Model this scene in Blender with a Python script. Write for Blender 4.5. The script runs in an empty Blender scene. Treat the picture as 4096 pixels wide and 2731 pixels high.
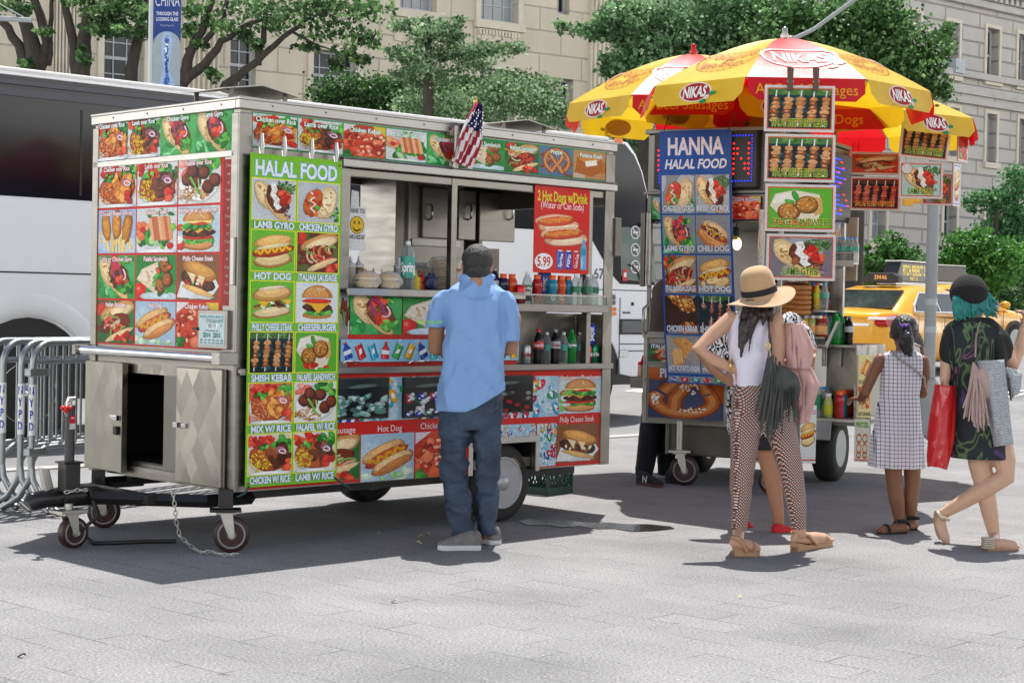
import bpy, bmesh, math, random
from mathutils import Vector, Matrix, noise
rnd = random.Random(11)
scene = bpy.context.scene
COL = scene.collection
R = math.radians
# ------------------------------------------------------------------ camera, sky, sun, exposure
CAM_H = 1.38; FPX = 6736.85; PITCH = 0.0219; ROLL = 0.0200
cd = bpy.data.cameras.new("camera"); cam = bpy.data.objects.new("camera", cd); COL.objects.link(cam)
cd.sensor_width = 36.0; cd.lens = FPX / 4096 * 36.0; cd.clip_start = 0.1; cd.clip_end = 600
_f = Vector((0, math.cos(PITCH),-math.sin(PITCH))); _u = Vector((0, math.sin(PITCH), math.cos(PITCH))); _x = Vector((1,0,0))
_c, _s = math.cos(ROLL), math.sin(ROLL)
_right = _x * _c + _u * _s; _up = -_x * _s + _u * _c
mw = Matrix.Identity(4)
for i in range(3):
 mw[i][0] = _right[i]; mw[i][1] = _up[i]; mw[i][2] = -_f[i]
mw[2][3] = CAM_H
cam.matrix_world = mw
scene.camera = cam
SUN_DIR = Vector((0.063,0.385,0.921)).normalized()
world = bpy.data.worlds.new("World"); scene.world = world; world.use_nodes = True
nt = world.node_tree; bg = nt.nodes["Background"]
sky = nt.nodes.new("ShaderNodeTexSky"); sky.sky_type = 'NISHITA'; sky.sun_disc = False
sky.sun_elevation = math.asin(SUN_DIR.z); sky.sun_rotation = math.atan2(SUN_DIR.x, SUN_DIR.y)
sky.air_density = 1.0; sky.dust_density = 2.2; sky.ozone_density = 1.0
# bright broken cloud over the blue, as on a hazy summer noon
_tc = nt.nodes.new("ShaderNodeTexCoord"); _cn = nt.nodes.new("ShaderNodeTexNoise"); _cn.inputs['Scale'].default_value = 2.6; _cn.inputs['Detail'].default_value = 7; _cn.inputs['Roughness'].default_value = 0.58
_mp = nt.nodes.new("ShaderNodeMapping"); _mp.inputs['Scale'].default_value = (1,1,2.4); nt.links.new(_tc.outputs['Generated'], _mp.inputs[0]); nt.links.new(_mp.outputs[0], _cn.inputs[0])
_cr = nt.nodes.new("ShaderNodeMapRange"); _cr.inputs[1].default_value = 0.36; _cr.inputs[2].default_value = 0.56; nt.links.new(_cn.outputs[0], _cr.inputs[0])
_sx = nt.nodes.new("ShaderNodeSeparateXYZ"); nt.links.new(_tc.outputs['Generated'], _sx.inputs[0])
_el = nt.nodes.new("ShaderNodeMapRange"); _el.inputs[1].default_value = 0.22; _el.inputs[2].default_value = 0.42; _el.inputs[3].default_value = 1.0; _el.inputs[4].default_value = 0.0; nt.links.new(_sx.outputs[2], _el.inputs[0])
_ml = nt.nodes.new("ShaderNodeMath"); _ml.operation = 'MULTIPLY'; nt.links.new(_cr.outputs[0], _ml.inputs[0]); nt.links.new(_el.outputs[0], _ml.inputs[1])
_cm = nt.nodes.new("ShaderNodeMix"); _cm.data_type = 'RGBA'; nt.links.new(_ml.outputs[0], _cm.inputs[0]); nt.links.new(sky.outputs[0], _cm.inputs[6]); _cm.inputs[7].default_value = (40.0,39.0,37.2,1)
nt.links.new(_cm.outputs[2], bg.inputs[0]); bg.inputs[1].default_value = 0.08
sd = bpy.data.lights.new("sun", 'SUN'); sd.energy = 5.0; sd.angle = R(0.5); sd.color = (1.0,0.965,0.92)
so = bpy.data.objects.new("sun", sd); COL.objects.link(so)
so.rotation_euler = SUN_DIR.to_track_quat('Z', 'Y').to_euler(); so.location = (0,0,30)
vs = scene.view_settings
scene.display_settings.display_device = 'sRGB'
vs.view_transform = 'Standard'; vs.look = 'None'; vs.gamma = 1.0; vs.use_curve_mapping = False
vs.exposure = 0.42
scene.cycles.max_bounces = 8; scene.cycles.transparent_max_bounces = 12
scene.cycles.caustics_reflective = False; scene.cycles.caustics_refractive = False
# ------------------------------------------------------------------ pixel-to-scene helpers (positions taken from image pixels of the photograph, in 2352 x 1568 units)
def ray(px, py):
 k = 4096 / 2352
 a = px * k - 2048; b = py * k - 1365.5
 A = a * _c + b * _s; B = -a * _s + b * _c
 return (_x * A - _u * B) / FPX + _f
def at(px, py, Y):
 d = ray(px, py); return Vector((0,0, CAM_H)) + d * (Y / d.y)
def gnd(px, py, z=0.0):
 d = ray(px, py); return Vector((0,0, CAM_H)) + d * ((z - CAM_H) / d.z)
def hit(px, py, p0, n):
 d = ray(px, py); o = Vector((0,0, CAM_H)); n = Vector(n)
 return o + d * ((Vector(p0) - o).dot(n) / d.dot(n))
# ------------------------------------------------------------------ object helpers
def lin(h):
 h = h.lstrip('#'); v = [int(h[i:i + 2],16) / 255 for i in (0,2,4)]
 return tuple(x / 12.92 if x <= 0.04045 else ((x + 0.055) / 1.055) ** 2.4 for x in v)
def tag(o, label=None, cat=None, group=None, kind=None):
 if label: o['label'] = label
 if cat: o['category'] = cat
 if group: o['group'] = group
 if kind: o['kind'] = kind
 return o
def thing(name, label, cat, loc=(0,0,0), rz=0.0, group=None):
 o = bpy.data.objects.new(name, None); COL.objects.link(o)
 o.location = loc; o.rotation_euler = (0,0, rz); o.empty_display_size = 0.1
 return tag(o, label, cat, group)
def kids(o): return [c for c in COL.objects if c.parent == o]
def copy_tree(o, parent=None, _kids=None):
 if _kids is None:
  _kids = {}
  for c in COL.objects:
   if c.parent: _kids.setdefault(c.parent.name, []).append(c)
 c = o.copy(); COL.objects.link(c)
 if parent: c.parent = parent
 for ch in _kids.get(o.name, []): copy_tree(ch, c, _kids)
 return c
def frame_of(d):
 d = Vector(d).normalized()
 a = Vector((0,0,1)) if abs(d.z) < 0.9 else Vector((1,0,0))
 x = a.cross(d).normalized(); y = d.cross(x).normalized()
 return x, y, d
class MB:
 def __init__(s): s.v = []; s.f = []; s.mi = []; s.sm = []; s.c = []; s.M = None; s.col = None; s.m = 0
 def add(s, vs, fs, smooth=False, m=None, col=None):
  b = len(s.v)
  for p in vs:
   p = Vector(p)
   s.v.append(s.M @ p if s.M else p)
  for f in fs:
   s.f.append([i + b for i in f]); s.mi.append(s.m if m is None else m); s.sm.append(smooth); s.c.append(col or s.col)
  return s
 def box(s, x0, x1, y0, y1, z0, z1, **k):
  vs = [(x, y, z) for z in (z0, z1) for y in (y0, y1) for x in (x0, x1)]
  return s.add(vs, [(0,2,3,1),(4,5,7,6),(0,1,5,4),(2,6,7,3),(0,4,6,2),(1,3,7,5)], **k)
 def tube(s, pts, r, n=10, caps=True, sx=1.0, closed=False, flat=None, **k):
  pts = [Vector(p) for p in pts]; N = len(pts)
  rs = r if isinstance(r, (list, tuple)) else [r] * N
  x = None; vs = []; fs = []
  for i in range(N):
   if closed: d = (pts[(i + 1) % N] - pts[i - 1])
   else: d = (pts[min(i + 1, N - 1)] - pts[max(i - 1,0)])
   if d.length < 1e-9: d = Vector((0,0,1))
   d.normalize()
   if x is None:
    x, y, _ = frame_of(d)
    if flat is not None:
     x = Vector(flat) - d * Vector(flat).dot(d); x.normalize()
   x = (x - d * x.dot(d)); x = x.normalized() if x.length > 1e-6 else frame_of(d)[0]
   y = d.cross(x)
   for j in range(n):
    a = 2 * math.pi * j / n
    vs.append(pts[i] + (x * math.cos(a) * sx + y * math.sin(a)) * rs[i])
  for i in range(N if closed else N - 1):
   for j in range(n):
    a, b = i * n + j, i * n + (j + 1) % n
    i2 = (i + 1) % N
    fs.append((a, b, i2 * n + (j + 1) % n, i2 * n + j))
  s.add(vs, fs, smooth=k.pop('smooth', n > 5), **k)
  if caps and not closed:
   s.add(vs[:n],[tuple(reversed(range(n)))], **k); s.add(vs[-n:],[tuple(range(n))], **k)
  return s
 def cyl(s, p0, p1, r0, r1=None, n=16, **k): return s.tube([p0, p1],[r0, r0 if r1 is None else r1], n, **k)
 def lathe(s, prof, c=(0,0,0), n=16, axis=None, **k):
  c = Vector(c); ax = Vector(axis) if axis else Vector((0,0,1)); x, y, d = frame_of(ax)
  vs = []; fs = []
  for (r, z) in prof:
   for j in range(n):
    a = 2 * math.pi * j / n
    vs.append(c + (x * math.cos(a) + y * math.sin(a)) * max(r, 1e-4) + d * z)
  for i in range(len(prof) - 1):
   for j in range(n):
    fs.append((i * n + j, i * n + (j + 1) % n, (i + 1) * n + (j + 1) % n, (i + 1) * n + j))
  k.setdefault('smooth', True)
  s.add(vs, fs, **k)
  k['smooth'] = False
  s.add(vs[:n],[tuple(reversed(range(n)))], **k); s.add(vs[-n:],[tuple(range(n))], **k)
  return s
 def ell(s, c, r, nu=14, nv=9, rot=None, **k):
  c = Vector(c); r = r if isinstance(r, (list, tuple)) else (r, r, r)
  vs = []; fs = []
  for i in range(nv + 1):
   t = math.pi * i / nv
   for j in range(nu):
    a = 2 * math.pi * j / nu
    p = Vector((r[0] * math.sin(t) * math.cos(a), r[1] * math.sin(t) * math.sin(a),-r[2] * math.cos(t)))
    if rot is not None: p = rot @ p
    vs.append(c + p)
  for i in range(nv):
   for j in range(nu):
    fs.append((i * nu + j, i * nu + (j + 1) % nu, (i + 1) * nu + (j + 1) % nu, (i + 1) * nu + j))
  k.setdefault('smooth', True)
  return s.add(vs, fs, **k)
 def prism(s, poly, axis, a, b, **k):
  # poly in the two other axes, extruded along axis from a to b
  n = len(poly); o = 'xyz'.index(axis)
  def P(p, t):
   q = [0,0,0]; oth = [i for i in range(3) if i != o]
   q[oth[0]] = p[0]; q[oth[1]] = p[1]; q[o] = t; return q
  vs = [P(p, a) for p in poly] + [P(p, b) for p in poly]
  fs = [(i, (i + 1) % n, n + (i + 1) % n, n + i) for i in range(n)] + [tuple(reversed(range(n))), tuple(range(n, 2 * n))]
  return s.add(vs, fs, **k)
 def grid(s, fn, nu, nv, smooth=True, wrap=False, **k):
  vs = [fn(i / nu, j / nv) for j in range(nv + 1) for i in range(nu + 1)]
  fs = [(j * (nu + 1) + i, j * (nu + 1) + i + 1,(j + 1) * (nu + 1) + i + 1,(j + 1) * (nu + 1) + i) for j in range(nv) for i in range(nu)]
  return s.add(vs, fs, smooth=smooth, **k)
 def sheet(s, fn, nu, nv, t, smooth=True, **k):
  # a thin cloth/board: grid with thickness t along the local normal
  P = [[Vector(fn(i / nu, j / nv)) for i in range(nu + 1)] for j in range(nv + 1)]
  def N(i, j):
   a = P[j][min(i + 1, nu)] - P[j][max(i - 1,0)]; b = P[min(j + 1, nv)][i] - P[max(j - 1,0)][i]
   n = a.cross(b); return n.normalized() if n.length > 1e-9 else Vector((0,0,1))
  A = [P[j][i] for j in range(nv + 1) for i in range(nu + 1)]
  B = [P[j][i] - N(i, j) * t for j in range(nv + 1) for i in range(nu + 1)]
  w = nu + 1; o = len(A)
  fs = []
  for j in range(nv):
   for i in range(nu):
    q = (j * w + i, j * w + i + 1,(j + 1) * w + i + 1,(j + 1) * w + i)
    fs.append(q); fs.append(tuple(o + x for x in reversed(q)))
  for i in range(nu):
   fs.append((i + 1, i, o + i, o + i + 1)); a = nv * w + i; fs.append((a, a + 1, o + a + 1, o + a))
  for j in range(nv):
   a = j * w; fs.append((a, a + w, o + a + w, o + a)); a = j * w + nu; fs.append((a + w, a, o + a, o + a + w))
  return s.add(A + B, fs, smooth=smooth, **k)
 def build(s, name, mats, parent=None, loc=None, bevel=0, fix=False, label=None):
  me = bpy.data.meshes.new(name)
  me.from_pydata([tuple(p) for p in s.v],[], s.f)
  for m in (mats if isinstance(mats, (list, tuple)) else [mats]): me.materials.append(m)
  me.polygons.foreach_set('material_index', s.mi)
  me.polygons.foreach_set('use_smooth', s.sm)
  if any(c is not None for c in s.c):
   at_ = me.color_attributes.new('Col', 'FLOAT_COLOR', 'CORNER')
   buf = []
   for p, c in zip(me.polygons, s.c):
    c = c or (0.5,0.5,0.5)
    buf += [c[0], c[1], c[2],1.0] * p.loop_total
   at_.data.foreach_set('color', buf)
  if fix:
   bm = bmesh.new(); bm.from_mesh(me); bmesh.ops.recalc_face_normals(bm, faces=bm.faces); bm.to_mesh(me); bm.free()
  me.update()
  o = bpy.data.objects.new(name, me); COL.objects.link(o)
  if parent: o.parent = parent
  if loc is not None: o.location = loc
  if bevel:
   b = o.modifiers.new('bevel', 'BEVEL'); b.width = bevel; b.segments = 2; b.limit_method = 'ANGLE'; b.angle_limit = R(50)
  if label: o['label'] = label
  return o
def rotm(ax, deg): return Matrix.Rotation(R(deg),4, ax)
def trm(x, y, z): return Matrix.Translation((x, y, z))
# ------------------------------------------------------------------ materials
def mat(name, col, rough=0.5, metal=0.0, var=0.08, vs=6.0, bump=0.0, bs=40.0, spec=0.5, attr=False, coat=0.0, rvar=0.0, trans=0.0, sheen=0.0, ani=None):
 m = bpy.data.materials.new(name); m.use_nodes = True
 n = m.node_tree.nodes; l = m.node_tree.links; b = n["Principled BSDF"]
 if isinstance(col, str): col = lin(col)
 b.inputs['Roughness'].default_value = rough; b.inputs['Metallic'].default_value = metal
 b.inputs['Specular IOR Level'].default_value = spec; b.inputs['Coat Weight'].default_value = coat
 if sheen: b.inputs['Sheen Weight'].default_value = sheen
 tc = n.new('ShaderNodeTexCoord')
 no = n.new('ShaderNodeTexNoise'); no.inputs['Scale'].default_value = vs; no.inputs['Detail'].default_value = 5; no.inputs['Roughness'].default_value = 0.6
 mp = n.new('ShaderNodeMapping'); l.new(tc.outputs['Object'], mp.inputs[0])
 if ani: mp.inputs['Scale'].default_value = ani
 l.new(mp.outputs[0], no.inputs[0])
 mr = n.new('ShaderNodeMapRange'); mr.inputs[1].default_value = 0.25; mr.inputs[2].default_value = 0.75
 mr.inputs[3].default_value = 1 - var; mr.inputs[4].default_value = 1 + var
 l.new(no.outputs[0], mr.inputs[0])
 mx = n.new('ShaderNodeVectorMath'); mx.operation = 'SCALE'; l.new(mr.outputs[0], mx.inputs['Scale'])
 if attr:
  a = n.new('ShaderNodeAttribute'); a.attribute_name = 'Col'; l.new(a.outputs['Color'], mx.inputs[0])
 else: mx.inputs[0].default_value = col[:3]
 l.new(mx.outputs[0], b.inputs['Base Color'])
 if rvar:
  m2 = n.new('ShaderNodeMapRange'); m2.inputs[1].default_value = 0.3; m2.inputs[2].default_value = 0.7
  m2.inputs[3].default_value = rough - rvar; m2.inputs[4].default_value = rough + rvar
  l.new(no.outputs[0], m2.inputs[0]); l.new(m2.outputs[0], b.inputs['Roughness'])
 if bump:
  n2 = n.new('ShaderNodeTexNoise'); n2.inputs['Scale'].default_value = bs; n2.inputs['Detail'].default_value = 4
  l.new(mp.outputs[0], n2.inputs[0])
  bp = n.new('ShaderNodeBump'); bp.inputs['Strength'].default_value = bump; bp.inputs['Distance'].default_value = 0.02
  l.new(n2.outputs[0], bp.inputs['Height']); l.new(bp.outputs[0], b.inputs['Normal'])
 if trans:
  t = n.new('ShaderNodeBsdfTranslucent'); l.new(mx.outputs[0], t.inputs[0])
  ms = n.new('ShaderNodeMixShader'); ms.inputs[0].default_value = trans
  l.new(b.outputs[0], ms.inputs[1]); l.new(t.outputs[0], ms.inputs[2]); l.new(ms.outputs[0], n['Material Output'].inputs[0])
 return m
def nodes_of(m):
 n = m.node_tree.nodes; return n, m.node_tree.links, n["Principled BSDF"]
def glass(name, tint='#ffffff', rough=0.0, alpha=0.25, ior=1.45):
 # thin pane: mostly see-through, fresnel reflection
 m = bpy.data.materials.new(name); m.use_nodes = True; n = m.node_tree.nodes; l = m.node_tree.links
 n.remove(n["Principled BSDF"])
 tr = n.new('ShaderNodeBsdfTransparent'); tr.inputs[0].default_value = (*lin(tint),1)
 gl = n.new('ShaderNodeBsdfGlossy'); gl.inputs['Roughness'].default_value = rough
 fr = n.new('ShaderNodeFresnel'); fr.inputs[0].default_value = ior
 mx = n.new('ShaderNodeMixShader'); l.new(fr.outputs[0], mx.inputs[0]); l.new(tr.outputs[0], mx.inputs[1]); l.new(gl.outputs[0], mx.inputs[2])
 l.new(mx.outputs[0], n['Material Output'].inputs[0])
 return m
def emit(name, col, s):
 m = bpy.data.materials.new(name); m.use_nodes = True; b = m.node_tree.nodes["Principled BSDF"]
 c = lin(col); b.inputs['Base Color'].default_value = (*c, 1); b.inputs['Emission Color'].default_value = (*c, 1); b.inputs['Emission Strength'].default_value = s
 return m
M = {}
M['steel'] = mat('brushed_steel', (0.29,0.278,0.25),0.36,1.0, var=0.14, vs=3, rvar=0.10, bump=0.02, bs=6, ani=(1,1,6))
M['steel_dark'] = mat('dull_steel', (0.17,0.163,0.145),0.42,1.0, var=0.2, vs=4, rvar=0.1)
M['alu'] = mat('aluminium_trim', (0.38,0.372,0.35),0.32,1.0, var=0.1, vs=8, rvar=0.08)
M['galv'] = mat('galvanised_tube', (0.30,0.325,0.335),0.40,0.85, var=0.18, vs=9, rvar=0.1)
M['zinc'] = mat('zinc_plate', (0.55,0.54,0.5),0.45,0.8, var=0.15, vs=20)
M['black_paint'] = mat('black_paint', (0.014,0.014,0.015),0.38, var=0.3, vs=12)
M['black'] = mat('black_plastic', (0.012,0.012,0.013),0.5, var=0.2)
M['rubber'] = mat('tyre_rubber', (0.02,0.019,0.018),0.75, var=0.3, vs=15)
M['red_plastic'] = mat('red_plastic', '#c4141c', 0.35)
M['white'] = mat('white_paint', (0.80,0.80,0.79),0.4, var=0.05)
M['print'] = mat('laminated_print', (1,1,1),0.45, var=0.05, vs=30, attr=True, spec=0.18)
M['vinyl'] = mat('vinyl_banner_print', (1,1,1),0.5, var=0.05, vs=12, attr=True, spec=0.2)
def print_mat(m):
 n, l, b = nodes_of(m); tc = n.new('ShaderNodeTexCoord'); v = n.new('ShaderNodeTexNoise'); v.inputs['Scale'].default_value = 95; v.inputs['Detail'].default_value = 6; v.inputs['Roughness'].default_value = .7; l.new(tc.outputs['Object'], v.inputs[0])
 src = b.inputs['Base Color'].links[0].from_socket; mr = n.new('ShaderNodeMapRange'); mr.inputs[1].default_value = .28; mr.inputs[2].default_value = .72; mr.inputs[3].default_value = .68; mr.inputs[4].default_value = 1.22; l.new(v.outputs[0], mr.inputs[0])
 sc = n.new('ShaderNodeVectorMath'); sc.operation = 'SCALE'; l.new(src, sc.inputs[0]); l.new(mr.outputs[0], sc.inputs['Scale'])
 # sun-faded, slightly dusty: large soft patches lose colour
 w = n.new('ShaderNodeTexNoise'); w.inputs['Scale'].default_value = 2.3; w.inputs['Detail'].default_value = 4; l.new(tc.outputs['Object'], w.inputs[0]); wr = n.new('ShaderNodeMapRange'); wr.inputs[1].default_value = .4; wr.inputs[2].default_value = .75; wr.inputs[3].default_value = .0; wr.inputs[4].default_value = .05; l.new(w.outputs[0], wr.inputs[0])
 mx = n.new('ShaderNodeMix'); mx.data_type = 'RGBA'; l.new(wr.outputs[0], mx.inputs[0]); l.new(sc.outputs[0], mx.inputs[6]); mx.inputs[7].default_value = (.55,.54,.52,1); l.new(mx.outputs[2], b.inputs['Base Color'])
print_mat(M['print']); print_mat(M['vinyl'])
M['attr'] = mat('painted_colours', (1,1,1),0.5, var=0.06, vs=14, attr=True)
M['attr_gloss'] = mat('glossy_colours', (1,1,1),0.22, var=0.04, vs=14, attr=True)
def quilted(name, size=0.11, col=(0.27,0.258,0.225), rough=0.36):
 m = mat(name, col, rough, 1.0, var=0.10, vs=5)
 n, l, b = nodes_of(m)
 tc = n.new('ShaderNodeTexCoord'); sp = n.new('ShaderNodeSeparateXYZ'); l.new(tc.outputs['Object'], sp.inputs[0])
 def mth(op, a, bb=None):
  q = n.new('ShaderNodeMath'); q.operation = op
  for i, v in enumerate((a, bb)):
   if v is None: continue
   if isinstance(v, (int, float)): q.inputs[i].default_value = v
   else: l.new(v, q.inputs[i])
  return q.outputs[0]
 h = mth('ADD', sp.outputs[0], sp.outputs[1]); z = mth('MULTIPLY', sp.outputs[2],0.62)
 u = mth('MULTIPLY', mth('ADD', h, z),1 / size); w = mth('MULTIPLY', mth('SUBTRACT', h, z),1 / size)
 fu = mth('FRACT', u); fw = mth('FRACT', w)
 # each diamond is a shallow pyramid: height = min distance to its edges
 e = mth('MINIMUM', mth('MINIMUM', fu, mth('SUBTRACT', 1.0, fu)), mth('MINIMUM', fw, mth('SUBTRACT', 1.0, fw)))
 ck = mth('ADD', mth('FLOOR', u), mth('FLOOR', w))
 wn = n.new('ShaderNodeTexWhiteNoise'); wn.noise_dimensions = '2D'
 cb = n.new('ShaderNodeCombineXYZ'); l.new(mth('ADD', mth('FLOOR', u),100.3), cb.inputs[0]); l.new(mth('ADD', mth('FLOOR', w),60.3), cb.inputs[1]); l.new(cb.outputs[0], wn.inputs['Vector'])
 bp = n.new('ShaderNodeBump'); bp.inputs['Strength'].default_value = 0.32; bp.inputs['Distance'].default_value = 0.02
 hh = mth('ADD', mth('MULTIPLY', mth('SUBTRACT', wn.outputs[0],0.5), fu), mth('MULTIPLY', mth('SUBTRACT', fw, 0.5), mth('SUBTRACT', 0.75, wn.outputs[0])))
 l.new(hh, bp.inputs['Height']); l.new(bp.outputs[0], b.inputs['Normal'])
 mr = n.new('ShaderNodeMapRange'); mr.inputs[3].default_value = rough - 0.1; mr.inputs[4].default_value = rough + 0.12
 l.new(wn.outputs[0], mr.inputs[0]); l.new(mr.outputs[0], b.inputs['Roughness'])
 return m
M['quilt'] = quilted('quilted_steel')
# ------------------------------------------------------------------ street frame
SA = R(42.6); SU = Vector((math.cos(SA), math.sin(SA),0)); SN = Vector((-math.sin(SA), math.cos(SA),0))
def ST(u, n, z=0.0): p = SU * u + SN * n; return Vector((p.x, p.y, z))
CURB = 12.45
def sstep(a, b, x): t = min(1, max(0,(x - a) / (b - a))); return t * t * (3 - 2 * t)
def road_z(u, n): return -0.10 + 0.44 * sstep(15.5,21.5, u) + max(0, u - 22) * 0.018
def plaza_z(u, n): return 0.0 + 0.36 * sstep(17.5,22.5, u) + max(0, u - 23) * 0.018
# ------------------------------------------------------------------ ground
def paver_mat():
 m = mat('hexagonal_asphalt_pavers', (0.2,0.2,0.2),0.9, var=0.0, spec=.2); n, l, b = nodes_of(m)
 tc = n.new('ShaderNodeTexCoord'); mp = n.new('ShaderNodeMapping'); mp.inputs['Rotation'].default_value = (0,0, R(42)); l.new(tc.outputs['Object'], mp.inputs[0])
 wob = n.new('ShaderNodeTexNoise'); wob.inputs['Scale'].default_value = 1.3
 br = n.new('ShaderNodeTexBrick'); br.inputs['Scale'].default_value = 1; br.inputs['Brick Width'].default_value = 0.41; br.inputs['Row Height'].default_value = 0.205
 br.inputs['Mortar Size'].default_value = 0.0034; br.inputs['Mortar Smooth'].default_value = 0.2; br.inputs['Bias'].default_value = 0
 br.inputs['Color1'].default_value = (0.226,0.226,0.229,1); br.inputs['Color2'].default_value = (0.250,0.249,0.250,1); br.inputs['Mortar'].default_value = (0.06,0.06,0.06,1)
 l.new(mp.outputs[0], br.inputs[0])
 def noise_(sc, det, lo, hi, a, c):
  q = n.new('ShaderNodeTexNoise'); q.inputs['Scale'].default_value = sc; q.inputs['Detail'].default_value = det; l.new(tc.outputs['Object'], q.inputs[0])
  r = n.new('ShaderNodeMapRange'); r.inputs[1].default_value = lo; r.inputs[2].default_value = hi; r.inputs[3].default_value = a; r.inputs[4].default_value = c
  l.new(q.outputs[0], r.inputs[0]); return r.outputs[0], q.outputs[0]
 big, _ = noise_(0.9,6,.3,.7,.86,1.12)
 fine, fraw = noise_(85,5,.3,.7,.58,1.45)
 vo = n.new('ShaderNodeTexVoronoi'); vo.inputs['Scale'].default_value = 34; l.new(tc.outputs['Object'], vo.inputs[0])
 sp = n.new('ShaderNodeMapRange'); sp.inputs[1].default_value = 0.0; sp.inputs[2].default_value = 0.22; sp.inputs[3].default_value = 1.75; sp.inputs[4].default_value = 1.0; l.new(vo.outputs['Distance'], sp.inputs[0])
 # joints are partly filled with grit: fade mortar by a noise
 fade, _ = noise_(2.6,3,.46,.64,0.0,.8)
 # oily stains close to the carts
 st, _ = noise_(0.6,6,.52,.70,1.0,0.74)
 mx = n.new('ShaderNodeMix'); mx.data_type = 'RGBA'
 ff = n.new('ShaderNodeMath'); ff.operation = 'MULTIPLY'; l.new(br.outputs['Fac'], ff.inputs[0]); l.new(fade, ff.inputs[1])
 l.new(ff.outputs[0], mx.inputs[0]); mx.inputs[7].default_value = (0.028,0.028,0.028,1)
 b2 = n.new('ShaderNodeMix'); b2.data_type = 'RGBA'; l.new(br.outputs['Fac'], b2.inputs[0]); l.new(br.outputs['Color'], b2.inputs[6]); b2.inputs[7].default_value = (0.238,0.237,0.239,1)
 l.new(b2.outputs[2], mx.inputs[6])
 gv = n.new('ShaderNodeTexVoronoi'); gv.inputs['Scale'].default_value = 1.5; l.new(tc.outputs['Object'], gv.inputs[0]); gm = n.new('ShaderNodeMapRange'); gm.inputs[1].default_value = 0.022; gm.inputs[2].default_value = 0.034; gm.inputs[3].default_value = 0.66; gm.inputs[4].default_value = 1.0; l.new(gv.outputs['Distance'], gm.inputs[0])
 cur = mx.outputs[2]
 for f in (big, fine, sp.outputs[0], st, gm.outputs[0]):
  v = n.new('ShaderNodeVectorMath'); v.operation = 'SCALE'; l.new(cur, v.inputs[0]); l.new(f, v.inputs['Scale']); cur = v.outputs[0]
 l.new(cur, b.inputs['Base Color'])
 bp = n.new('ShaderNodeBump'); bp.inputs['Strength'].default_value = 0.5; bp.inputs['Distance'].default_value = 0.004
 l.new(fraw, bp.inputs['Height']); l.new(bp.outputs[0], b.inputs['Normal'])
 return m
def asphalt_mat():
 m = mat('road_asphalt', (0.20,0.20,0.198),0.85, var=0.14, vs=1.2, bump=0.4, bs=120); return m
M['paver'] = paver_mat(); M['asphalt'] = asphalt_mat()
M['granite'] = mat('granite_kerb', (0.42,0.41,0.38),0.8, var=0.2, vs=25)
M['road_paint'] = mat('white_road_paint', (0.62,0.62,0.6),0.7, var=0.18, vs=3)
g = MB()
us = [-120,-60,-30,-15,-5,5,12,15] + [15.5 + i * .75 for i in range(10)] + [24,30,45,80,160]
def strip(mb, ns, zf, off=0.0):
 for i in range(len(us) - 1):
  for j in range(len(ns) - 1):
   q = [(us[i], ns[j]),(us[i + 1], ns[j]),(us[i + 1], ns[j + 1]),(us[i], ns[j + 1])]
   mb.add([ST(a, b, zf(a, b) + off) for a, b in q],[(0,1,2,3)], smooth=True)
strip(g, [-150,-40,-10,0,6, CURB - 0.18], plaza_z)
o = g.build('plaza_pavement', M['paver']); tag(o, kind='structure')
g = MB(); strip(g, [CURB - 0.02,16,22,30.5], road_z); strip(g, [30.5,36,160], lambda u, n: road_z(u, n) + 0.13)
o = g.build('road', M['asphalt']); tag(o, kind='structure')
g = MB()
for i in range(len(us) - 1):
 a, b = us[i], us[i + 1]
 v = []
 for uu in (a, b):
  v += [ST(uu, CURB - .18, plaza_z(uu, 0)), ST(uu, CURB - .18, plaza_z(uu, 0) + .012), ST(uu, CURB, plaza_z(uu, 0) + .012), ST(uu, CURB, road_z(uu, 0) - .02)]
 g.add(v, [(0,4,5,1),(1,5,6,2),(2,6,7,3)])
o = g.build('kerb', M['granite']); tag(o, kind='structure')
g = MB()
for k in range(12):
 n0 = 13.3 + k * 1.25
 for (a, b) in ((18.4,20.8),):
  g.add([ST(a, n0, road_z(a, 0) + .006), ST(b, n0, road_z(b, 0) + .006), ST(b, n0 + .45, road_z(b, 0) + .006), ST(a, n0 + .45, road_z(a, 0) + .006)],[(0,1,2,3)])
for (a, b) in ((30,36),(40,46),(50,56)):
 g.add([ST(a, 15.0, road_z(a, 0) + .006), ST(b, 15.0, road_z(b, 0) + .006), ST(b, 15.2, road_z(b, 0) + .006), ST(a, 15.2, road_z(a, 0) + .006)],[(0,1,2,3)])
o = g.build('crosswalk_markings', M['road_paint']); tag(o, kind='structure')
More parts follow.
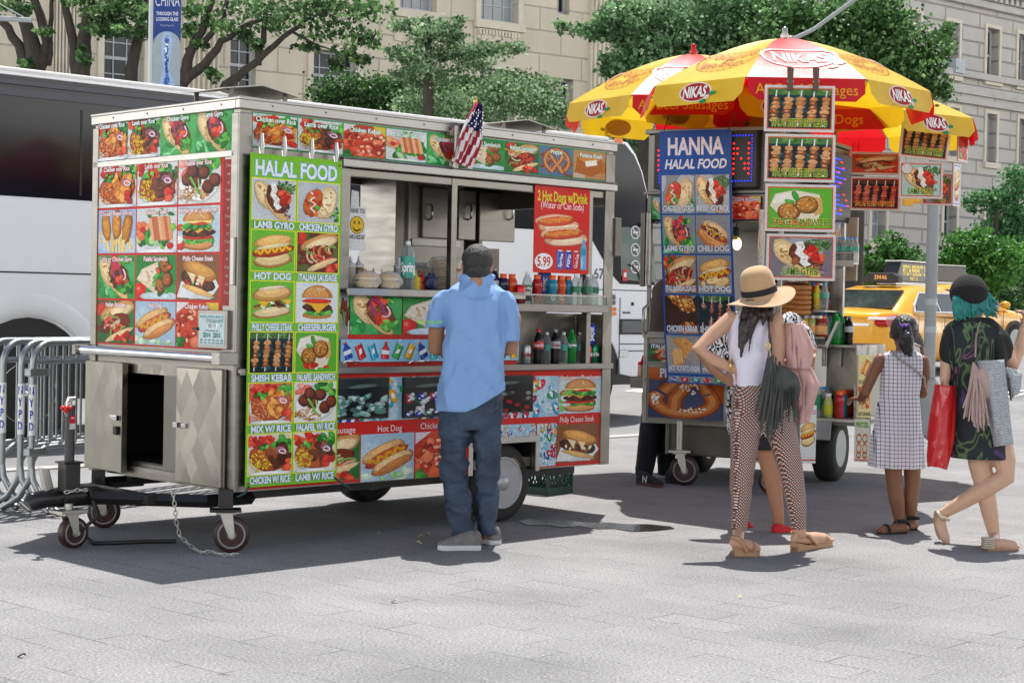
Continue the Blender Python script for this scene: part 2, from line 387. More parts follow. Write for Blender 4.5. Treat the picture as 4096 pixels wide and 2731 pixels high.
# ------------------------------------------------------------------ buildings across the avenue
def stone_mat(name, c1, c2, mort, bw, rh, ms, bump, var=0.12):
 m = mat(name, c1,0.85, var=0); n, l, b = nodes_of(m)
 tc = n.new('ShaderNodeTexCoord'); sp = n.new('ShaderNodeSeparateXYZ'); l.new(tc.outputs['Object'], sp.inputs[0])
 cb = n.new('ShaderNodeCombineXYZ'); l.new(sp.outputs[0], cb.inputs[0]); l.new(sp.outputs[2], cb.inputs[1])
 br = n.new('ShaderNodeTexBrick'); br.inputs['Scale'].default_value = 1; br.inputs['Brick Width'].default_value = bw; br.inputs['Row Height'].default_value = rh
 br.inputs['Mortar Size'].default_value = ms; br.inputs['Mortar Smooth'].default_value = 0.35
 br.inputs['Color1'].default_value = (*c1,1); br.inputs['Color2'].default_value = (*c2,1); br.inputs['Mortar'].default_value = (*mort, 1)
 l.new(cb.outputs[0], br.inputs[0])
 no = n.new('ShaderNodeTexNoise'); no.inputs['Scale'].default_value = 0.5; no.inputs['Detail'].default_value = 7; no.inputs['Roughness'].default_value = .65
 mp = n.new('ShaderNodeMapping'); mp.inputs['Scale'].default_value = (1.6,1.6,.5); l.new(tc.outputs['Object'], mp.inputs[0]); l.new(mp.outputs[0], no.inputs[0])
 mr = n.new('ShaderNodeMapRange'); mr.inputs[1].default_value = .25; mr.inputs[2].default_value = .75; mr.inputs[3].default_value = 1 - var; mr.inputs[4].default_value = 1 + var; l.new(no.outputs[0], mr.inputs[0])
 v = n.new('ShaderNodeVectorMath'); v.operation = 'SCALE'; l.new(br.outputs['Color'], v.inputs[0]); l.new(mr.outputs[0], v.inputs['Scale']); l.new(v.outputs[0], b.inputs['Base Color'])
 iv = n.new('ShaderNodeMath'); iv.operation = 'SUBTRACT'; iv.inputs[0].default_value = 1; l.new(br.outputs['Fac'], iv.inputs[1])
 bp = n.new('ShaderNodeBump'); bp.inputs['Strength'].default_value = bump; bp.inputs['Distance'].default_value = 0.06; l.new(iv.outputs[0], bp.inputs['Height']); l.new(bp.outputs[0], b.inputs['Normal'])
 return m
M['limestone'] = stone_mat('limestone_ashlar', (.58,.53,.425),(.53,.485,.385),(.42,.385,.31),1.5,.66,.022,.8)
M['limestone_plain'] = mat('carved_limestone', (.60,.555,.455),.85, var=.12, vs=2, bump=.5, bs=3)
M['greystone'] = stone_mat('grey_rusticated_stone', (.47,.455,.425),(.435,.42,.39),(.29,.28,.265),2.2,.56,.04,1.0)
M['greystone_plain'] = mat('grey_stone_band', (.45,.435,.41),.85, var=.14, vs=1.5)
M['window_frame'] = mat('pale_blue_grey_window_frame', (.40,.44,.47),.5)
M['dark_glass'] = mat('dark_window_glass', (.012,.014,.016),.06, var=.3, vs=.6, spec=.5)
M['blind_glass'] = mat('window_with_blind', (.30,.32,.33),.25, var=.06, spec=.5)
class Facade:
 def __init__(s, p0, ang): s.p0 = Vector(p0); s.a = R(ang); s.d = Vector((math.cos(s.a), math.sin(s.a),0)); s.n = Vector((math.sin(s.a),-math.cos(s.a),0))
 def sz(s, px, py):
  p = hit(px, py, s.p0, s.n); return ((p - s.p0).dot(s.d), p.z)
 def rect(s, x0, y0, x1, y1):
  xm, ym = (x0 + x1) / 2,(y0 + y1) / 2
  return s.sz(x0, ym)[0], s.sz(x1, ym)[0], s.sz(xm, y1)[1], s.sz(xm, y0)[1]
def wall_with_holes(mb, s0, s1, z0, z1, holes, depth):
 xs = sorted(set([s0, s1] + [h for r in holes for h in r[:2] if s0 < h < s1])); zs = sorted(set([z0, z1] + [h for r in holes for h in r[2:] if z0 < h < z1]))
 for i in range(len(xs) - 1):
  for j in range(len(zs) - 1):
   cx, cz = (xs[i] + xs[i + 1]) / 2,(zs[j] + zs[j + 1]) / 2
   if any(r[0] < cx < r[1] and r[2] < cz < r[3] for r in holes): continue
   mb.add([(xs[i],0, zs[j]),(xs[i + 1],0, zs[j]),(xs[i + 1],0, zs[j + 1]),(xs[i],0, zs[j + 1])],[(0,1,2,3)])
 for (a, b, c, d) in holes:
  mb.add([(a, 0, c),(b, 0, c),(b, 0, d),(a, 0, d),(a, depth, c),(b, depth, c),(b, depth, d),(a, depth, d)],[(0,1,5,4),(1,2,6,5),(2,3,7,6),(3,0,4,7)])
def window(parent, r, depth, cols, rows, blind=False, sash=True, surround=0.0, fw=.07, frame='window_frame'):
 a, b, c, d = r
 f = MB(); y = depth - .10
 f.box(a, a + fw, y, depth, c, d); f.box(b - fw, b, y, depth, c, d); f.box(a + fw, b - fw, y, depth, d - fw, d); f.box(a + fw, b - fw, y - .05, depth, c, c + fw * 1.3)
 if sash: zm = (c + d) / 2; f.box(a + fw, b - fw, y + .01, depth, zm - .04, zm + .04)
 o = f.build('window', M[frame], parent)
 g = MB(); g.box(a + fw * .5, b - fw * .5, depth - .04, depth - .02, c + .03, d - .03); gl = g.build('pane', M['blind_glass' if blind else 'dark_glass'], o)
 mu = MB()
 for i in range(1, cols): x = a + (b - a) * i / cols; mu.box(x - .015, x + .015, depth - .075, depth - .045, c + fw, d - fw)
 for j in range(1, rows):
  z = c + (d - c) * j / rows
  if sash and abs(z - (c + d) / 2) < .1: continue
  mu.box(a + fw, b - fw, depth - .07, depth - .042, z - .015, z + .015)
 if mu.f: mu.build('glazing_bars', M[frame], o)
 if surround:
  t = MB(); w = surround; t.box(a - w, a - .002,-.06,.05, c, d + w); t.box(b + .002, b + w, -.06,.05, c, d + w); t.box(a, b, -.06,.05, d + .002, d + w); t.box(a - w * 1.3, b + w * 1.3,-.14,.05, c - .22, c - .002)
  t.build('window_surround', M['limestone_plain' if frame == 'window_frame' else 'greystone_plain'], o)
# left: cream limestone mansion
F1 = Facade((0,48,0),34)
b1 = thing('apartment_building', 'cream limestone building with fluted pilasters behind the coach and ginkgo trees', 'building', (0,48,0), R(34))
W1 = [(238,60,330,205,3,4, False),(529,84,588,212,2,4, False),(718,118,820,230,4,3, False),(918,-130,1002,26,4,4, True),(1104,-110,1190,52,4,4, True),(1281,-90,1309,34,2,3, False),
      (1103,160,1180,290,4,3, False),(1282,182,1316,300,2,3, False),(238,-300,330,-110,3,4, True),(529,-280,588,-100,3,4, True),(718,-160,820,-10,4,4, True),(918,160,1002,290,4,3, False)]
holes = [F1.rect(*w[:4]) for w in W1]
sL = F1.sz(-260,100)[0]; sR = F1.sz(1421,100)[0]
wmb = MB(); wall_with_holes(wmb, sL, sR, 0,24, holes, .34)
wmb.add([(sR, 0,0),(sR, 14,0),(sR, 14,24),(sR, 0,24)],[(0,1,2,3)])
wmb.build('wall', M['limestone'], b1)
for w, h in zip(W1, holes): window(b1, h, .34, w[4], w[5], w[6], surround=.16 if h[1] - h[0] > 1 else 0)
for (x0, x1) in ((117,172),(418,498),(1352,1419)):
 a = F1.sz(x0,100)[0]; b = F1.sz(x1,100)[0]; p = MB(); N = 7
 poly = [(a, .02),(a, -.16)]
 for k in range(N):
  u0 = a + (b - a) * (k + .18) / N; u1 = a + (b - a) * (k + .82) / N; um = (u0 + u1) / 2
  poly += [(u0,-.16),((u0 + um) / 2,-.08),(um, -.06),((u1 + um) / 2,-.08),(u1,-.16)]
 poly += [(b, -.16),(b, .02)]
 p.prism(poly, 'z', 2.2,24); p.box(a - .1, b + .1,-.28,.02,0,2.2)
 p.build('pilaster', M['limestone_plain'], b1)
# carved relief panels between floors
for (x0, y0, x1, y1) in ((1095,70,1190,120),(905,45,1010,100),(705,30,825,100)):
 a, b, c, d = F1.rect(x0, y0, x1, y1); p = MB()
 p.box(a, b, -.05,.02, c, d)
 for k in range(26):
  x = a + .15 + rnd.random() * (b - a - .3); z = c + .12 + rnd.random() * (d - c - .24)
  p.ell((x, -.055, z),(.05 + rnd.random() * .13,.05,.04 + rnd.random() * .09),8,5)
 for k in range(13): p.box(a + (b - a) * (k + .2) / 13, a + (b - a) * (k + .8) / 13,-.12,-.05, d - .18, d - .04)
 p.build('carved_panel', M['limestone_plain'], b1)
p = MB(); z = F1.sz(1100,62)[1]
# right: grey rusticated block
F2 = Facade((0,50,0),40)
b2 = thing('apartment_building', 'grey rusticated stone apartment building behind the yellow taxis', 'building', (0,50,0), R(40))
W2 = [(2174,52,2201,172),(2265,66,2293,184),(2337,80,2363,196),(2264,262,2287,374),(2338,274,2362,384),(2176,248,2200,360),(2000,470,2033,556),(2166,462,2195,554),(2262,470,2290,556),(2338,478,2366,560),
      (2085,30,2112,150),(2085,234,2112,348),(2330,628,2372,700)]
holes = [F2.rect(*w) for w in W2]
sL = F2.sz(1330,400)[0]; sR = F2.sz(2560,400)[0]
wmb = MB(); wall_with_holes(wmb, sL, sR, 0,26, holes, .42); wmb.build('wall', M['greystone'], b2)
for i, h in enumerate(holes): window(b2, h, .42,1,2, i in (6,4,8), surround=.14, fw=.09, frame='steelgrey' if False else 'window_frame2' if False else 'window_frame')
a, b, c, d = F2.rect(2168,176,2360,190); zc = F2.sz(2262,186)[1]
p = MB(); p.box(sL, sR, -.25,.02, zc - .02, zc + .22); p.box(sL, sR, -.12,.02, zc - .62, zc - .30); p.box(sL, sR, -.20,.02, zc - 1.0, zc - .78); p.build('string_course', M['greystone_plain'], b2)
zt = F2.sz(2262,22)[1]
p = MB(); p.box(sL, sR, -.25,.02, zt, zt + .25)
k = sL
while k < sR: p.box(k, k + .18,-.42,-.25, zt + .26, zt + .5); k += .36
p.box(sL, sR, -.6,.02, zt + .5, zt + .85); p.build('cornice', M['greystone_plain'], b2)
# window air conditioner
a, b, c, d = F2.rect(2176,138,2201,170)
ac = MB(); ac.box(a + .05, b - .05,-.35,.3, c, d)
for k in range(7): ac.box(a + .12, b - .12,-.362,-.35, c + .08 + k * (d - c - .16) / 7, c + .1 + k * (d - c - .16) / 7)
ac.build('air_conditioner', M['window_frame'], b2)
# ------------------------------------------------------------------ trees
import numpy as np
def leaf_mat(name, gain=1.0, tr=.42):
 m = mat(name, (.05,.1,.03),.5, var=.2, vs=1.1, attr=True, spec=.35, trans=tr); return m
M['leaf'] = leaf_mat('leaf')
M['bark'] = mat('bark', (.05,.043,.036),.9, var=.35, vs=9, bump=.8, bs=22, ani=(1,1,.25))
def leaves(name, blobs, size, dens, cols, seed, parent, up=.5, clump=.55):
 # blobs: (center, (rx, ry, rz)); leaves gathered on twig clumps inside each blob
 rg = np.random.default_rng(seed); P = []; K = []
 for c, r in blobs:
  r = np.array(r); vol = (r[0] * r[1] * r[2]) ** (2 / 3) * 12.6
  nc = max(8, int(vol * dens / 2.9))
  d = rg.normal(size=(nc, 3)); d /= np.linalg.norm(d, axis=1)[:, None]
  cen = np.array(c) + d * r * (rg.random((nc, 1)) ** .42)
  shade = rg.normal(size=nc)
  for q, sh in zip(cen, shade):
   k = rg.integers(8,22)
   P.append(q + rg.normal(size=(k, 3)) * np.array([1,1,.6]) * clump * r.mean() * .5); K.append(np.full(k, sh))
 P = np.concatenate(P); K = np.concatenate(K); n = len(P)
 nr = rg.normal(size=(n, 3)) + np.array([0,-.15, up]); nr /= np.linalg.norm(nr, axis=1)[:, None]
 t = np.cross(nr, rg.normal(size=(n, 3))); t /= np.linalg.norm(t, axis=1)[:, None]; b = np.cross(nr, t)
 s = size * .78 * (.55 + .9 * rg.random((n, 1)))
 V = np.stack([P - t * s * .5, P + b * s * .42 + t * s * .05 - nr * s * .08, P + t * s * .55, P - b * s * .42 + t * s * .05 - nr * s * .08],1).reshape(-1,3)
 me = bpy.data.meshes.new(name); me.from_pydata(V.tolist(),[], np.arange(4 * n).reshape(n, 4).tolist()); me.materials.append(M['leaf'])
 ca = np.array([lin(c) for c in cols]); w = np.clip(.5 + K * .25 + rg.normal(size=n) * .14,0,.999) * (len(cols) - 1)
 i0 = w.astype(int); fr = (w - i0)[:, None]; C = ca[i0] * (1 - fr) + ca[np.minimum(i0 + 1, len(cols) - 1)] * fr
 C = np.concatenate([C, np.ones((n, 1))],1)
 at_ = me.color_attributes.new('Col', 'FLOAT_COLOR', 'CORNER'); at_.data.foreach_set('color', np.repeat(C, 4, axis=0).ravel())
 o = bpy.data.objects.new(name, me); COL.objects.link(o); o.parent = parent
 o.matrix_parent_inverse = Matrix.Identity(4)
 return o
GREEN = ['#2c4a26', '#43663a', '#628652', '#8aae72']; DARKG = ['#22401e', '#32552b', '#456c3a', '#628a50']; PALE = ['#48663f', '#62825a', '#84a47a', '#b4cca6']
def tree(name, label, Y, branches, blobs, size, dens, cols, seed, base=None, group='street trees across the avenue', clump=.5):
 # branches: lists of (px, py, radius m, dY); blobs: (px, py, rx px, ry px, depth m, dY)
 bx = base if base is not None else branches[0][0][0]
 root_p = at(bx, 700, Y); root = thing(name, label, 'tree', (root_p.x, root_p.y, 0),0, group)
 loc = Vector((root_p.x, root_p.y, 0))
 if branches:
  t = MB()
  for br in branches:
   pts = [at(q[0], q[1], Y + (q[3] if len(q) > 3 else 0)) - loc for q in br]
   if br[0][1] >= 280: pts.insert(0, Vector((pts[0].x, pts[0].y, -0.1))); br = [br[0]] + br
   fine = []; rr = []
   for i in range(len(pts) - 1):
    for k in range(3): fine.append(pts[i].lerp(pts[i + 1], k / 3) + Vector((rnd.gauss(0,.02), rnd.gauss(0,.02),0))); rr.append(br[i][2] + (br[i + 1][2] - br[i][2]) * k / 3)
   fine.append(pts[-1]); rr.append(br[-1][2]); t.tube(fine, rr, 8)
  t.build('trunk', M['bark'], root)
 bl = []
 k = Y / 3869
 for q in blobs: bl.append((tuple(at(q[0], q[1], Y + (q[5] if len(q) > 5 else 0)) - loc),(q[2] * k, q[4], q[3] * k)))
 leaves('crown', bl, size, dens, cols, seed, root, clump=clump)
 return root
# left pair of street trees with dark forked trunks
tree('street_tree', 'dark multi-stemmed tree at the far left behind the coach roof', 33,[[(70,330,.27),(85,150,.2),(60,60,.13),(28,-20,.1)],[(85,170,.15),(108,100,.11),(80,0,.08),(70,-60,.06)],[(75,180,.16),(45,105,.10),(0,45,.08),(-40,0,.07)],[(112,150,.07),(115,70,.05),(122,-20,.04)]],
     [(40,-60,70,40,.8),(110,-30,50,26,.7),(20,10,30,14,.5),(60,20,22,12,.5,-.6),(100,75,12,12,.3,-.5),(60,145,20,10,.3,-.5)],.12,26, GREEN, 1, base=75)
tree('street_tree', 'dark forked tree beside the blue lamp post banner', 32.5,[[(186,330,.26),(188,165,.17),(198,60,.12),(214,-30,.10)],[(176,170,.12),(164,80,.09),(146,0,.07),(138,-40,.06)],[(292,340,.14),(300,190,.13),(316,90,.1),(330,30,.08),(340,-20,.06)]],
     [(290,20,70,30,.9),(240,45,45,22,.7),(345,30,36,26,.6,-.5),(300,-20,90,30,.9),(180,5,40,18,.5),(215,70,26,16,.5,-.5),(190,130,8,22,.3,-.4),(350,60,34,22,.5,-.6),(270,75,26,14,.4,-.6),(310,75,26,16,.4,-.6),(255,65,30,16,.5)],.125,34, GREEN, 2, base=187)
tree('street_tree', 'spreading dark-barked tree with a long branch reaching over the cart roof', 32,[[(405,330,.16),(418,180,.12),(440,120,.09),(470,50,.07),(492,-10,.05)],[(418,190,.11),(470,150,.09),(510,95,.07),(565,60,.05),(610,40,.035)],[(430,120,.07),(470,95,.06),(515,40,.05),(520,-10,.04)],
      [(470,290,.12),(520,195,.095),(588,145,.07),(650,86,.05),(705,46,.035),(760,20,.02)],[(588,150,.07),(612,60,.05),(625,0,.04)],[(670,72,.03),(720,100,.02),(780,120,.012)]],
     [(560,20,60,22,.8),(640,25,60,30,.9,-.5),(720,20,70,26,.9),(800,20,70,28,.9),(860,25,36,20,.6),(730,75,50,16,.5),(800,80,46,18,.6),(850,95,22,14,.4),(620,60,30,14,.5),(590,100,14,10,.3),(790,120,40,12,.4),(700,110,24,8,.3),(830,140,16,10,.3),(480,50,18,20,.3),(490,175,16,14,.3),(450,20,26,24,.4,-.5),(520,60,24,16,.4,-.5),(560,75,20,12,.3),(460,100,12,12,.3),(440,60,14,22,.3),(770,150,14,16,.3)],.125,24,['#263f22', '#3a5a32', '#567c4a', '#7ca264'],3, base=420, clump=.7)
# ginkgo with tiers of pale leaves
tree('ginkgo_tree', 'pale green ginkgo with tiered branches standing behind the coach roof', 31,[[(987,420,.12),(985,250,.1),(984,120,.07),(984,40,.03)],[(985,150,.04),(1060,125,.03),(1200,105,.015)],[(985,100,.03),(1040,60,.02),(1065,35,.01)],[(985,100,.03),(920,60,.015)]],
     [(984,75,44,28,.7),(925,62,38,12,.4),(960,52,26,12,.4),(1030,60,36,12,.4),(1058,42,18,9,.3),(960,130,60,24,.8),(920,125,30,16,.5),(1060,125,60,18,.6),(1130,115,60,14,.6),(1195,110,34,10,.4),(1040,90,40,16,.5),(985,170,80,20,.8),(1100,150,50,10,.5),(905,175,24,10,.4)],.085,95, PALE, 4, base=985, clump=.42)
tree('ginkgo_tree', 'low broad pale ginkgo filling the space between cart roof and umbrellas', 32,[[(1100,420,.1),(1100,240,.06)]],
     [(1070,250,110,40,1.1),(1180,225,80,40,1.0),(1240,240,60,40,.9),(1000,235,80,36,1.0),(1150,200,60,24,.8),(1260,200,34,26,.6),(1270,265,50,30,.7),(950,255,60,26,.8)],.085,75, PALE, 5, base=1100, clump=.42)
tree('shrub', 'dark green clipped shrub in front of the cream building', 36,[],[(800,205,80,28,1.0),(880,215,70,36,1.0),(760,225,50,26,.8),(940,215,60,40,1.0),(850,235,110,30,1.0),(1020,215,60,36,1.0),(1100,200,80,30,1.0),(1190,190,60,24,.8)],.10,70, DARKG, 6, base=860, group=None, clump=.4)
tree('street_tree', 'large leafy tree rising behind the yellow umbrellas', 33,[[(1700,420,.2),(1700,200,.17),(1690,60,.12)],[(1480,420,.16),(1475,200,.1),(1500,60,.06)]],
     [(1450,75,50,40,.9),(1340,66,60,13,.5),(1295,55,24,8,.3),(1390,85,40,18,.5),(1430,150,50,34,.8),(1400,150,26,26,.5),(1520,40,80,44,1.1),(1500,120,80,40,1.0),(1600,60,80,60,1.1),(1580,130,70,40,1.0),(1690,60,70,60,1.1),(1450,20,40,26,.7),(1660,10,80,30,1.0),(1560,90,60,40,1.0),(1480,190,90,50,1.1),(1600,190,90,50,1.0),(1720,150,90,60,1.1),(1640,100,80,50,1.0),(1740,20,60,40,1.0),(1420,40,50,40,.8),(1700,230,90,50,1.0)],.11,62,['#3a5a38', '#54784e', '#78a070', '#a8c69c'],7, base=1690, clump=.42)
tree('street_tree', 'dense glossy green tree right of the umbrella top', 32,[[(1960,500,.2),(1960,260,.18),(1950,120,.12)]],
     [(1860,50,90,50,1.1),(1960,40,90,50,1.1),(2030,60,60,60,1.0),(1920,100,90,50,1.1),(2040,130,60,50,1.0),(2110,170,50,40,.8),(2140,110,36,36,.7),(2090,210,50,36,.7),(2160,205,30,30,.5),(1800,30,70,50,1.0),(1780,80,60,40,1.0),(2150,150,30,30,.5),(2170,75,14,24,.4),(1820,110,80,50,1.0),(1900,170,90,60,1.1),(2000,190,80,60,1.1),(2060,90,60,60,1.0),(1870,240,90,60,1.0),(1990,270,70,50,.9),(2070,250,50,40,.8),(1980,10,70,40,1.0)],.11,66,['#2a4826', '#436838', '#648e54', '#96bc80'],8, base=1960, clump=.45)
tree('street_tree', 'green foliage showing in the gap between coach and blue banner cart', 34,[[(1480,760,.14),(1480,400,.1)]],[(1470,330,50,50,.9),(1500,400,40,60,.9),(1440,290,50,30,.8),(1490,470,30,40,.7),(1530,340,40,40,.8),(1640,290,120,36,.9)],.1,60,['#3a5a38', '#54784e', '#78a070', '#a8c69c'],9, base=1480, clump=.42)
tree('street_tree', 'small bushy tree behind the taxi roof sign left of the grey pole', 40,[[(2050,760,.08),(2052,600,.06),(2050,540,.03)]],[(2050,565,40,30,.7),(2020,600,40,26,.7),(2085,600,40,34,.7),(2010,640,34,30,.6),(2060,640,60,30,.8),(1990,570,16,10,.3)],.12,60,['#2d5528', '#3d6b34', '#558845', '#74a25c'],10, base=2050, clump=.42)
tree('street_tree', 'leafy tree with rounded clumps behind the woman in the black beanie', 40,[[(2270,780,.1),(2275,600,.08),(2290,480,.05)]],[(2210,560,44,30,.8),(2260,590,60,34,.9),(2200,620,50,34,.8),(2300,580,46,34,.8),(2270,640,50,30,.8),(2310,620,30,34,.7),(2170,600,26,30,.6),(2240,540,40,16,.6)],.12,66,['#2f5b26', '#437a34', '#5e9647', '#7cb05e'],11, base=2270, clump=.42)
tree('street_tree', 'tall pale tree at the far right edge beside the grey building', 44,[[(2360,800,.12),(2350,600,.1),(2330,430,.05)]],[(2260,455,50,20,.8),(2310,470,40,40,.8),(2340,420,36,40,.8),(2300,520,50,36,.8),(2345,520,40,50,.8),(2230,470,18,16,.4),(2350,600,30,60,.8)],.12,50,['#35603a', '#47764a', '#5f905c', '#7ca873'],12, base=2350, clump=.42)
tree('shrub', 'low dark hedge behind the taxis at the right edge', 42,[],[(2330,690,60,30,.8),(2290,700,50,26,.7),(2352,720,50,30,.7)],.11,60, DARKG, 13, base=2330, group=None, clump=.4)
# ------------------------------------------------------------------ the museum behind the viewer (it is what the coach windows and the steel mirror)
mo = ST(10,-52,0); mu_ = thing('museum_building', 'long pale stone museum facing the plaza from the far side', 'building', mo, SA + math.pi)
holes = [(-70 + 9 * k, -66.5 + 9 * k, 2.4,7.4) for k in range(18)]
q = MB(); wall_with_holes(q, -80,100,0,9.0, holes, .8); q.build('wall', M['limestone_plain'], mu_)
for h in holes: window(mu_, h, .8,2,3, fw=.2)
q = MB(); q.box(-80,100,-1.0,3,9.0,9.8); q.build('cornice', M['limestone_plain'], mu_)
# ------------------------------------------------------------------ coach
M['coach_white'] = mat('white_coach_paint', (.84,.865,.89),.22, var=.02, coat=.5)
M['coach_glass'] = mat('tinted_coach_glass', (.007,.010,.017),.09, var=.4, vs=.5, spec=.3)
M['chrome'] = mat('chrome', (.78,.78,.78),.12,1.0, var=.05)
M['orange_lens'] = mat('amber_lens', '#f07818', .25)
M['grey_plastic'] = mat('grey_plastic', (.12,.125,.13),.5)
BL = Vector((2.8,15.25,0)); bo = ST(BL.x, BL.y, 0)
bus = thing('coach_bus', 'white touring coach with black tinted windows parked behind the food cart', 'bus', bo, SA)
def BS(px, py):
 p = hit(px, py, bo, SN); d = p - bo; return d.dot(SU), p.z
def arc(cx, cz, r, a0, a1, n=14): return [(cx + r * math.cos(R(a0 + (a1 - a0) * i / n)), cz + r * math.sin(R(a0 + (a1 - a0) * i / n))) for i in range(n + 1)]
wx = BS(64,873)[0]; wf = BS(1395,800)[0] - .35
fr = [BS(1506,655), BS(1500,560), BS(1489,450), BS(1476,395), BS(1461,355), BS(1442,327)]
xF = fr[0][0] + .05; zt = 3.53
outl = [(.1,.42)] + [p for p in arc(wx - 1.35,.5,.62,180,0)] + [p for p in arc(wx, .5,.66,180,0)] + arc(wf, .5,.6,180,0) + [(xF - .1,.40),(xF, .55),(xF + .02,1.2)] + fr + [(fr[-1][0] - .25, zt),(.3, zt),(.05,3.2),(0,1.2)]
m_ = MB(); m_.prism(outl, 'y', 0,2.55); body = m_.build('body', M['coach_white'], bus, bevel=.015)
m_ = MB(); m_.box(.2, xF - .3,.02,2.5,.36,1.3); m_.build('underfloor', M['black'], bus)
# window band, with the drop towards the driver's window
zb0 = BS(190,459)[1]
pts = [(.5, zb0),(BS(1350,562)[0], zb0 - .02), BS(1404,630), BS(1424,652),(fr[0][0] - .02, BS(1500,655)[1]),(fr[1][0] - .02, fr[1][1]),(fr[2][0] - .025, fr[2][1]),(fr[3][0] - .03, fr[3][1]),(fr[4][0] - .04, fr[4][1] - .02),(fr[5][0] - .06, fr[5][1] - .03),(fr[5][0] - .3,3.49),(.5,3.49)]
m_ = MB(); m_.prism(pts, 'y', -.006,.05); wband = m_.build('window_band', M['coach_glass'], bus)
m_ = MB(); m_.box(.3, fr[5][0] - .25,-.03,.02,3.40,3.44); m_.box(.3, fr[5][0] - .25,-.022,.02,3.29,3.36); m_.build('rain_gutter', mat('dark_blue_grey_trim', (.05,.055,.075),.3), bus)
m_ = MB()
for k in range(7): x = .5 + k * 1.62; m_.box(x - .012, x + .012,-.010,.0, zb0 + .04,3.22)
m_.build('window_seal', M['black'], bus)
m_ = MB(); m_.box(.25, fr[5][0] - .35,-.010,.9, zt - .012, zt + .035); m_.build('roof_edge', M['white'], bus, bevel=.02)
# driver's window, clear with no-smoking stickers
dw = [BS(1424,522), BS(1489,522), BS(1500,560), BS(1505,648), BS(1432,643), BS(1425,630)]
m_ = MB(); m_.prism(dw, 'y', -.012,-.002); dwo = m_.build('driver_window', mat('green_tinted_glass', (.16,.21,.20),.05, var=.4, vs=2, spec=.6), bus)
for py in (534,574,613):
 x, z = BS(1457, py); s = MB(); s.lathe([(.088,-.02),(.088,-.016)],(x, 0, z),20, axis=(0,1,0)); s.lathe([(.072,-.0225),(.072,-.0205)],(x, 0, z),20, axis=(0,1,0), m=1)
 s.box(x - .05, x + .05,-.0245,-.0228, z - .015, z + .015); s.tube([(x - .05,-.0235, z + .05),(x + .05,-.0235, z - .05)],.008,4); s.build('sticker', [M['white'], M['grey_plastic']], dwo)
x, z = BS(1434,633); s = MB(); s.box(x - .05, x + .04,-.018,-.013, z - .07, z + .08); s.box(x - .03, x + .02,-.021,-.0185, z - .02, z + .04, m=1); s.build('sticker', [M['red_plastic'], M['white']], dwo)
st = MB(); c = BS(1440,640); st.tube([(c[0] + .25 * math.cos(R(a)),-.02, c[1] - .12 + .3 * math.sin(R(a))) for a in range(20,100,10)],.012,6); st.build('steering_wheel', M['black'], bus)
# seams, grille, lamps on the white side
m_ = MB()
for (a, b) in (((0,624),(215,628)),((1424,790),(1490,790)),((1424,806),(1490,808))):
 z = BS(*a)[1]; x0 = max(.1, BS(*a)[0]); x1 = min(xF - .02, BS(*b)[0]); m_.box(x0 if a[0] else .1, x1,-.004,.01, z - .008, z + .008)
m_.box(.1, xF - .1,-.004,.01, BS(0,624)[1] - .008, BS(0,624)[1] + .006)
xs_ = BS(1424,700)[0]; m_.box(xs_ - .008, xs_ + .008,-.004,.01,.5,1.5); m_.build('panel_seam', M['grey_plastic'], bus)
def bs_box(name, x0, y0, x1, y1, mt, t=.02, parent=bus):
 a = BS(x0,(y0 + y1) / 2)[0]; b = BS(x1,(y0 + y1) / 2)[0]; c = BS((x0 + x1) / 2, y1)[1]; d = BS((x0 + x1) / 2, y0)[1]
 q = MB(); q.box(a, b, -t, .01, c, d); return q.build(name, mt, parent, bevel=.006)
bs_box('air_grille', 1422,733,1496,768, M['black'])
q = bs_box('air_grille', 1426,737,1492,764, M['grey_plastic'],.026)
bs_box('side_lamp', 1422,803,1441,820, M['chrome'],.02); bs_box('marker_lamp', 1396,706,1414,714, M['orange_lens']); bs_box('marker_lamp', 1396,717,1414,724, M['orange_lens'])
bs_box('vent', 1398,677,1412,688, M['grey_plastic']); bs_box('vent', 1398,690,1412,700, M['grey_plastic']); bs_box('marker_lamp', 1412,318,1427,329, M['orange_lens'],.03)
bs_box('lock', 1450,694,1454,702, M['black']); bs_box('handle', 1430,716,1446,720, M['grey_plastic'])
# wheels
def bus_wheel(x):
 t = MB(); t.lathe([(.30,.30),(.48,.28),(.52,.22),(.52,.06),(.48,.01),(.30,0)],(x, 0,.42),32, axis=(0,1,0))
 w = t.build('wheel', M['rubber'], bus)
 r = MB(); r.lathe([(.31,.0),(.30,-.012),(.27,.02),(.24,.10),(.12,.09),(.10,-.02),(.0,-.03)],(x, .01,.42),28, axis=(0,1,0))
 r.build('rim', M['chrome'], w)
 h = MB()
 for k in range(8): a = R(45 * k + 10); h.lathe([(.028,.072),(.028,.105)],(x + .18 * math.cos(a),0,.42 + .18 * math.sin(a)),10, axis=(0,1,0))
 h.build('rim_hole', M['black'], w)
for x in (wx - 1.35, wx, wf): bus_wheel(x)
fl = MB()
for cx, r0, r1 in ((wx, .68,.90),):
 A = arc(cx, .5, r0,178,2,28); B = arc(cx, .5, r1,178,2,28)
 vs_ = [(a[0],-.045, a[1]) for a in A] + [(b_[0],-.002, b_[1]) for b_ in B] + [(a[0],.02, a[1]) for a in A]; n_ = len(A)
 fl.add(vs_, [(i, i + 1, n_ + i + 1, n_ + i) for i in range(n_ - 1)] + [(i, 2 * n_ + i, 2 * n_ + i + 1, i + 1) for i in range(n_ - 1)], smooth=True)
fl.build('wheel_arch', M['coach_white'], bus, fix=True)
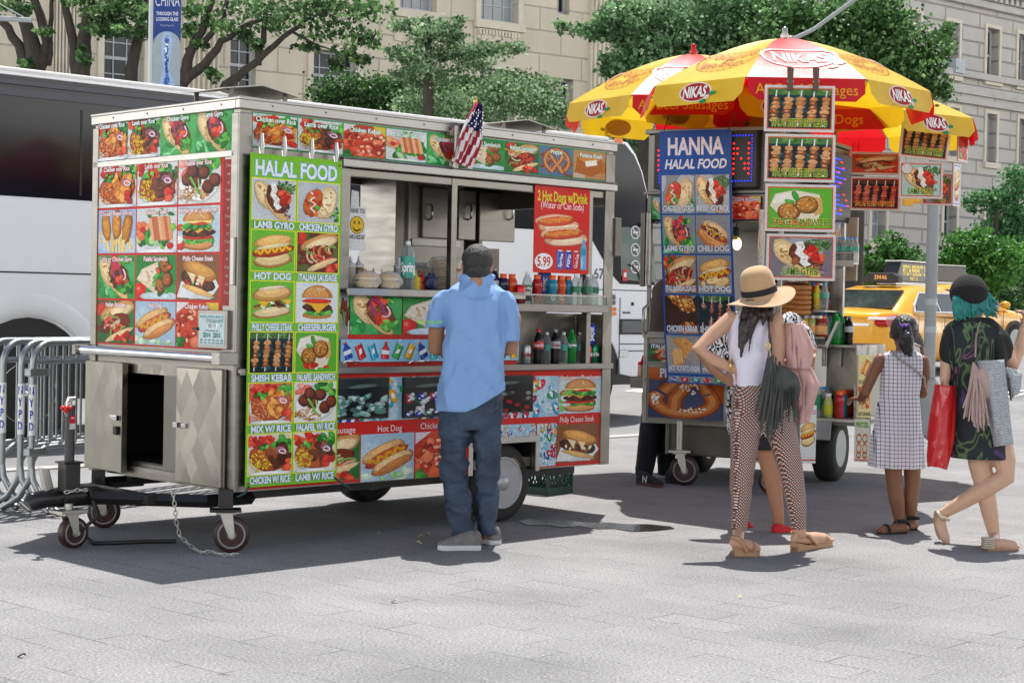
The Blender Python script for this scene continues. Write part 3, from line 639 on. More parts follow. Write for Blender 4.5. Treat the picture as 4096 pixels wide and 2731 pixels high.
mr_ = MB(); p = BS(1500,500); mr_.tube([(p[0] - .05,-.02, p[1] + .3),(p[0] + .15,-.25, p[1] + .25),(p[0] + .2,-.3, p[1] - .0)],.025,8); mr_.box(p[0] + .1, p[0] + .3,-.42,-.18, p[1] - .5, p[1] - .05); mr_.build('wing_mirror', M['black'], bus, bevel=.03)
# ------------------------------------------------------------------ yellow taxis
M['taxi'] = mat('taxi_yellow_paint', (.86,.40,.008),.28, var=.03, coat=.6)
M['car_glass'] = mat('car_window_glass', (.035,.045,.045),.03, var=.6, vs=2.2, spec=.6)
M['red_lens'] = mat('red_tail_lens', (.45,.01,.015),.15, var=.2, vs=20)
M['clear_lens'] = mat('clear_lens', (.7,.6,.6),.12)
M['taxi_ad'] = mat('taxi_ad_print', (1,1,1),.3, attr=True)
def taxi(loc, rz, label, ad=0):
 t = thing('taxi', label, 'taxi', loc, rz, 'yellow taxis on the avenue')
 # lower body: x forward, rings (y, z)
 st = [(-2.40,.55,.42,.92,.90),(-2.36,.74,.30,1.00,.97),(-2.25,.84,.24,1.04,1.03),(-1.9,.895,.22,1.07,1.07),(-1.3,.91,.2,1.02,1.06),(-.3,.915,.2,.98,1.0),(.7,.915,.2,.96,.98),(1.1,.905,.2,.95,1.02),(1.6,.89,.2,.90,.99),(2.0,.85,.22,.84,.92),(2.28,.74,.28,.74,.80),(2.40,.5,.36,.64,.68)]
 b = MB(); ring = []
 for (x, w, z0, zs, zc) in st:
  ring.append([(x, 0, z0),(x, w * .8, z0),(x, w * .97, z0 + .07),(x, w, z0 + (zs - z0) * .5),(x, w * .985, zs - .10),(x, w * .93, zs - .02),(x, w * .72, zc),(x, 0, zc + .025)])
 n = len(ring[0])
 for sgn in (1,-1):
  vs_ = [(p[0], p[1] * sgn, p[2]) for r in ring for p in r]
  fs = []
  for i in range(len(ring) - 1):
   for j in range(n - 1):
    q = (i * n + j, (i + 1) * n + j, (i + 1) * n + j + 1, i * n + j + 1); fs.append(q if sgn > 0 else tuple(reversed(q)))
  e = len(ring) - 1
  fs.append(tuple(range(n)) if sgn < 0 else tuple(reversed(range(n)))); fs.append(tuple(e * n + k for k in (range(n) if sgn > 0 else reversed(range(n)))))
  b.add(vs_, fs, smooth=True)
 bo_ = b.build('body', M['taxi'], t, fix=True); sb = bo_.modifiers.new('s', 'SUBSURF'); sb.levels = 1; sb.render_levels = 1
 # greenhouse
 g = MB(); gs = [(-1.72,.80,1.04,1.045),(-1.1,.70,1.0,1.36),(-.6,.645,1.0,1.45),(.1,.64,1.0,1.465),(.55,.66,.98,1.40),(1.22,.78,.97,1.0)]
 def gp(i, s): x, w, z0, z1 = gs[i]; return [(x, s * .84, z0 - .04),(x, s * (w + .02), z1 - .05),(x, s * (w - .12), z1),(x, 0, z1 + .012)]
 for s in (1,-1):
  vs_ = [p for i in range(6) for p in gp(i, s)]
  fs = [((i * 4 + j),(i + 1) * 4 + j, (i + 1) * 4 + j + 1, i * 4 + j + 1) for i in range(5) for j in range(3)]
  g.add(vs_, fs if s > 0 else [tuple(reversed(f)) for f in fs], smooth=True)
 roof = g.build('roof', M['taxi'], t, fix=True)
 def quad(name, pts, mt, off=.012, parent=t):
  pts = [Vector(p) for p in pts]; nn = (pts[1] - pts[0]).cross(pts[-1] - pts[0]).normalized()
  c = sum(pts, Vector()) / len(pts)
  if nn.dot(c - Vector((-.3,0,.9))) < 0: nn = -nn
  q = MB(); k = len(pts); q.add([p + nn * off for p in pts] + [p - nn * .02 for p in pts],[tuple(range(k)), tuple(reversed(range(k, 2 * k)))] + [(i, (i + 1) % k, k + (i + 1) % k, k + i) for i in range(k)])
  return q.build(name, mt, parent, fix=True)
 quad('rear_window', [(-1.70,.66,1.075),(-1.70,-.66,1.075),(-1.12,-.575,1.36),(-1.12,.575,1.36)], M['car_glass'],.02)
 quad('windscreen', [(1.15,.70,1.02),(1.15,-.70,1.02),(.58,-.58,1.39),(.58,.58,1.39)], M['car_glass'],.03)
 for s in (1,-1):
  def sp(x, k): # point on the glasshouse side
   return (x, s * (.855 - .19 * k),1.0 + .38 * k)
  fr_ = [sp(-1.32,.06), sp(-1.22,.36), sp(-.86,.92), sp(.42,.92), sp(.95,.12), sp(.9,.02)]
  quad('window_trim', fr_, M['chrome'],.014)
  quad('side_window', [sp(-1.22,.10), sp(-1.17,.33), sp(-.84,.85), sp(-.36,.85), sp(-.36,.10)], M['car_glass'],.022)
  quad('side_window', [sp(-.28,.10), sp(-.28,.85), sp(.40,.85), sp(.84,.12)], M['car_glass'],.022)
  tl = MB(); tl.prism([(-2.40,.84),(-2.36,.95),(-1.98,.985),(-1.85,.95),(-2.02,.82),(-2.33,.79)], 'y', s * .70, s * .905); o_ = tl.build('tail_light', M['red_lens'], t, bevel=.02, fix=True)
  tl = MB(); tl.prism([(-2.415,.90),(-2.38,.945),(-2.05,.965),(-2.1,.91)], 'y', s * .60, s * .912); tl.build('reversing_lens', M['clear_lens'], o_, fix=True)
  hl = MB(); hl.prism([(2.30,.62),(2.22,.76),(1.85,.83),(1.9,.68)], 'y', s * .62, s * .875); hl.build('headlight', M['clear_lens'], t, bevel=.02, fix=True)
  for x in (-1.42,1.38):
   w = MB(); w.lathe([(.335,-.0),(.335,.18),(.31,.22),(.2,.2)],(x, s * .72,.335),24, axis=(0, s, 0)); wo = w.build('wheel', M['rubber'], t)
   w = MB(); w.lathe([(.215,.205),(.2,.19),(.05,.2),(0,.2)],(x, s * .72,.335),20, axis=(0, s, 0)); w.build('rim', M['galv'], wo)
   w = MB(); w.prism(arc(x, .335,.40,180,0) , 'y', s * .80, s * .917); w.build('wheel_arch', M['black'], t, fix=True)
  mm = MB(); mm.ell((.85, s * 1.0,1.06),(.09,.12,.08),10,6); mm.build('mirror', M['taxi'], t)
  hd = MB(); hd.box(-.95,-.75, s * .91 - .02, s * .91 + .02,.84,.87); hd.box(.0,.2, s * .91 - .02, s * .91 + .02,.84,.87); hd.build('door_handle', M['taxi'], t)
  sm = MB()
  for x in (-.32,-1.28,.92): sm.box(x - .006, x + .006, s * .918 - .003, s * .918 + .003,.35,.96)
  sm.build('door_seam', M['black'], t)
  dd = MB(); dd.lathe([(.09,.0),(.09,.006)],(.05, s * .915,.64),16, axis=(0, s, 0)); dd.box(-.32,-.1, s * .919 - .002, s * .919 + .002,.62,.66); dd.box(.32,.5, s * .919 - .002, s * .919 + .002,.6,.64); dd.build('door_lettering', M['black'], t)
 tr = MB(); tr.box(-2.395,-2.33,-.62,.62,.80,.84); tr.build('chrome_strip', M['chrome'], t)
 bp = MB(); bp.box(-2.43,-2.2,-.70,.70,.36,.42); bp.build('bumper_step', M['black'], t, bevel=.02)
 # roof advertising box
 ad_ = MB(); ad_.prism([(-.58,1.52),(-.36,1.86),(.62,1.86),(.80,1.52)], 'y', -.14,.14); a_ = ad_.build('roof_sign', M['grey_plastic'] if ad else mat('roof_sign_black', (.02,.021,.022),.25), t, bevel=.02)
 ra = MB(); ra.box(-.6,.85,-.17,.17,1.475,1.522); ra.build('roof_rack', M['alu'], t)
 top = MB(); top.box(-.37,.63,-.15,.15,1.861,1.885); top.build('sign_cap', M['alu'], a_)
 rl = MB(); rl.prism([(-.32,1.50),(-.32,1.60),(-.22,1.66),(.22,1.66),(.32,1.60),(.32,1.50)], 'x', -.82,-.66); rlo = rl.build('roof_light', M['black'], t, bevel=.01)
 return t, a_, rlo
tx_loc = at(2047,760,26.0); TA = R(51)
d_ = Vector((math.cos(TA), math.sin(TA),0)); l_ = Vector((-math.sin(TA), math.cos(TA),0))
tc_ = tx_loc + d_ * 2.2 + l_ * .90; taxi1, ad1, rl1 = taxi((tc_.x, tc_.y, .36), TA, 'yellow taxi with a black roof sign beyond the grey pole, rear end showing')
p2_ = at(2326,765,36); A2 = R(40); c2 = p2_ - Vector((math.cos(A2), math.sin(A2),0)) * 1.38 + Vector((-math.sin(A2), math.cos(A2),0)) * .85
taxi2, ad2, rl2 = taxi((c2.x, c2.y, .52), A2, 'second yellow taxi behind the black beanie, its hood and front wheel at the right edge', 1)
# ------------------------------------------------------------------ steel crowd barriers
def barrier(loc, rz, label, sticker=True):
 t = thing('crowd_barrier', label, 'barrier', loc, rz, 'steel crowd barriers stacked beside the cart'); Lb = 2.3; Hb = 1.08; r = .021
 f = MB(); c = .14
 def corner(cx, cz, a0, a1): return [(cx + c * math.cos(R(a0 + (a1 - a0) * i / 6)),0, cz + c * math.sin(R(a0 + (a1 - a0) * i / 6))) for i in range(7)]
 f.tube([(0,0,.24)] + corner(c, Hb - c, 180,90) + corner(Lb - c, Hb - c, 90,0) + [(Lb, 0,.24)], r, 10)
 f.build('frame', M['galv'], t)
 q = MB(); q.tube([(0,0,.30)] + [(c - c * math.cos(R(a)),0,.30 + .12 * math.sin(R(a))) for a in (20,45,70,90)] + [(Lb - c, 0,.42),(Lb, 0,.30)], r * .9,10); q.build('bottom_rail', M['galv'], t)
 q = MB(); q.tube([(.02,0, Hb - .12),(Lb - .02,0, Hb - .12)], r * .7,8); q.build('upper_rail', M['galv'], t)
 nb = 19
 for i in range(nb):
  x = .14 + (Lb - .28) * i / (nb - 1); q = MB(); q.cyl((x, 0,.41),(x, 0, Hb - .01),.0085, n=7); q.build('bar', M['galv'], t)
 for x in (0, Lb):
  for s in (-1,1):
   q = MB(); q.tube([(x, 0,.30),(x, s * .015,.22),(x, s * .10,.11),(x, s * .26,.025)], r, 9); q.build('foot', M['galv'], t)
 if sticker:
  q = MB(); q.cyl((0,0,.50),(0,0,.82), r + .0012, n=12, caps=False); so_ = q.build('sticker', M['white'], t)
  so_['stick'] = 1
 return t
bd = R(58)
bars_ = []
for i, (px, py, Y) in enumerate(((71,1180,10.55),(45,1180,10.62),(3,1180,10.72),(-30,1180,10.8))):
 p = at(px, py, Y); bars_.append(barrier((p.x, p.y, 0), bd + R(i * 1.5),['steel crowd barrier nearest the trailer hitch, police sticker on its post', 'second steel crowd barrier from the trailer hitch, tucked behind the nearest one', 'third steel crowd barrier from the hitch, cut by the left edge', 'outermost steel crowd barrier at the left edge, only its bars showing'][i]))
for z in (.37,.87):
 q = MB(); q.box(-.045,.10,-.028,.028, z, z + .05); q.build('clamp', M['galv'], bars_[0], bevel=.006)
# ------------------------------------------------------------------ poles and lamps
def pole_thing(name, label, cat, px, Y, r, ztop, mt, base_r=0, zb=.0):
 p = at(px, 700, Y); t = thing(name, label, cat, (p.x, p.y, 0)); q = MB()
 q.cyl((0,0, zb),(0,0, ztop), r, r * .93,20); q.build('post', mt, t)
 if base_r: q = MB(); q.lathe([(base_r * 1.15, zb),(base_r * 1.1, zb + .12),(base_r, zb + .2),(base_r, .50),(base_r * .98,.56),(base_r * 1.12,.575),(base_r * 1.12,.60),(r, .66)],(0,0,0),20); q.build('base', mt, t)
 return t
M['pole_grey'] = mat('grey_pole_paint', (.29,.31,.32),.5, var=.12, vs=4, bump=.15, bs=60)
gp_ = pole_thing('street_pole', 'grey steel pole with strips of tape between the girl and the taxi', 'pole', 2138,19.0,.068,3.25, M['pole_grey'],.10)
for py in (694,757):
 z = 1.38 - (py - 719) / 3869 * 19; q = MB(); q.cyl((0,0, z - .035),(0,0, z + .035),.071, n=20); q.build('tape', mat('clear_tape', (.42,.46,.46),.25), gp_)
q = MB(); z = 1.38 - (463 - 719) / 3869 * 19; q.tube([(-.06,-.02, z),(-.28,-.06, z),(-.3,-.06, z)],[.035,.035,.05],10); q.lathe([(.06,-.06),(.07,0),(.05,.06)],(-.3,-.06, z),12, axis=(0,0,1)); q.build('signal_bracket', mat('signal_yellow', '#e0a020', .4), gp_)
lp_ = pole_thing('lamp_post', 'galvanised lamp post carrying a tall blue banner above the coach', 'lamp post', 340,27,.062,9, M['galv'])
k = 27 / 3869
bn = thing('street_banner', 'tall blue exhibition banner with a white vase panel hanging on the lamp post', 'banner', tuple(at(382,98,27)))
BANNER_POLE = (bn, k)
al = at(-160,47,22); t = thing('street_lamp', 'grey horizontal mast arm poking in at the top left', 'street lamp', (al.x, al.y, 0)); q = MB(); q.cyl((0,0,-.1),(0,0, al.z + .3),.1, n=16); q.build('post', M['pole_grey'], t)
e = at(72,47,22) - Vector((al.x, al.y, 0)); q = MB(); q.cyl((0,0, e.z + .05), e, .045,.032, n=12); q.build('mast_arm', M['pole_grey'], t)
q = MB(); a_ = at(0,10,22) - Vector((al.x, al.y, 0)); b_ = at(62,45,22) - Vector((al.x, al.y, 0)); q.tube([a_ + (a_ - b_), a_, b_],.008,6); q.build('cable', M['pole_grey'], t)
p = at(1816,90,25); t = thing('street_lamp', 'slim grey lamp post with an upward slanting arm above the front umbrella', 'street lamp', (p.x, p.y, 0)); q = MB(); q.cyl((0,0,-.1),(0,0, p.z),.045, n=14); q.ell((0,0, p.z),.05,10,6); q.build('post', M['pole_grey'], t)
q = MB(); a_ = at(1818,92,25); b_ = at(1990,-20,25); o_ = Vector((p.x, p.y, 0)); q.tube([a_ - o_, a_.lerp(b_, .3) - o_ - Vector((0,0,.06)), b_ - o_],.032,10); q.build('arm', M['pole_grey'], t)
# ------------------------------------------------------------------ lettering: glyph outlines from the built-in font, laid out here
GLY = {}
CH = "ABCDEFGHIJKLMNOPQRSTUVWXYZabcdefghijklmnopqrstuvwxyz0123456789/.,()&'-"
def _glyphs():
 tmp = []
 def mk(body, off):
  c = bpy.data.curves.new('t', 'FONT'); c.body = body; c.offset = off; c.resolution_u = 3; c.fill_mode = 'BOTH'
  o = bpy.data.objects.new('t', c); COL.objects.link(o); tmp.append(o); return o
 base = {ch: mk('H' + ch + 'H', 0) for ch in CH}; hh = mk('HH', 0); sets = {}
 for w, off in (('r', 0.0),('b', .022),('h', .032),('o', .062)): sets[w] = {ch: mk(ch, off) for ch in CH}
 bpy.context.view_layer.update(); dg = bpy.context.evaluated_depsgraph_get()
 def ext(o):
  e = o.evaluated_get(dg); me = e.to_mesh(); xs = [v.co.x for v in me.vertices]; r = (min(xs), max(xs)); e.to_mesh_clear(); return r
 H0 = ext(hh)
 for ch in CH: a = ext(base[ch]); GLY[ch] = {'adv': (a[1] - a[0]) - (H0[1] - H0[0])}
 for w in sets:
  for ch in CH:
   e = sets[w][ch].evaluated_get(dg); me = e.to_mesh()
   GLY[ch][w] = ([(v.co.x, v.co.y) for v in me.vertices],[tuple(p.vertices) for p in me.polygons]); e.to_mesh_clear()
 ys = [p[1] for p in GLY['H']['r'][0]]; GLY['cap'] = max(ys)
 for o in tmp: c = o.data; bpy.data.objects.remove(o); bpy.data.curves.remove(c)
_glyphs()
def hx(c): return lin(c) if isinstance(c, str) else c
class Print:
 """flat printed sheet: shapes laid one over the other in panel metres (x right, y up), clipped to the current cell"""
 def __init__(s, seed=1): s.v = []; s.f = []; s.c = []; s.h = 0.0; s.hm = 0; s.cell(0,0,1,1); s.r = random.Random(seed); s.clip = None
 def cell(s, x, y, w, h, clip=True): s.x, s.y, s.w, s.hh = x, y, w, h; s.clip = (x, y, x + w, y + h) if clip else None; s.a = w / h; s.iso = 1.0
 def raw(s, pts, col, dz=.00004):
  if s.clip:
   x0, y0, x1, y1 = s.clip
   if any(p[0] < x0 or p[0] > x1 or p[1] < y0 or p[1] > y1 for p in pts):
    for ax, lim, sg in ((0, x0,1),(0, x1,-1),(1, y0,1),(1, y1,-1)):
     o = []
     for i in range(len(pts)):
      a, b = pts[i - 1], pts[i]; da, db = (a[ax] - lim) * sg, (b[ax] - lim) * sg
      if (da < 0) != (db < 0): t = da / (da - db); o.append((a[0] + (b[0] - a[0]) * t, a[1] + (b[1] - a[1]) * t))
      if db >= 0: o.append(b)
     pts = o
     if len(pts) < 3: return
  s.h += dz; b = len(s.v); s.v += [(p[0], p[1], s.h) for p in pts]; s.f.append(list(range(b, b + len(pts)))); s.c.append(hx(col)); s.hm = max(s.hm, s.h)
 def P(s, u, v): return (s.x + u * s.w, s.y + v * s.hh)
 def poly(s, pts, col): s.raw([s.P(*p) for p in pts], col)
 def bg(s, col, col2=None, n=7):
  s.poly([(0,0),(1,0),(1,1),(0,1)], col)
  if col2:
   for _ in range(n): s.blob(s.r.random(), s.r.random(),.10 + s.r.random() * .2,.08 + s.r.random() * .18, s.r.random() * 180, tuple(a * .55 + b * .45 for a, b in zip(hx(col), hx(col2))), wob=-.2)
 def blob(s, cx, cy, rx, ry, rot, col, n=14, wob=.06):
  c, sn = math.cos(R(rot)), math.sin(R(rot)); col = hx(col); ks = [1 + s.r.uniform(-wob, wob) for _ in range(n)]; shade = wob > 0 and max(rx, ry) * s.hh > .006
  j = s.r.uniform(.9,1.1) if shade else 1.0
  # a photographed lump: darker rim, body, lighter top
  for sc_, dx, dy, g in (((1,0,0,.62),(.92,-.02,.05,1.0),(.5,-.12,.3,1.22)) if shade else ((1,0,0,1),)):
   pts = []
   for i in range(n):
    a = 2 * math.pi * i / n; x, y = rx * math.cos(a) * ks[i] * sc_, ry * math.sin(a) * ks[i] * sc_; xx, yy = x * c - y * sn, x * sn + y * c; m_ = min(rx, ry)
    pts.append(s.P(cx + (xx + dx * m_) * s.iso, cy + yy + dy * m_))
   s.raw(pts, tuple(min(1, v * g * j) for v in col),.00004 if not shade else .000014 if n < 14 else .00003)
 def sc(s, n, cx, cy, rx, ry, rot, sz, asp, cols, ori=None, wob=.15):
  c, sn = math.cos(R(rot)), math.sin(R(rot))
  for _ in range(n):
   a = s.r.random() * 6.283; k = math.sqrt(s.r.random()); x, y = rx * k * math.cos(a), ry * k * math.sin(a); z = sz * (.7 + .6 * s.r.random())
   s.blob(cx + x * c - y * sn, cy + x * sn + y * c, z, z * asp, s.r.random() * 180 if ori is None else ori + s.r.uniform(-15,15), s.r.choice(cols),8, wob)
 def st(s, pts, w, col):
  P = [Vector((p[0], p[1])) for p in pts]; L = []; Rr = []
  for i in range(len(P)):
   d = P[min(i + 1, len(P) - 1)] - P[max(i - 1,0)]; d.normalize(); nn = Vector((-d.y, d.x)) * w / 2; L.append(P[i] + nn); Rr.append(P[i] - nn)
  for i in range(len(P) - 1): s.raw([s.P(*L[i]), s.P(*L[i + 1]), s.P(*Rr[i + 1]), s.P(*Rr[i])], col, .000002)
  s.h += .00002
 def ring(s, cx, cy, rx, ry, rot, w, col, a0=0, a1=360):
  c, sn = math.cos(R(rot)), math.sin(R(rot)); s.st([(cx + rx * math.cos(R(a)) * c - ry * math.sin(R(a)) * sn, cy + rx * math.cos(R(a)) * sn + ry * math.sin(R(a)) * c) for a in [a0 + (a1 - a0) * i / 16 for i in range(17)]], w, col)
 def text(s, t, cx, cy, h, col, w=None, out=None, wt='b', slant=0.0, align='c', rot=0, maxw=None):
  # metres; cy = middle of the capitals
  k = h / GLY['cap']; adv = [GLY[c]['adv'] if c != ' ' else .28 for c in t]; tot = sum(adv) * k; sx = 1.0
  if w: sx = w / tot
  elif maxw and tot > maxw: sx = maxw / tot
  x = cx - (tot * sx / 2 if align == 'c' else 0); y = cy - h / 2; clip = s.clip; ca, sa = math.cos(R(rot)), math.sin(R(rot))
  for lay, c_ in ((('o', out),) if out else ()) + ((wt, col),):
   s.h += .0001; xx = x; h0 = s.h
   for ch, a in zip(t, adv):
    if ch != ' ':
     vs_, fs = GLY[ch][lay]; s.h += .000003; b = len(s.v)
     for p in vs_:
      qx, qy = xx + p[0] * k * sx + p[1] * k * slant - cx, y + p[1] * k - cy
      s.v.append((cx + qx * ca - qy * sa, cy + qx * sa + qy * ca, s.h))
     for f in fs: s.f.append([b + i for i in f]); s.c.append(hx(c_))
    xx += a * k * sx
   s.hm = max(s.hm, s.h)
 def rect(s, x, y, w, h, col): c = s.clip; s.clip = None; s.raw([(x, y),(x + w, y),(x + w, y + h),(x, y + h)], col); s.clip = c
 def build(s, name, parent, o, ex, ey, mt, back=.004, size=None, fn=None, sub=None, label=None):
  """o = bottom-left corner, ex/ey unit axes in parent space; backing board of thickness back; fn(x, y) optional offset along the normal"""
  o, ex, ey = Vector(o), Vector(ex), Vector(ey); nz = ex.cross(ey); mb = MB()
  vs_ = [o + ex * p[0] + ey * p[1] + nz * (p[2] + (fn(p[0], p[1]) if fn else 0)) for p in s.v]
  mb.v = vs_; mb.f = [list(f) for f in s.f]; mb.c = list(s.c); mb.mi = [0] * len(s.f); mb.sm = [False] * len(s.f)
  if size:
   W, H = size; nx, ny = (sub or (1,1)); bc = s.c[0]
   mb.sheet(lambda u, v: o + ex * (u * W) + ey * (v * H) + nz * ((fn(u * W, v * H) if fn else 0) - .0002), nx, ny, back, smooth=False, col=bc)
  return mb.build(name, mt, parent, label=label)
 def build_map(s, name, parent, fn, mt):
  # wrap the print round a curved surface: fn(x, y, h) -> point
  mb = MB(); mb.v = [Vector(fn(*p)) for p in s.v]; mb.f = [list(f) for f in s.f]; mb.c = list(s.c); mb.mi = [0] * len(s.f); mb.sm = [False] * len(s.f)
  return mb.build(name, mt, parent)
 def bgrid(s, x, y, w, h, col, n=10, m=20):
  # background split into a grid so that it can follow a bent sheet
  c = s.clip; s.clip = None
  for i in range(n):
   for j in range(m): s.raw([(x + w * i / n, y + h * j / m),(x + w * (i + 1) / n, y + h * j / m),(x + w * (i + 1) / n, y + h * (j + 1) / m),(x + w * i / n, y + h * (j + 1) / m)], col, 0)
  s.h += .0001; s.clip = c
# ------------------------------------------------------------------ food pictures, drawn in a unit cell
GR = ['#2f8a35', '#4caf3a', '#7cc850', '#1f6a2c']; MEAT = ['#5e2c18', '#7a3a20', '#96502c', '#4a2012']; CHK = ['#d8742a', '#e8943c', '#b85a22', '#f0a850']; TOM = ['#d8301e', '#ee5a3a', '#b81e14']
def f_rice(p, kind='chicken', bgc='#dfe3e4'):
 p.bg(bgc, '#c9d2d4', 4); yl = kind == 'lamb'
 p.blob(.5,.40,.52,.40,0, '#f4f6f6'); p.blob(.5,.44,.48,.38,0, '#b9562a')
 p.sc(20,.3,.82,.3,.16,0,.1,.7, TOM); p.sc(22,.8,.75,.22,.2,0,.10,.6, GR)
 p.sc(70,.28,.34,.26,.26,0,.045,.3,['#e8c42a', '#d9ae18', '#f4d84a'] if yl else ['#e07a3c', '#ec9458', '#c85f2c', '#f2b080'])
 p.sc(26,.70,.45,.26,.26,0,.11,.6, MEAT if yl else CHK); 
 if not yl: p.sc(14,.55,.62,.3,.2,0,.09,.5, CHK + ['#f4ac3c'])
 p.ring(.75,.60,.1,.06,-20,.03, '#c86a9a'); p.ring(.78,.56,.08,.05,-20,.03, '#f0e4ee'); p.sc(8,.3,.7,.15,.1,0,.06,.6, GR); p.sc(4,.85,.25,.1,.15,0,.09,.8, TOM)
 p.blob(.5,.03,.5,.05,0, '#eef2f3')
def f_falrice(p):
 p.bg('#dfe6e2', '#f4f4f0', 4); p.blob(.5,.42,.5,.42,0, '#f4f4f2'); p.sc(60,.35,.2,.36,.16,0,.05,.3,['#b8803c', '#d8a458', '#a06a30']); p.sc(16,.75,.8,.26,.2,0,.11,.6, GR); p.sc(8,.2,.8,.2,.15,0,.1,.7,['#f0a090', '#e87060'])
 for (x, y) in ((.22,.55),(.42,.5),(.62,.68),(.72,.36),(.88,.5),(.35,.72)):
  p.blob(x, y, .14,.16,0, '#4a1c14'); p.blob(x - .02, y + .02,.11,.12,0, '#7a3424'); p.sc(7, x - .02, y + .03,.08,.09,0,.02,.7,['#9a4c34', '#642818'])
 p.st([(.3,.6),(.42,.4),(.52,.2)],.05, '#6cc04c'); p.st([(.5,.55),(.52,.35)],.03, '#a8d870')
def f_gyro(p, bgc='#2f9a4a', white=False):
 p.bg(bgc, '#5cc070' if not white else '#c4ccd0', 8)
 if not white: p.sc(16,.3,.15,.4,.2,0,.14,.5,['#1f8a3c', '#3fae58', '#7cd08a'])
 if white: p.sc(60,.75,.8,.26,.16,0,.05,.4,['#4f7a3a', '#6b9a4c', '#2f5a28'])
 p.blob(.28,.6,.2,.4,25, '#e8c48c'); p.blob(.25,.62,.15,.34,25, '#f0d4a0'); p.sc(8,.25,.6,.1,.28,25,.04,.6,['#c89858', '#b8843c']); p.blob(.55,.28,.14,.42,40, '#e0b878')
 p.blob(.58,.52,.24,.38,28, '#6a3018'); p.sc(20,.58,.5,.2,.3,28,.1,.6, MEAT + ['#a8582c'])
 if white:
  p.sc(12,.72,.58,.12,.2,25,.09,.7, TOM + ['#e8704c']); p.st([(.46,.9),(.5,.75),(.46,.62),(.56,.5),(.54,.38),(.62,.28)],.13, '#f4f4f0'); p.sc(10,.52,.6,.06,.25,10,.012,1,['#6a7a60']); p.sc(14,.75,.2,.18,.1,-30,.05,.3,['#8a4a5a', '#c8a0b0', '#5a2c18'])
 else:
  p.sc(6,.5,.82,.2,.1,0,.1,.7, TOM); p.ring(.52,.62,.1,.26,20,.05, '#a83a7c'); p.ring(.6,.6,.12,.2,40,.035, '#f0dce8', 200,360); p.sc(5,.6,.4,.12,.16,0,.1,.6, TOM); p.sc(16,.75,.25,.16,.12,20,.09,.6, GR); p.sc(6,.72,.84,.1,.08,0,.06,.6, GR)
def f_wrap(p, bgc='#b8c0c6'):
 p.bg(bgc, '#cdd4d8', 4); p.sc(16,.9,.2,.12,.2,0,.06,.5, GR); p.blob(.68,.5,.26,.44,-20, '#e8c896'); p.blob(.72,.5,.2,.38,-20, '#f0d8ac'); p.sc(14,.74,.5,.14,.3,-20,.04,.5,['#c8a068', '#b88c50', '#d8b47c'])
 p.blob(.36,.5,.22,.36,-20, '#c86428'); p.sc(22,.36,.48,.18,.3,-20,.08,.6, CHK + TOM + GR[:2]); p.st([(.3,.75),(.42,.66),(.28,.55),(.42,.46),(.3,.35),(.4,.25)],.04, '#f6f6f2'); p.sc(6,.44,.7,.06,.1,0,.06,.7,['#e04030'])
def f_falafel(p, bgc='#2a8a3c', red=True):
 p.bg(bgc, '#4aae54', 6); 
 if red: p.blob(.1,.18,.17,.2,0, '#d8281c'); p.blob(.07,.24,.05,.05,0, '#f07060'); p.blob(.6,.05,.5,.12,0, '#c8dcE4')
 p.poly([(.02,.45),(.15,.68),(.55,.85),(.62,.2),(.5,.12)], '#e8d4b4'); p.poly([(.05,.47),(.2,.66),(.5,.78),(.52,.3)], '#f2e4cc'); p.sc(10,.3,.5,.2,.14,20,.04,.5,['#d0b080', '#c09c68'])
 p.sc(26,.66,.45,.16,.36,0,.1,.6, GR)
 for (x, y) in ((.62,.3),(.80,.44),(.74,.74)):
  p.blob(x, y, .12,.17,10, '#7a4216'); p.blob(x - .02, y + .02,.10,.14,10, '#a8642a'); p.sc(9, x, y, .08,.12,0,.02,.7,['#c88a48', '#6a3812'])
 p.sc(4,.72,.6,.2,.2,0,.05,.8, TOM)
def f_ball(p, bgc='#5cb030'):
 p.bg(bgc); p.poly([(.02,.55),(.1,.85),(.4,.95),(.8,.85),(.86,.5),(.75,.1),(.3,.12)], '#e6dcc4'); p.poly([(.05,.6),(.12,.82),(.4,.9),(.42,.7)], '#f4eee0'); p.poly([(.66,.8),(.84,.75),(.86,.4),(.74,.3)], '#d8a860')
 for (x, y) in ((.32,.40),(.60,.58)):
  p.blob(x, y, .19,.23,0, '#8a5218'); p.blob(x, y + .02,.16,.2,0, '#b87a30'); p.sc(26, x, y + .02,.14,.18,0,.022,.7,['#d8a458', '#7a4412', '#e0b870'])
 p.sc(8,.45,.14,.32,.06,0,.08,.6, TOM + ['#f2f0ea']); p.blob(.42,.8,.05,.14,15, '#3f9a34'); p.blob(.33,.66,.09,.05,-20, '#58b044')
def f_hotdog(p, bgc='#a8c8e0', tilt=28, one=True, mus=True):
 p.bg(bgc, '#cfe0ea' if bgc == '#a8c8e0' else None, 5)
 if bgc == '#a8c8e0': p.sc(10,.5,.12,.5,.12,0,.1,.6,['#a8d8a0', '#d8ecd4'])
 c, s_ = math.cos(R(tilt)), math.sin(R(tilt))
 def T(u, v): return (.5 + u * c - v * s_, .5 + u * s_ + v * c)
 p.blob(*T(-.02,.14),.46,.16, tilt, '#d89858'); p.blob(*T(-.02,.17),.42,.12, tilt, '#e8b878'); p.blob(*T(0,.02),.46,.13, tilt, '#b83a1c'); p.blob(*T(0,.04),.42,.09, tilt, '#dc5a34')
 p.blob(*T(.03,-.16),.46,.17, tilt, '#d08040'); p.blob(*T(.03,-.13),.42,.13, tilt, '#eec48c'); p.blob(*T(.05,-.2),.36,.08, tilt, '#d88c4c')
 if mus: p.st([T(-.36 + .72 * i / 24,.05 + .055 * math.sin(i * 1.05)) for i in range(25)],.055, '#e0a818')
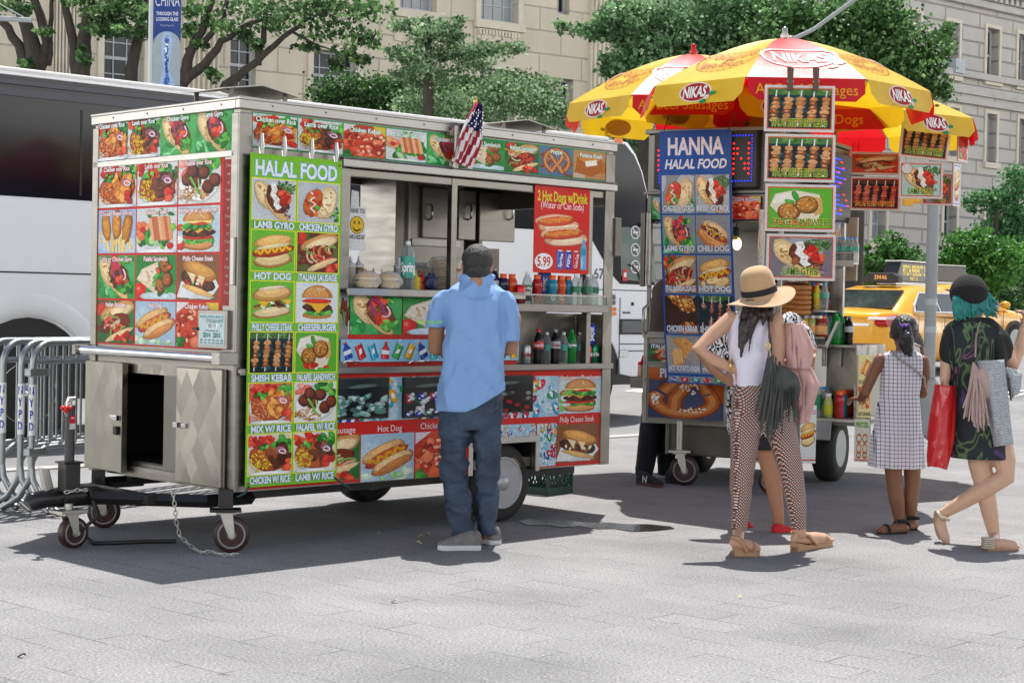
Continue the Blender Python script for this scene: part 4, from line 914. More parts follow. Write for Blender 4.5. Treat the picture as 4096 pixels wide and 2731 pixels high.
def f_bun(p, bgc='#6cc030', chili=False):
 p.bg(bgc); p.blob(.5,.28,.46,.2,8, '#c88040'); p.blob(.5,.3,.43,.17,8, '#f0d498'); p.blob(.5,.5,.5,.15,12, '#a8321a'); p.blob(.5,.52,.47,.11,12, '#d05028'); p.blob(.5,.72,.46,.18,12, '#d8a050'); p.blob(.5,.74,.42,.14,12, '#eebc70'); p.blob(.5,.61,.42,.05,12, '#f4e0b0')
 if chili: p.sc(34,.5,.56,.4,.1,-25,.05,.7,['#5a1a10', '#7a2c18', '#f0e8e0', '#8a3a20'])
 p.st([(.08 + .84 * i / 26,.43 + .17 * i / 26 + .06 * math.sin(i * 1.2)) for i in range(27)],.05, '#f0c41c')
def f_chili(p, bgc='#8f9aa6'):
 p.bg(bgc); T = lambda u, v: (.5 + u * .85 + v * .5,.5 - u * .5 + v * .85)
 p.blob(*T(0,.14),.42,.16,-30, '#e8c490'); p.blob(*T(0,-.14),.46,.2,-30, '#d07c38'); p.blob(*T(0,-.1),.42,.15,-30, '#eaa860'); p.blob(*T(.02,.03),.44,.12,-30, '#b84424'); p.sc(60, *T(-.02,.04),.36,.11,-30,.035,.7,['#4a160c', '#742818', '#8a3a22', '#e8e0d8']); p.st([T(-.36 + .7 * i / 12,.06 + .05 * math.sin(i * 1.6)) for i in range(13)],.04, '#f0c020')
def f_saus(p, bgc='#2c6a34', white=False):
 p.bg(bgc, '#4c8a3c', 5); p.sc(6,.12,.85,.14,.12,0,.14,.6,['#28602c', '#c83820', '#e8902c'])
 p.blob(.55,.75,.5,.2,22, '#d89c58'); p.blob(.56,.72,.44,.14,22, '#f0d4a4'); p.blob(.5,.45,.42,.22,22, '#7a2c18'); p.sc(14,.3,.36,.2,.14,22,.12,.6,['#8a3c24', '#6a2814'])
 for _ in range(15):
  x, y = p.r.uniform(.2,.85), p.r.uniform(.25,.62); a = p.r.uniform(0,180); p.ring(x, y, .12,.06, a, .045, p.r.choice(['#d8402a', '#e86a2c', '#8aa84c', '#c8d0a0', '#e85a48', '#f0b0a0']),0,200)
 p.blob(.6,.2,.42,.08,25, '#e8c894'); p.sc(6,.75,.12,.22,.1,0,.1,.6, TOM)
def f_burger(p, bgc='#bcd8e4', tall=True):
 p.bg(bgc, '#dcecd8', 6); p.sc(7,.1,.3,.1,.3,0,.1,1,['#d8402a', '#7cc060', '#e8f0f0'])
 p.blob(.5,.13,.36,.1,0, '#b87038'); p.blob(.5,.16,.35,.09,0, '#d8985c'); p.sc(26,.5,.26,.4,.05,0,.07,.6, GR); p.blob(.5,.32,.38,.06,0, '#c8281c'); p.blob(.5,.42,.40,.10,0, '#3c1a10'); p.sc(14,.5,.42,.36,.07,0,.05,.7,['#5c2c1c', '#2c120a'])
 p.poly([(.14,.52),(.86,.52),(.78,.44),(.66,.50),(.5,.40),(.34,.50),(.22,.43)], '#f0b030'); p.sc(30,.5,.56,.42,.06,0,.07,.6, GR); p.blob(.55,.63,.26,.05,0, '#d83a24'); p.poly([(.16,.68),(.84,.68),(.8,.6),(.6,.66),(.4,.62),(.2,.66)], '#f8dc80')
 p.poly([(.14,.68)] + [(.5 - .37 * math.cos(R(a)),.68 + .26 * math.sin(R(a))) for a in range(0,181,15)], '#c07a3c'); p.poly([(.2,.70)] + [(.48 - .30 * math.cos(R(a)),.70 + .2 * math.sin(R(a))) for a in range(0,181,15)], '#dc9c58'); p.sc(18,.5,.8,.24,.09,0,.014,.6,['#f8ecd0'])
def f_cburger(p):
 p.bg('#dfe8ec', '#f0f4f4', 3); p.blob(.5,.18,.36,.1,0, '#c8843c'); p.sc(36,.5,.28,.44,.07,0,.08,.6, GR); p.blob(.5,.38,.36,.12,0, '#3a1a10'); p.sc(16,.5,.37,.32,.08,0,.05,.7,['#5c2c1c']); p.poly([(.16,.5),(.84,.5),(.7,.4),(.52,.22),(.36,.42)], '#f0b428'); p.blob(.5,.54,.36,.06,0, '#d83020')
 p.poly([(.13,.62)] + [(.5 - .37 * math.cos(R(a)),.62 + .32 * math.sin(R(a))) for a in range(0,181,15)], '#c07830'); p.poly([(.18,.64)] + [(.47 - .3 * math.cos(R(a)),.64 + .26 * math.sin(R(a))) for a in range(0,181,15)], '#e0a050'); p.sc(24,.5,.78,.26,.12,0,.014,.6,['#f8ecd0'])
def f_philly(p, bgc='#8a5a34', paper=True):
 p.bg(bgc, '#7c4e2c', 5)
 if paper: p.poly([(0,.05),(.1,.4),(.9,.5),(1,.3),(.8,.02)], '#e8ecee'); p.poly([(.3,.02),(.6,.3),(.9,.05)], '#cfd6da')
 p.blob(.5,.42,.44,.2,-18, '#4a2012'); p.sc(26,.48,.4,.36,.14,-18,.08,.5, MEAT + ['#f0e4c4', '#3f8a34', '#c83020']); p.blob(.55,.64,.46,.18,-20, '#c07830'); p.blob(.55,.67,.4,.13,-20, '#dca050')
 p.poly([(.25,.62),(.4,.35),(.45,.56)], '#f2e0b0'); p.poly([(.5,.55),(.6,.3),(.68,.5)], '#f0dca8'); p.blob(.5,.2,.4,.07,-18, '#e0b46c')
def f_phillybun(p):
 p.bg('#6cc030'); p.blob(.5,.22,.46,.12,8, '#d0683c'); p.blob(.5,.25,.45,.12,8, '#f0d8a8'); p.sc(26,.5,.42,.44,.07,8,.07,.5, MEAT + ['#f4f0e4', '#7a8a3c', '#d86a50']); p.poly([(.15,.5),(.45,.52),(.32,.34)], '#f4c430'); p.poly([(.72,.55),(.95,.58),(.88,.42)], '#f4c430'); p.blob(.5,.7,.47,.19,8, '#d89848'); p.blob(.5,.73,.42,.14,8, '#eebf78'); p.blob(.48,.84,.34,.05,8, '#f4e0bc')
def f_heap(p, bgc='#d84828', stripes=True):
 p.bg(bgc, '#b82c18', 4)
 if stripes: p.poly([(0,.75),(.3,1),(0,1)], '#e8e0e4'); p.poly([(.8,.8),(1,.7),(1,1),(.7,1)], '#e8c83c')
 p.sc(40,.5,.42,.52,.42,0,.14,.75,['#c83c1c', '#e86438', '#a82810', '#f08058', '#d85030']); p.sc(30,.5,.45,.5,.42,0,.05,.6,['#f4a888', '#8a1c0c', '#f8c0a0'])
 p.sc(5,.1,.08,.1,.1,0,.1,.6, GR)
def f_skew(p, cols=None, n=5, night=False):
 p.bg('#12282c' if not night else '#1c1420', None); p.poly([(0,.84),(1,.84),(1,1),(0,1)], '#4c7a3c' if not night else '#6a3c28'); p.sc(16,.5,.94,.5,.06,0,.08,.5,['#3c6a2c', '#6a944c'] if not night else ['#5a3020']); p.poly([(.0,.78),(1,.78),(1,.85),(0,.85)], '#16383c' if not night else '#241820')
 p.sc(40,.5,.4,.52,.36,0,.05,.7,['#1e4850', '#0c1c20', '#2c5c60', '#38686c'] if not night else ['#2c2030', '#140c14', '#3c2c3c']); cols = cols or ['#b8743c', '#8a4c24', '#d8a06c', '#c88850']
 for i in range(n):
  x = (i + .5) / n; p.st([(x + .03,.97),(x, .5),(x - .03,.04)],.022, '#e4e8ea')
  for k in range(6): p.blob(x + .022 - k * .008,.74 - k * .108,.075 + p.r.uniform(-.01,.015),.066, p.r.uniform(-40,40), p.r.choice(cols),9,.18); p.blob(x + .015 - k * .008,.755 - k * .108,.04,.025, p.r.uniform(-40,40), p.r.choice(cols[2:]),7,.2)
def f_grill(p):
 p.bg('#3a1c0c'); 
 for i in range(5):
  for k in range(9): x = .06 + i * .17 + k * .045; y = .95 - k * .11; p.blob(x, y, .1,.075,-40 + p.r.uniform(-20,20), p.r.choice(['#d89038', '#b86c20', '#e8b060', '#a85818']),9,.2); p.blob(x, y + .01,.05,.03,-40, p.r.choice(['#f4cc80', '#7a3410']),7,.2)
def f_salad(p):
 p.bg('#d8dee0', '#f0f4f4', 4); p.sc(30,.5,.4,.48,.34,0,.13,.6, GR + ['#b8d8a0']); p.sc(8,.15,.55,.12,.2,0,.1,.8,['#f0a070', '#e87a48']); p.blob(.16,.52,.07,.07,0, '#c81c18')
 for k in range(7): x = .3 + k * .075; p.poly([(x, .8),(x + .07,.82),(x + .17,.3),(x + .09,.25)], p.r.choice(['#e8a06c', '#d8804c', '#f0b888', '#c87040']))
 p.blob(.85,.15,.08,.08,0, '#d02018'); p.sc(6,.6,.85,.3,.08,0,.07,.6, GR); p.blob(.5,.02,.5,.05,0, '#eef2f3')
def f_fingers(p):
 p.bg('#a8c4e8', '#dce8f4', 4)
 for k in range(26): x, a = p.r.uniform(.05,.95), p.r.uniform(-.15,.15); y = p.r.uniform(.0,.3); p.st([(x, y),(x + a, y + .3)],.045, p.r.choice(['#f4dc90', '#e8c468', '#f8e8b0']))
 for (x, y, a) in ((.22,.62,8),(.5,.66,0),(.78,.56,-10)): p.blob(x, y, .13,.36, a, '#b0641c', 16,.1); p.blob(x - .01, y, .1,.3, a, '#d08828', 16,.1); p.sc(10, x, y, .07,.25, a, .025,.7,['#e8a848', '#b87020'])
 for k in range(8): x = p.r.uniform(.3,.7); p.st([(x, .02),(x + p.r.uniform(-.15,.15),.3)],.05, p.r.choice(['#f4dc90', '#ecd080']))
def f_pretzel(p, bgc='#5c7ca0', k=1.0):
 p.bg(bgc, '#46648a', 4); p.ring(.12,.5,.2,.22,0,.09, '#8a4a20'); p.ring(.9,.25,.2,.22,0,.09, '#8a4a20')
 for w, c in ((.17, '#8a4214'),(.12, '#b8682c'),(.05, '#dc9c5c')):
  p.ring(.52,.52,.36,.40,8, w, c, -60,240); p.st([(.36,.12),(.45,.3),(.58,.48),(.72,.72)], w, c); p.st([(.7,.12),(.6,.3),(.48,.46),(.3,.74)], w, c)
 p.sc(36,.52,.52,.34,.38,0,.012,.8,['#fff8ec'])
def f_softpretzel(p):
 p.bg('#3c4468', '#565c7c', 5); p.blob(.12,.9,.2,.16,0, '#b85c28'); p.blob(.95,.6,.16,.3,0, '#a04a20')
 for w, c in ((.22, '#8a3c14'),(.17, '#b8602a'),(.08, '#d88c4c')):
  p.ring(.48,.36,.38,.26,0, w, c, 150,390); p.st([(.2,.52),(.36,.72),(.55,.92)], w, c); p.st([(.34,.12),(.36,.4),(.5,.66),(.68,.74),(.8,.52)], w, c); p.st([(.06,.5),(.1,.3),(.25,.14)], w, c)
 for a in ((.4,.8,.14,.06,40),(.55,.62,.12,.14,0),(.6,.18,.2,.05,8),(.1,.4,.05,.14,0)): p.sc(34, a[0], a[1], a[2], a[3], a[4],.014,.8,['#fffaf0'])
def f_knish(p, bgc='#c89060'):
 p.bg(bgc, '#e8e4dc', 3); p.poly([(.05,.2),(.1,.75),(.5,.88),(.8,.78),(.85,.3),(.5,.08)], '#b8641c'); p.poly([(.1,.7),(.5,.84),(.78,.74),(.5,.5)], '#d88c3c'); p.poly([(.32,.62),(.66,.72),(.68,.52),(.36,.42)], '#f4e8d0'); p.poly([(.36,.6),(.62,.67),(.64,.54),(.39,.46)], '#fff8e8'); p.poly([(.8,.2),(1,.3),(1,.6),(.84,.7)], '#c07428')
def f_potato(p):
 p.bg('#a4a09a', None); p.poly([(.02,.5),(.2,.15),(.5,.25),(.62,.55),(.4,.95),(.15,.85)], '#d8944c'); p.poly([(.35,.9),(.6,.95),(.95,.7),(.98,.4),(.6,.5)], '#e0a058'); p.sc(20,.4,.6,.3,.3,0,.05,.6,['#e8b070', '#c8823c']); p.poly([(.12,.7),(.2,.2),(.5,.3),(.45,.6)], '#e8b474')
def f_drinks(p, bgc='#8cc4e4', n=9):
 p.iso = min(1,1 / p.a); p.bg(bgc, '#c8e8f4', 10); p.sc(40,.5,.5,.5,.5,0,.05,.8,['#e8f8fc', '#a0d4ec', '#70b4dc', '#d0f0f8'])
 cs = ['#1848b8', '#c81820', '#20a0c8', '#d82838', '#38a848', '#e8b020', '#1838a0', '#40c8c0', '#c8203c']
 for i in range(n):
  x, a = (i + .5) / n, p.r.uniform(-28,28); c = cs[i % 9]; can = i % 3; w = .30 / n; h = .36; ca, sa = math.cos(R(a)), math.sin(R(a)); iso = p.iso
  def L(pts, col): p.poly([(x + (u * w * ca - v * h * sa * iso),.48 + u * w * sa / iso + v * h * ca) for u, v in pts], col)
  d = tuple(v * .5 for v in hx(c)); li = tuple(min(1, v * 1.3 + .08) for v in hx(c))
  if can: L([(-1,-1),(-.8,-1.08),(.8,-1.08),(1,-1),(1,.8),(.8,.95),(-.8,.95),(-1,.8)], d); L([(-.8,-1),(.55,-1.04),(.55,.85),(-.8,.82)], c); L([(-.6,-1),(-.3,-1),(-.3,.8),(-.6,.8)], li); L([(-.8,.82),(.8,.82),(.7,.98),(-.7,.98)], '#c4c8cc'); L([(-.5,-.45),(.3,-.3),(.5,.3),(-.2,.2)], '#f2f4f8')
  else: L([(-1,-1),(1,-1),(1.05,.2),(.4,.75),(.35,1.05),(-.35,1.05),(-.4,.75),(-1.05,.2)], d); L([(-.8,-.95),(.5,-.95),(.55,.2),(.2,.7),(-.25,.7),(-.8,.2)], c); L([(-.6,-.9),(-.3,-.9),(-.3,.3),(-.6,.2)], li); L([(-1,-.4),(1,-.4),(1,.1),(-1,.1)], '#eef2f4'); L([(-.4,1.0),(.4,1.0),(.4,1.2),(-.4,1.2)], '#e8602c')
def f_collage(p, n=16):
 p.iso = 1 / p.a; n = int(n * 1.5); p.bg('#a8cce0', '#e0f2f8', 12); p.sc(90,.5,.5,.5,.5,0,.045,.8,['#eefafc', '#88c0dc', '#c8e4f0', '#60a8c8'])
 cs = ['#c8182c', '#1838a8', '#28a058', '#20b0c0', '#d82c58', '#e8a828', '#38a8d8', '#b01838']
 for i in range(n):
  x, y, a = p.r.random(), p.r.random(), p.r.uniform(0,180); c = p.r.choice(cs); k = 1.25 if p.a > 1 else .8
  p.blob(x, y, .15 * k, .085 * k, a, c, 10,.03); p.blob(x, y, .07 * k, .045 * k, a, '#f4f6f8', 7,.1); p.blob(x + .02, y, .03 * k, .05 * k, a, p.r.choice(cs),6); p.blob(x - .04, y + .06,.05 * k, .03 * k, a, p.r.choice(['#f4f8fa', '#d8eef6', c]),6)
# ------------------------------------------------------------------ the halal food trailer
CA = R(44.6); CO = Vector((-1.4965,9.148,0)); CX = Vector((math.cos(CA), math.sin(CA),0)); CY = Vector((-math.sin(CA), math.cos(CA),0))
CW, CL, ZB, ZT = 1.489,3.014,.327,2.446
def CP(x, y, z): return CO + CX * x + CY * y + Vector((0,0, z))
def F(px, py, y=0.0): d = hit(px, py, CP(0, y, 0), CY) - CO; return d.dot(CX), d.z
def T(px, py, x=0.0): d = hit(px, py, CP(x, 0,0), CX) - CO; return d.dot(CY), d.z
def FR(x0, y0, x1, y1, y=0.0):
 xm, ym = (x0 + x1) / 2,(y0 + y1) / 2; return F(x0, ym, y)[0], F(xm, y1, y)[1], F(x1, ym, y)[0], F(xm, y0, y)[1]
cart = thing('food_cart', 'steel halal food trailer covered in red and green food pictures, nearest the camera', 'food cart', CO, CA)
EXF, EYF = (1,0,0),(0,0,1); EXT = (0,-1,0)
M['poster'] = M['print']
zS = F(1000,668)[1]; zC = F(1000,845)[1]
xO0 = F(793,420)[0]; xM = F(1043,500)[0]; xP = F(1358,500)[0]; xE = F(1392,600)[0]
zF0 = F(900,384)[1]  # underside of the frieze
xA0, xA1 = F(1084,1050)[0], F(1228,1050)[0]; zA = F(1190,1016)[1]
xq0 = F(1186,770)[0]
# shell walls
q = MB(); q.prism([(0.0, ZB),(xA0, ZB),(xA0, zA),(xA1, zA),(xA1, ZB),(CL, ZB),(CL, zC),(0, zC)], 'y', .0,.03); q.build('front_wall', M['steel'], cart)
q = MB(); q.box(.0, CL, .0,.03, zF0, ZT - .01); q.build('frieze_wall', M['steel'], cart)
q = MB(); q.box(.0, xO0,.0,.03, zC + .002, zF0 - .002); q.build('front_wall', M['steel'], cart)
q = MB(); q.box(.03, CL, .0, CW, ZT - .006, ZT + .02); q.build('roof', M['steel'], cart)
q = MB(); q.box(.03, CL - .02,.035, CW - .02, ZB + .02, ZB + .08); q.build('floor', M['steel_dark'], cart)
q = MB(); q.box(0,.03,.031, CW, zC - .05, ZT - .01); q.box(.0,.03,.031, CW, ZB, ZB + .06); q.build('tow_end_wall', M['steel'], cart)
bw = lambda px, py: F(px, py, CW)
xb0, xb1 = bw(800,520)[0], bw(902,520)[0]; zb1 = bw(860,428)[1]; zb0 = bw(860,655)[1]
q = MB(); wall_with_holes(q, .03, CL, ZB, ZT - .01,[(xb0 - .5, xb1,1.05, min(2.2, zb1))],.03)
for i in range(len(q.v)): q.v[i].y = CW - .03 + q.v[i].y
q.build('back_wall', M['steel'], cart)
zE = F(1372,722)[1]
q = MB(); q.box(CL - .03, CL, .031, CW - .031, ZB, zE); q.box(CL - .03, CL, .031, CW - .031,2.05, ZT - .01); q.box(CL - .03, CL, 1.25, CW - .031, zE, 2.05); q.build('end_wall', M['quilt'], cart)
# corner posts and trims
q = MB(); q.box(-.012,.072,-.012,.0, ZB, ZT - .055); q.box(-.012,-.0,0,.062, ZB, ZT - .055); q.build('corner_post', M['steel'], cart, bevel=.004)
q = MB(); q.box(CL - .075, CL + .012,-.012,-.0, ZB, ZT - .055); q.box(CL, CL + .012,0,.07, ZB, ZT - .055); q.build('corner_post', M['quilt'], cart, bevel=.004)
q = MB(); q.box(-.012,0, CW - .05, CW + .012, ZB, ZT - .055); q.build('corner_post', M['steel'], cart, bevel=.004)
zc0 = F(588,254)[1]
q = MB(); q.box(-.02, CL + .02,-.022,.02, zc0, ZT + .024); q.box(-.02,.02,.02, CW + .02, zc0, ZT + .024); q.box(-.026, CL + .026,-.028,.0, ZT + .012, ZT + .030); q.box(-.026,0,.0, CW + .02, ZT + .012, ZT + .030); q.build('roof_trim', M['alu'], cart, bevel=.005)
q = MB()
for k in range(8): x = .2 + k * .37; q.lathe([(.006,0),(.006,.003)],(x, -.022, zc0 + .03),8, axis=(0,-1,0))
for k in range(4): y = .15 + k * .37; q.lathe([(.006,0),(.006,.003)],(-.02, y, zc0 + .03),8, axis=(-1,0,0))
q.build('rivets', M['steel_dark'], cart)['kind'] = 'stuff'
zr = F(900,390)[1]
q = MB(); q.box(xO0 - .04, CL + .015,-.035,-.001, zF0 - .025, zF0 + .022); q.box(xO0 - .04, CL + .015,-.028,-.001, zF0 + .024, zF0 + .034); q.build('awning_rail', M['alu'], cart, bevel=.005)
# service window frame
q = MB(); q.box(xO0 - .03, xO0 + .035,-.006,.04, zC + .01, zF0 - .03); q.build('window_post', M['steel'], cart, bevel=.004)
q = MB(); q.box(xM - .022, xM + .022,-.004,.04, zS + .01, zF0 - .03); q.build('window_post', M['steel'], cart, bevel=.004)
q = MB(); q.box(xP - .022, xP + .018,.0,.05, zC + .01, zF0 - .03); q.build('window_post', M['steel'], cart, bevel=.004)
q = MB(); q.box(xO0, CL - .08,.002,.035, zF0 - .075, zF0 - .03); q.build('window_header', M['steel'], cart, bevel=.004)
# interior: cabinet, roof ribs, service counter
q = MB()
for k in range(14): x = xO0 + .05 + k * .17; q.box(x, x + .05,.04, CW - .05, ZT - .05, ZT - .008)
q.build('roof_ribs', M['steel_dark'], cart)
xc0 = F(908,520,1.08)[0]
q = MB(); q.box(xc0, CL - .34,1.08, CW - .035,.6,2.25); cab = q.build('cabinet', M['steel'], cart)
q = MB(); q.box(xb1 - .02, xb1 + .035,1.36, CW - .031,.9,2.3); q.build('window_post', M['steel'], cart)
for (a, b, hxp) in ((968,1046,985),(1050,1090,1075),(1098,1180,1170)):
 x0, x1 = F(a, 500,1.07)[0], F(b, 500,1.07)[0]; z1, z0 = F(1010,432,1.07)[1], F(1010,548,1.07)[1]
 q = MB(); q.box(x0, x1,1.055,1.079, z0, z1); dr = q.build('cabinet_door', M['steel'], cab, bevel=.006)
 xh = F(hxp, 500,1.05)[0]; zh1, zh0 = F(hxp, 470,1.05)[1], F(hxp, 505,1.05)[1]
 q = MB(); q.tube([(xh, 1.055, zh0),(xh, 1.02, zh0 + .01),(xh, 1.015,(zh0 + zh1) / 2),(xh, 1.02, zh1 - .01),(xh, 1.055, zh1)],.008,8); q.build('handle', M['chrome'], dr)
q = MB(); q.box(xc0 + .1, xc0 + .12,1.06,1.078,1.0,2.2); q.box(F(900,600,1.07)[0] + .16, CL - .4,1.05,1.078, F(1010,556,1.07)[1] - .03, F(1010,552,1.07)[1]); q.build('cabinet_trim', M['alu'], cart)
q = MB(); q.box(xO0 - .03, CL - .34,.05,.62, zS - .05, zS - .012); q.box(xb0, CL - .34,.95,1.06,1.05,1.10); q.build('work_surface', M['steel'], cart)
q = MB(); q.box(xO0 - .03, xq0,-.07,.28, zS - .028, zS); q.box(xO0 - .03, xq0,-.078,-.07, zS - .040, zS + .004); q.build('service_counter', M['alu'], cart, bevel=.004)
# drinks shelf with a clear guard and its rail
x1 = F(1377,700)[0]; zT0 = F(1280,706)[1]; zT1 = F(1280,678)[1]
q = MB(); q.box(xq0 - .25, x1,-.07,.20, zT0 - .02, zT0 + .012); q.box(xq0 - .25, x1,-.078,-.07, zT0 - .03, zT0 + .02); q.build('drinks_shelf', M['steel'], cart, bevel=.004)
q = MB(); q.box(xq0 - .25, x1,-.078,-.068, zT1 - .006, zT1 + .004); q.box(x1 - .01, x1 - .002,-.078,-.07, zT0, zT1); q.box(xq0 + .06, xq0 + .066,-.078,-.07, zT0, zT1); q.build('shelf_rail', M['alu'], cart)
M['perspex'] = glass('clear_guard', '#eef4f4', .02, ior=1.35)
q = MB(); q.box(xq0 - .25, x1 - .012,-.0755,-.0735, zT0 + .02, zT1 - .007); q.build('shelf_guard', M['perspex'], cart)
q = MB(); q.box(xq0 - .25, CL - .33,.27,.29, zC, zT0); q.box(CL - .33, CL - .05,.27,.29, zC, zE); q.build('backsplash', M['quilt'], cart)
q = MB(); q.box(-.0, CL, -.035,.28, zC - .012, zC + .012); q.box(.0, CL - .0,-.043,-.035, zC - .022, zC + .016); q.build('counter', M['steel'], cart, bevel=.003)
# pictures between the counters
x0, z0, x1_, z1 = FR(777,676,1186,838); xL = x0
q = MB(); q.box(x0, xq0,.0,.26, zC + .014, zS - .045); q.build('upper_front_panel', M['steel'], cart)
pr = Print(21); W_, H_ = xq0 - xL, zS - .045 - zC - .014
def cf(p, x0, y0, x1, y1, ox, oz, y=0.0):
 a, b, c, d = FR(x0, y0, x1, y1, y); p.cell(a - ox, b - oz, c - a, d - b)
oz = zC + .014
pr.rect(0,0, W_, H_, '#d22a22'); cf(pr, 777,672,802,768, xL, oz); f_falrice(pr); cf(pr, 802,672,921,768, xL, oz); f_gyro(pr); cf(pr, 922,672,1045,768, xL, oz); f_falafel(pr); cf(pr, 1046,672,1186,768, xL, oz); f_gyro(pr)
cf(pr, 777,779,1186,829, xL, oz); f_drinks(pr, n=15)
pr.build('picture_panel', cart, (xL, -.002, oz), EXF, EYF, M['print'])
for px in (790,940,1090):
 xh, zh = F(px, 835); q = MB(); q.tube([(xh - .05,-.05, zh),(xh - .05,-.075, zh + .018),(xh + .05,-.075, zh + .018),(xh + .05,-.05, zh)],.006,8); q.build('lid_handle', M['chrome'], cart)
# lower front print with cooler windows
ox, oz = .075, ZB + .008; W_, H_ = CL - .15, zC - .022 - ZB - .012
pr = Print(22); RED = '#d0261f'
pr.rect(0,0, xA0 - ox - .015, H_, RED); pr.rect(xA0 - ox - .015, zA + .035 - oz, xA1 - xA0 + .03, H_ - (zA + .035 - oz), RED); pr.rect(xA1 - ox + .015,0, W_ - (xA1 - ox) - .015, H_, RED)
def cc(x0, y0, x1, y1): pr.h = .0002; cf(pr, x0, y0, x1, y1, ox, oz)
cc(568,866,1160,966); f_collage(pr, 46); cc(1158,864,1282,958); f_collage(pr, 14); cc(1140,974,1229,1008); f_collage(pr, 8); cc(1232,972,1276,1070); f_collage(pr, 9)
cc(588,1003,690,1110); f_philly(pr); cc(696,1000,826,1104); f_saus(pr); cc(828,995,950,1102); f_hotdog(pr); cc(953,990,1068,1094); f_heap(pr)
cc(1283,864,1380,948); f_burger(pr); cc(1277,973,1374,1060); f_philly(pr)
for t, px, py in (('Italian Sausage', 768,988),('Hot Dog', 894,983),('Chicken Kebab', 1010,976),('Philly Cheese Steak', 1324,962)):
 a, b = F(px, py); pr.text(t, a - ox, b - oz, .036, '#f6eeee', wt='r', maxw=.33)
a, b = F(1331,862); pr.text('Hamburger or Cheeseburger', a - ox, b - oz - .012,.028, '#fbf2f0', out='#c8282a', maxw=.37)
pr.build('picture_panel', cart, (ox, -.003, oz), EXF, EYF, M['print'])
M['cooler_glass'] = mat('dark_cooler_glass', (.02,.025,.024),.05, var=.3, spec=.55)
def cooler(x0, y0, x1, y1, kind, seed):
 a, b, c, d = FR(x0, y0, x1, y1); q = MB(); q.box(a - .01, c + .01,-.028,-.002, b - .01, d + .01); fr_ = q.build('cooler_window', M['black'], cart)
 p = Print(seed); p.rect(0,0, c - a, d - b, '#121816'); p.cell(0,0, c - a, d - b); p.poly([(0,.75),(1,.8),(1,1),(0,1)], '#232a28'); p.blob(.5,.82,.3,.05,5, '#586460')
 for k in range(26):
  x, y, an = p.r.random(), p.r.uniform(.02,.55), p.r.uniform(-60,60)
  if kind == 'water': p.blob(x, y, .13,.07, an, p.r.choice(['#5f7c78', '#7c9894', '#48625e', '#90aaa6']),10,.05); p.blob(x, y, .04,.06, an, p.r.choice(['#2f8f78', '#4aa894', '#a8c8c0']),6); p.blob(x + .02, y + .03,.05,.012, an, '#c4d8d4', 6)
  elif kind == 'cans': p.blob(x, y, .11,.075, an, p.r.choice(['#2430a0', '#8c1c34', '#b8bcc0', '#1f7a58', '#18244c', '#a01828']),9,.04); p.blob(x + .06, y + .05,.05,.06, an, p.r.choice(['#c8ccd0', '#94989c']),8); p.blob(x, y, .05,.03, an, '#dfe4ec', 6,.2)
  else: p.blob(x, y, .16,.07, an, p.r.choice(['#20100e', '#1c1414', '#2c3430']),9,.05); p.blob(x, y, .05,.065, an, p.r.choice(['#8c1620', '#70787a', '#a01c24']),6)
 p.build('cooler_contents', fr_, (a, -.0285, b), EXF, EYF, M['attr_gloss'])
cooler(768,871,883,957, 'water', 3); cooler(925,869,1030,953, 'cans', 4); cooler(1070,866,1215,944, 'cola', 5)
# wheel arch trim in tread plate
def tread(name):
 m = mat(name, (.5,.5,.48),.4,1.0, var=.15); n, l, b = nodes_of(m); tc = n.new('ShaderNodeTexCoord'); ck = n.new('ShaderNodeTexBrick'); mp = n.new('ShaderNodeMapping'); mp.inputs['Rotation'].default_value = (R(0),0, R(45)); mp.inputs['Scale'].default_value = (22,22,22)
 sp_ = n.new('ShaderNodeSeparateXYZ'); cb = n.new('ShaderNodeCombineXYZ'); l.new(tc.outputs['Object'], sp_.inputs[0]); ad = n.new('ShaderNodeMath'); l.new(sp_.outputs[0], ad.inputs[0]); l.new(sp_.outputs[1], ad.inputs[1]); l.new(ad.outputs[0], cb.inputs[0]); l.new(sp_.outputs[2], cb.inputs[1])
 l.new(cb.outputs[0], mp.inputs[0]); l.new(mp.outputs[0], ck.inputs[0]); ck.inputs['Scale'].default_value = 1.0; ck.inputs['Mortar Size'].default_value = .12; bp = n.new('ShaderNodeBump'); bp.inputs['Strength'].default_value = .6; bp.inputs['Distance'].default_value = .01; l.new(ck.outputs['Fac'], bp.inputs['Height']); l.new(bp.outputs[0], b.inputs['Normal']); return m
M['tread'] = tread('tread_plate')
q = MB(); q.box(xA0 - .035, xA1 + .035,-.012,.0, zA, zA + .04); q.box(xA0 - .035, xA0,-.012,0, ZB - .01, zA); q.box(xA1, xA1 + .035,-.012,0, ZB - .01, zA); q.build('wheel_arch_trim', M['tread'], cart, bevel=.003)
q = MB(); q.box(xA0, xA1,.03,.3, zA - .004, zA + .004); q.box(xA0 - .004, xA0 + .002,.03,.3, ZB, zA); q.box(xA1 - .002, xA1 + .004,.03,.3, ZB, zA); q.box(xA0, xA1,.3,.31, ZB, zA); q.build('wheel_housing', M['black_paint'], cart)
xw = F(1140,1113,.1)[0]
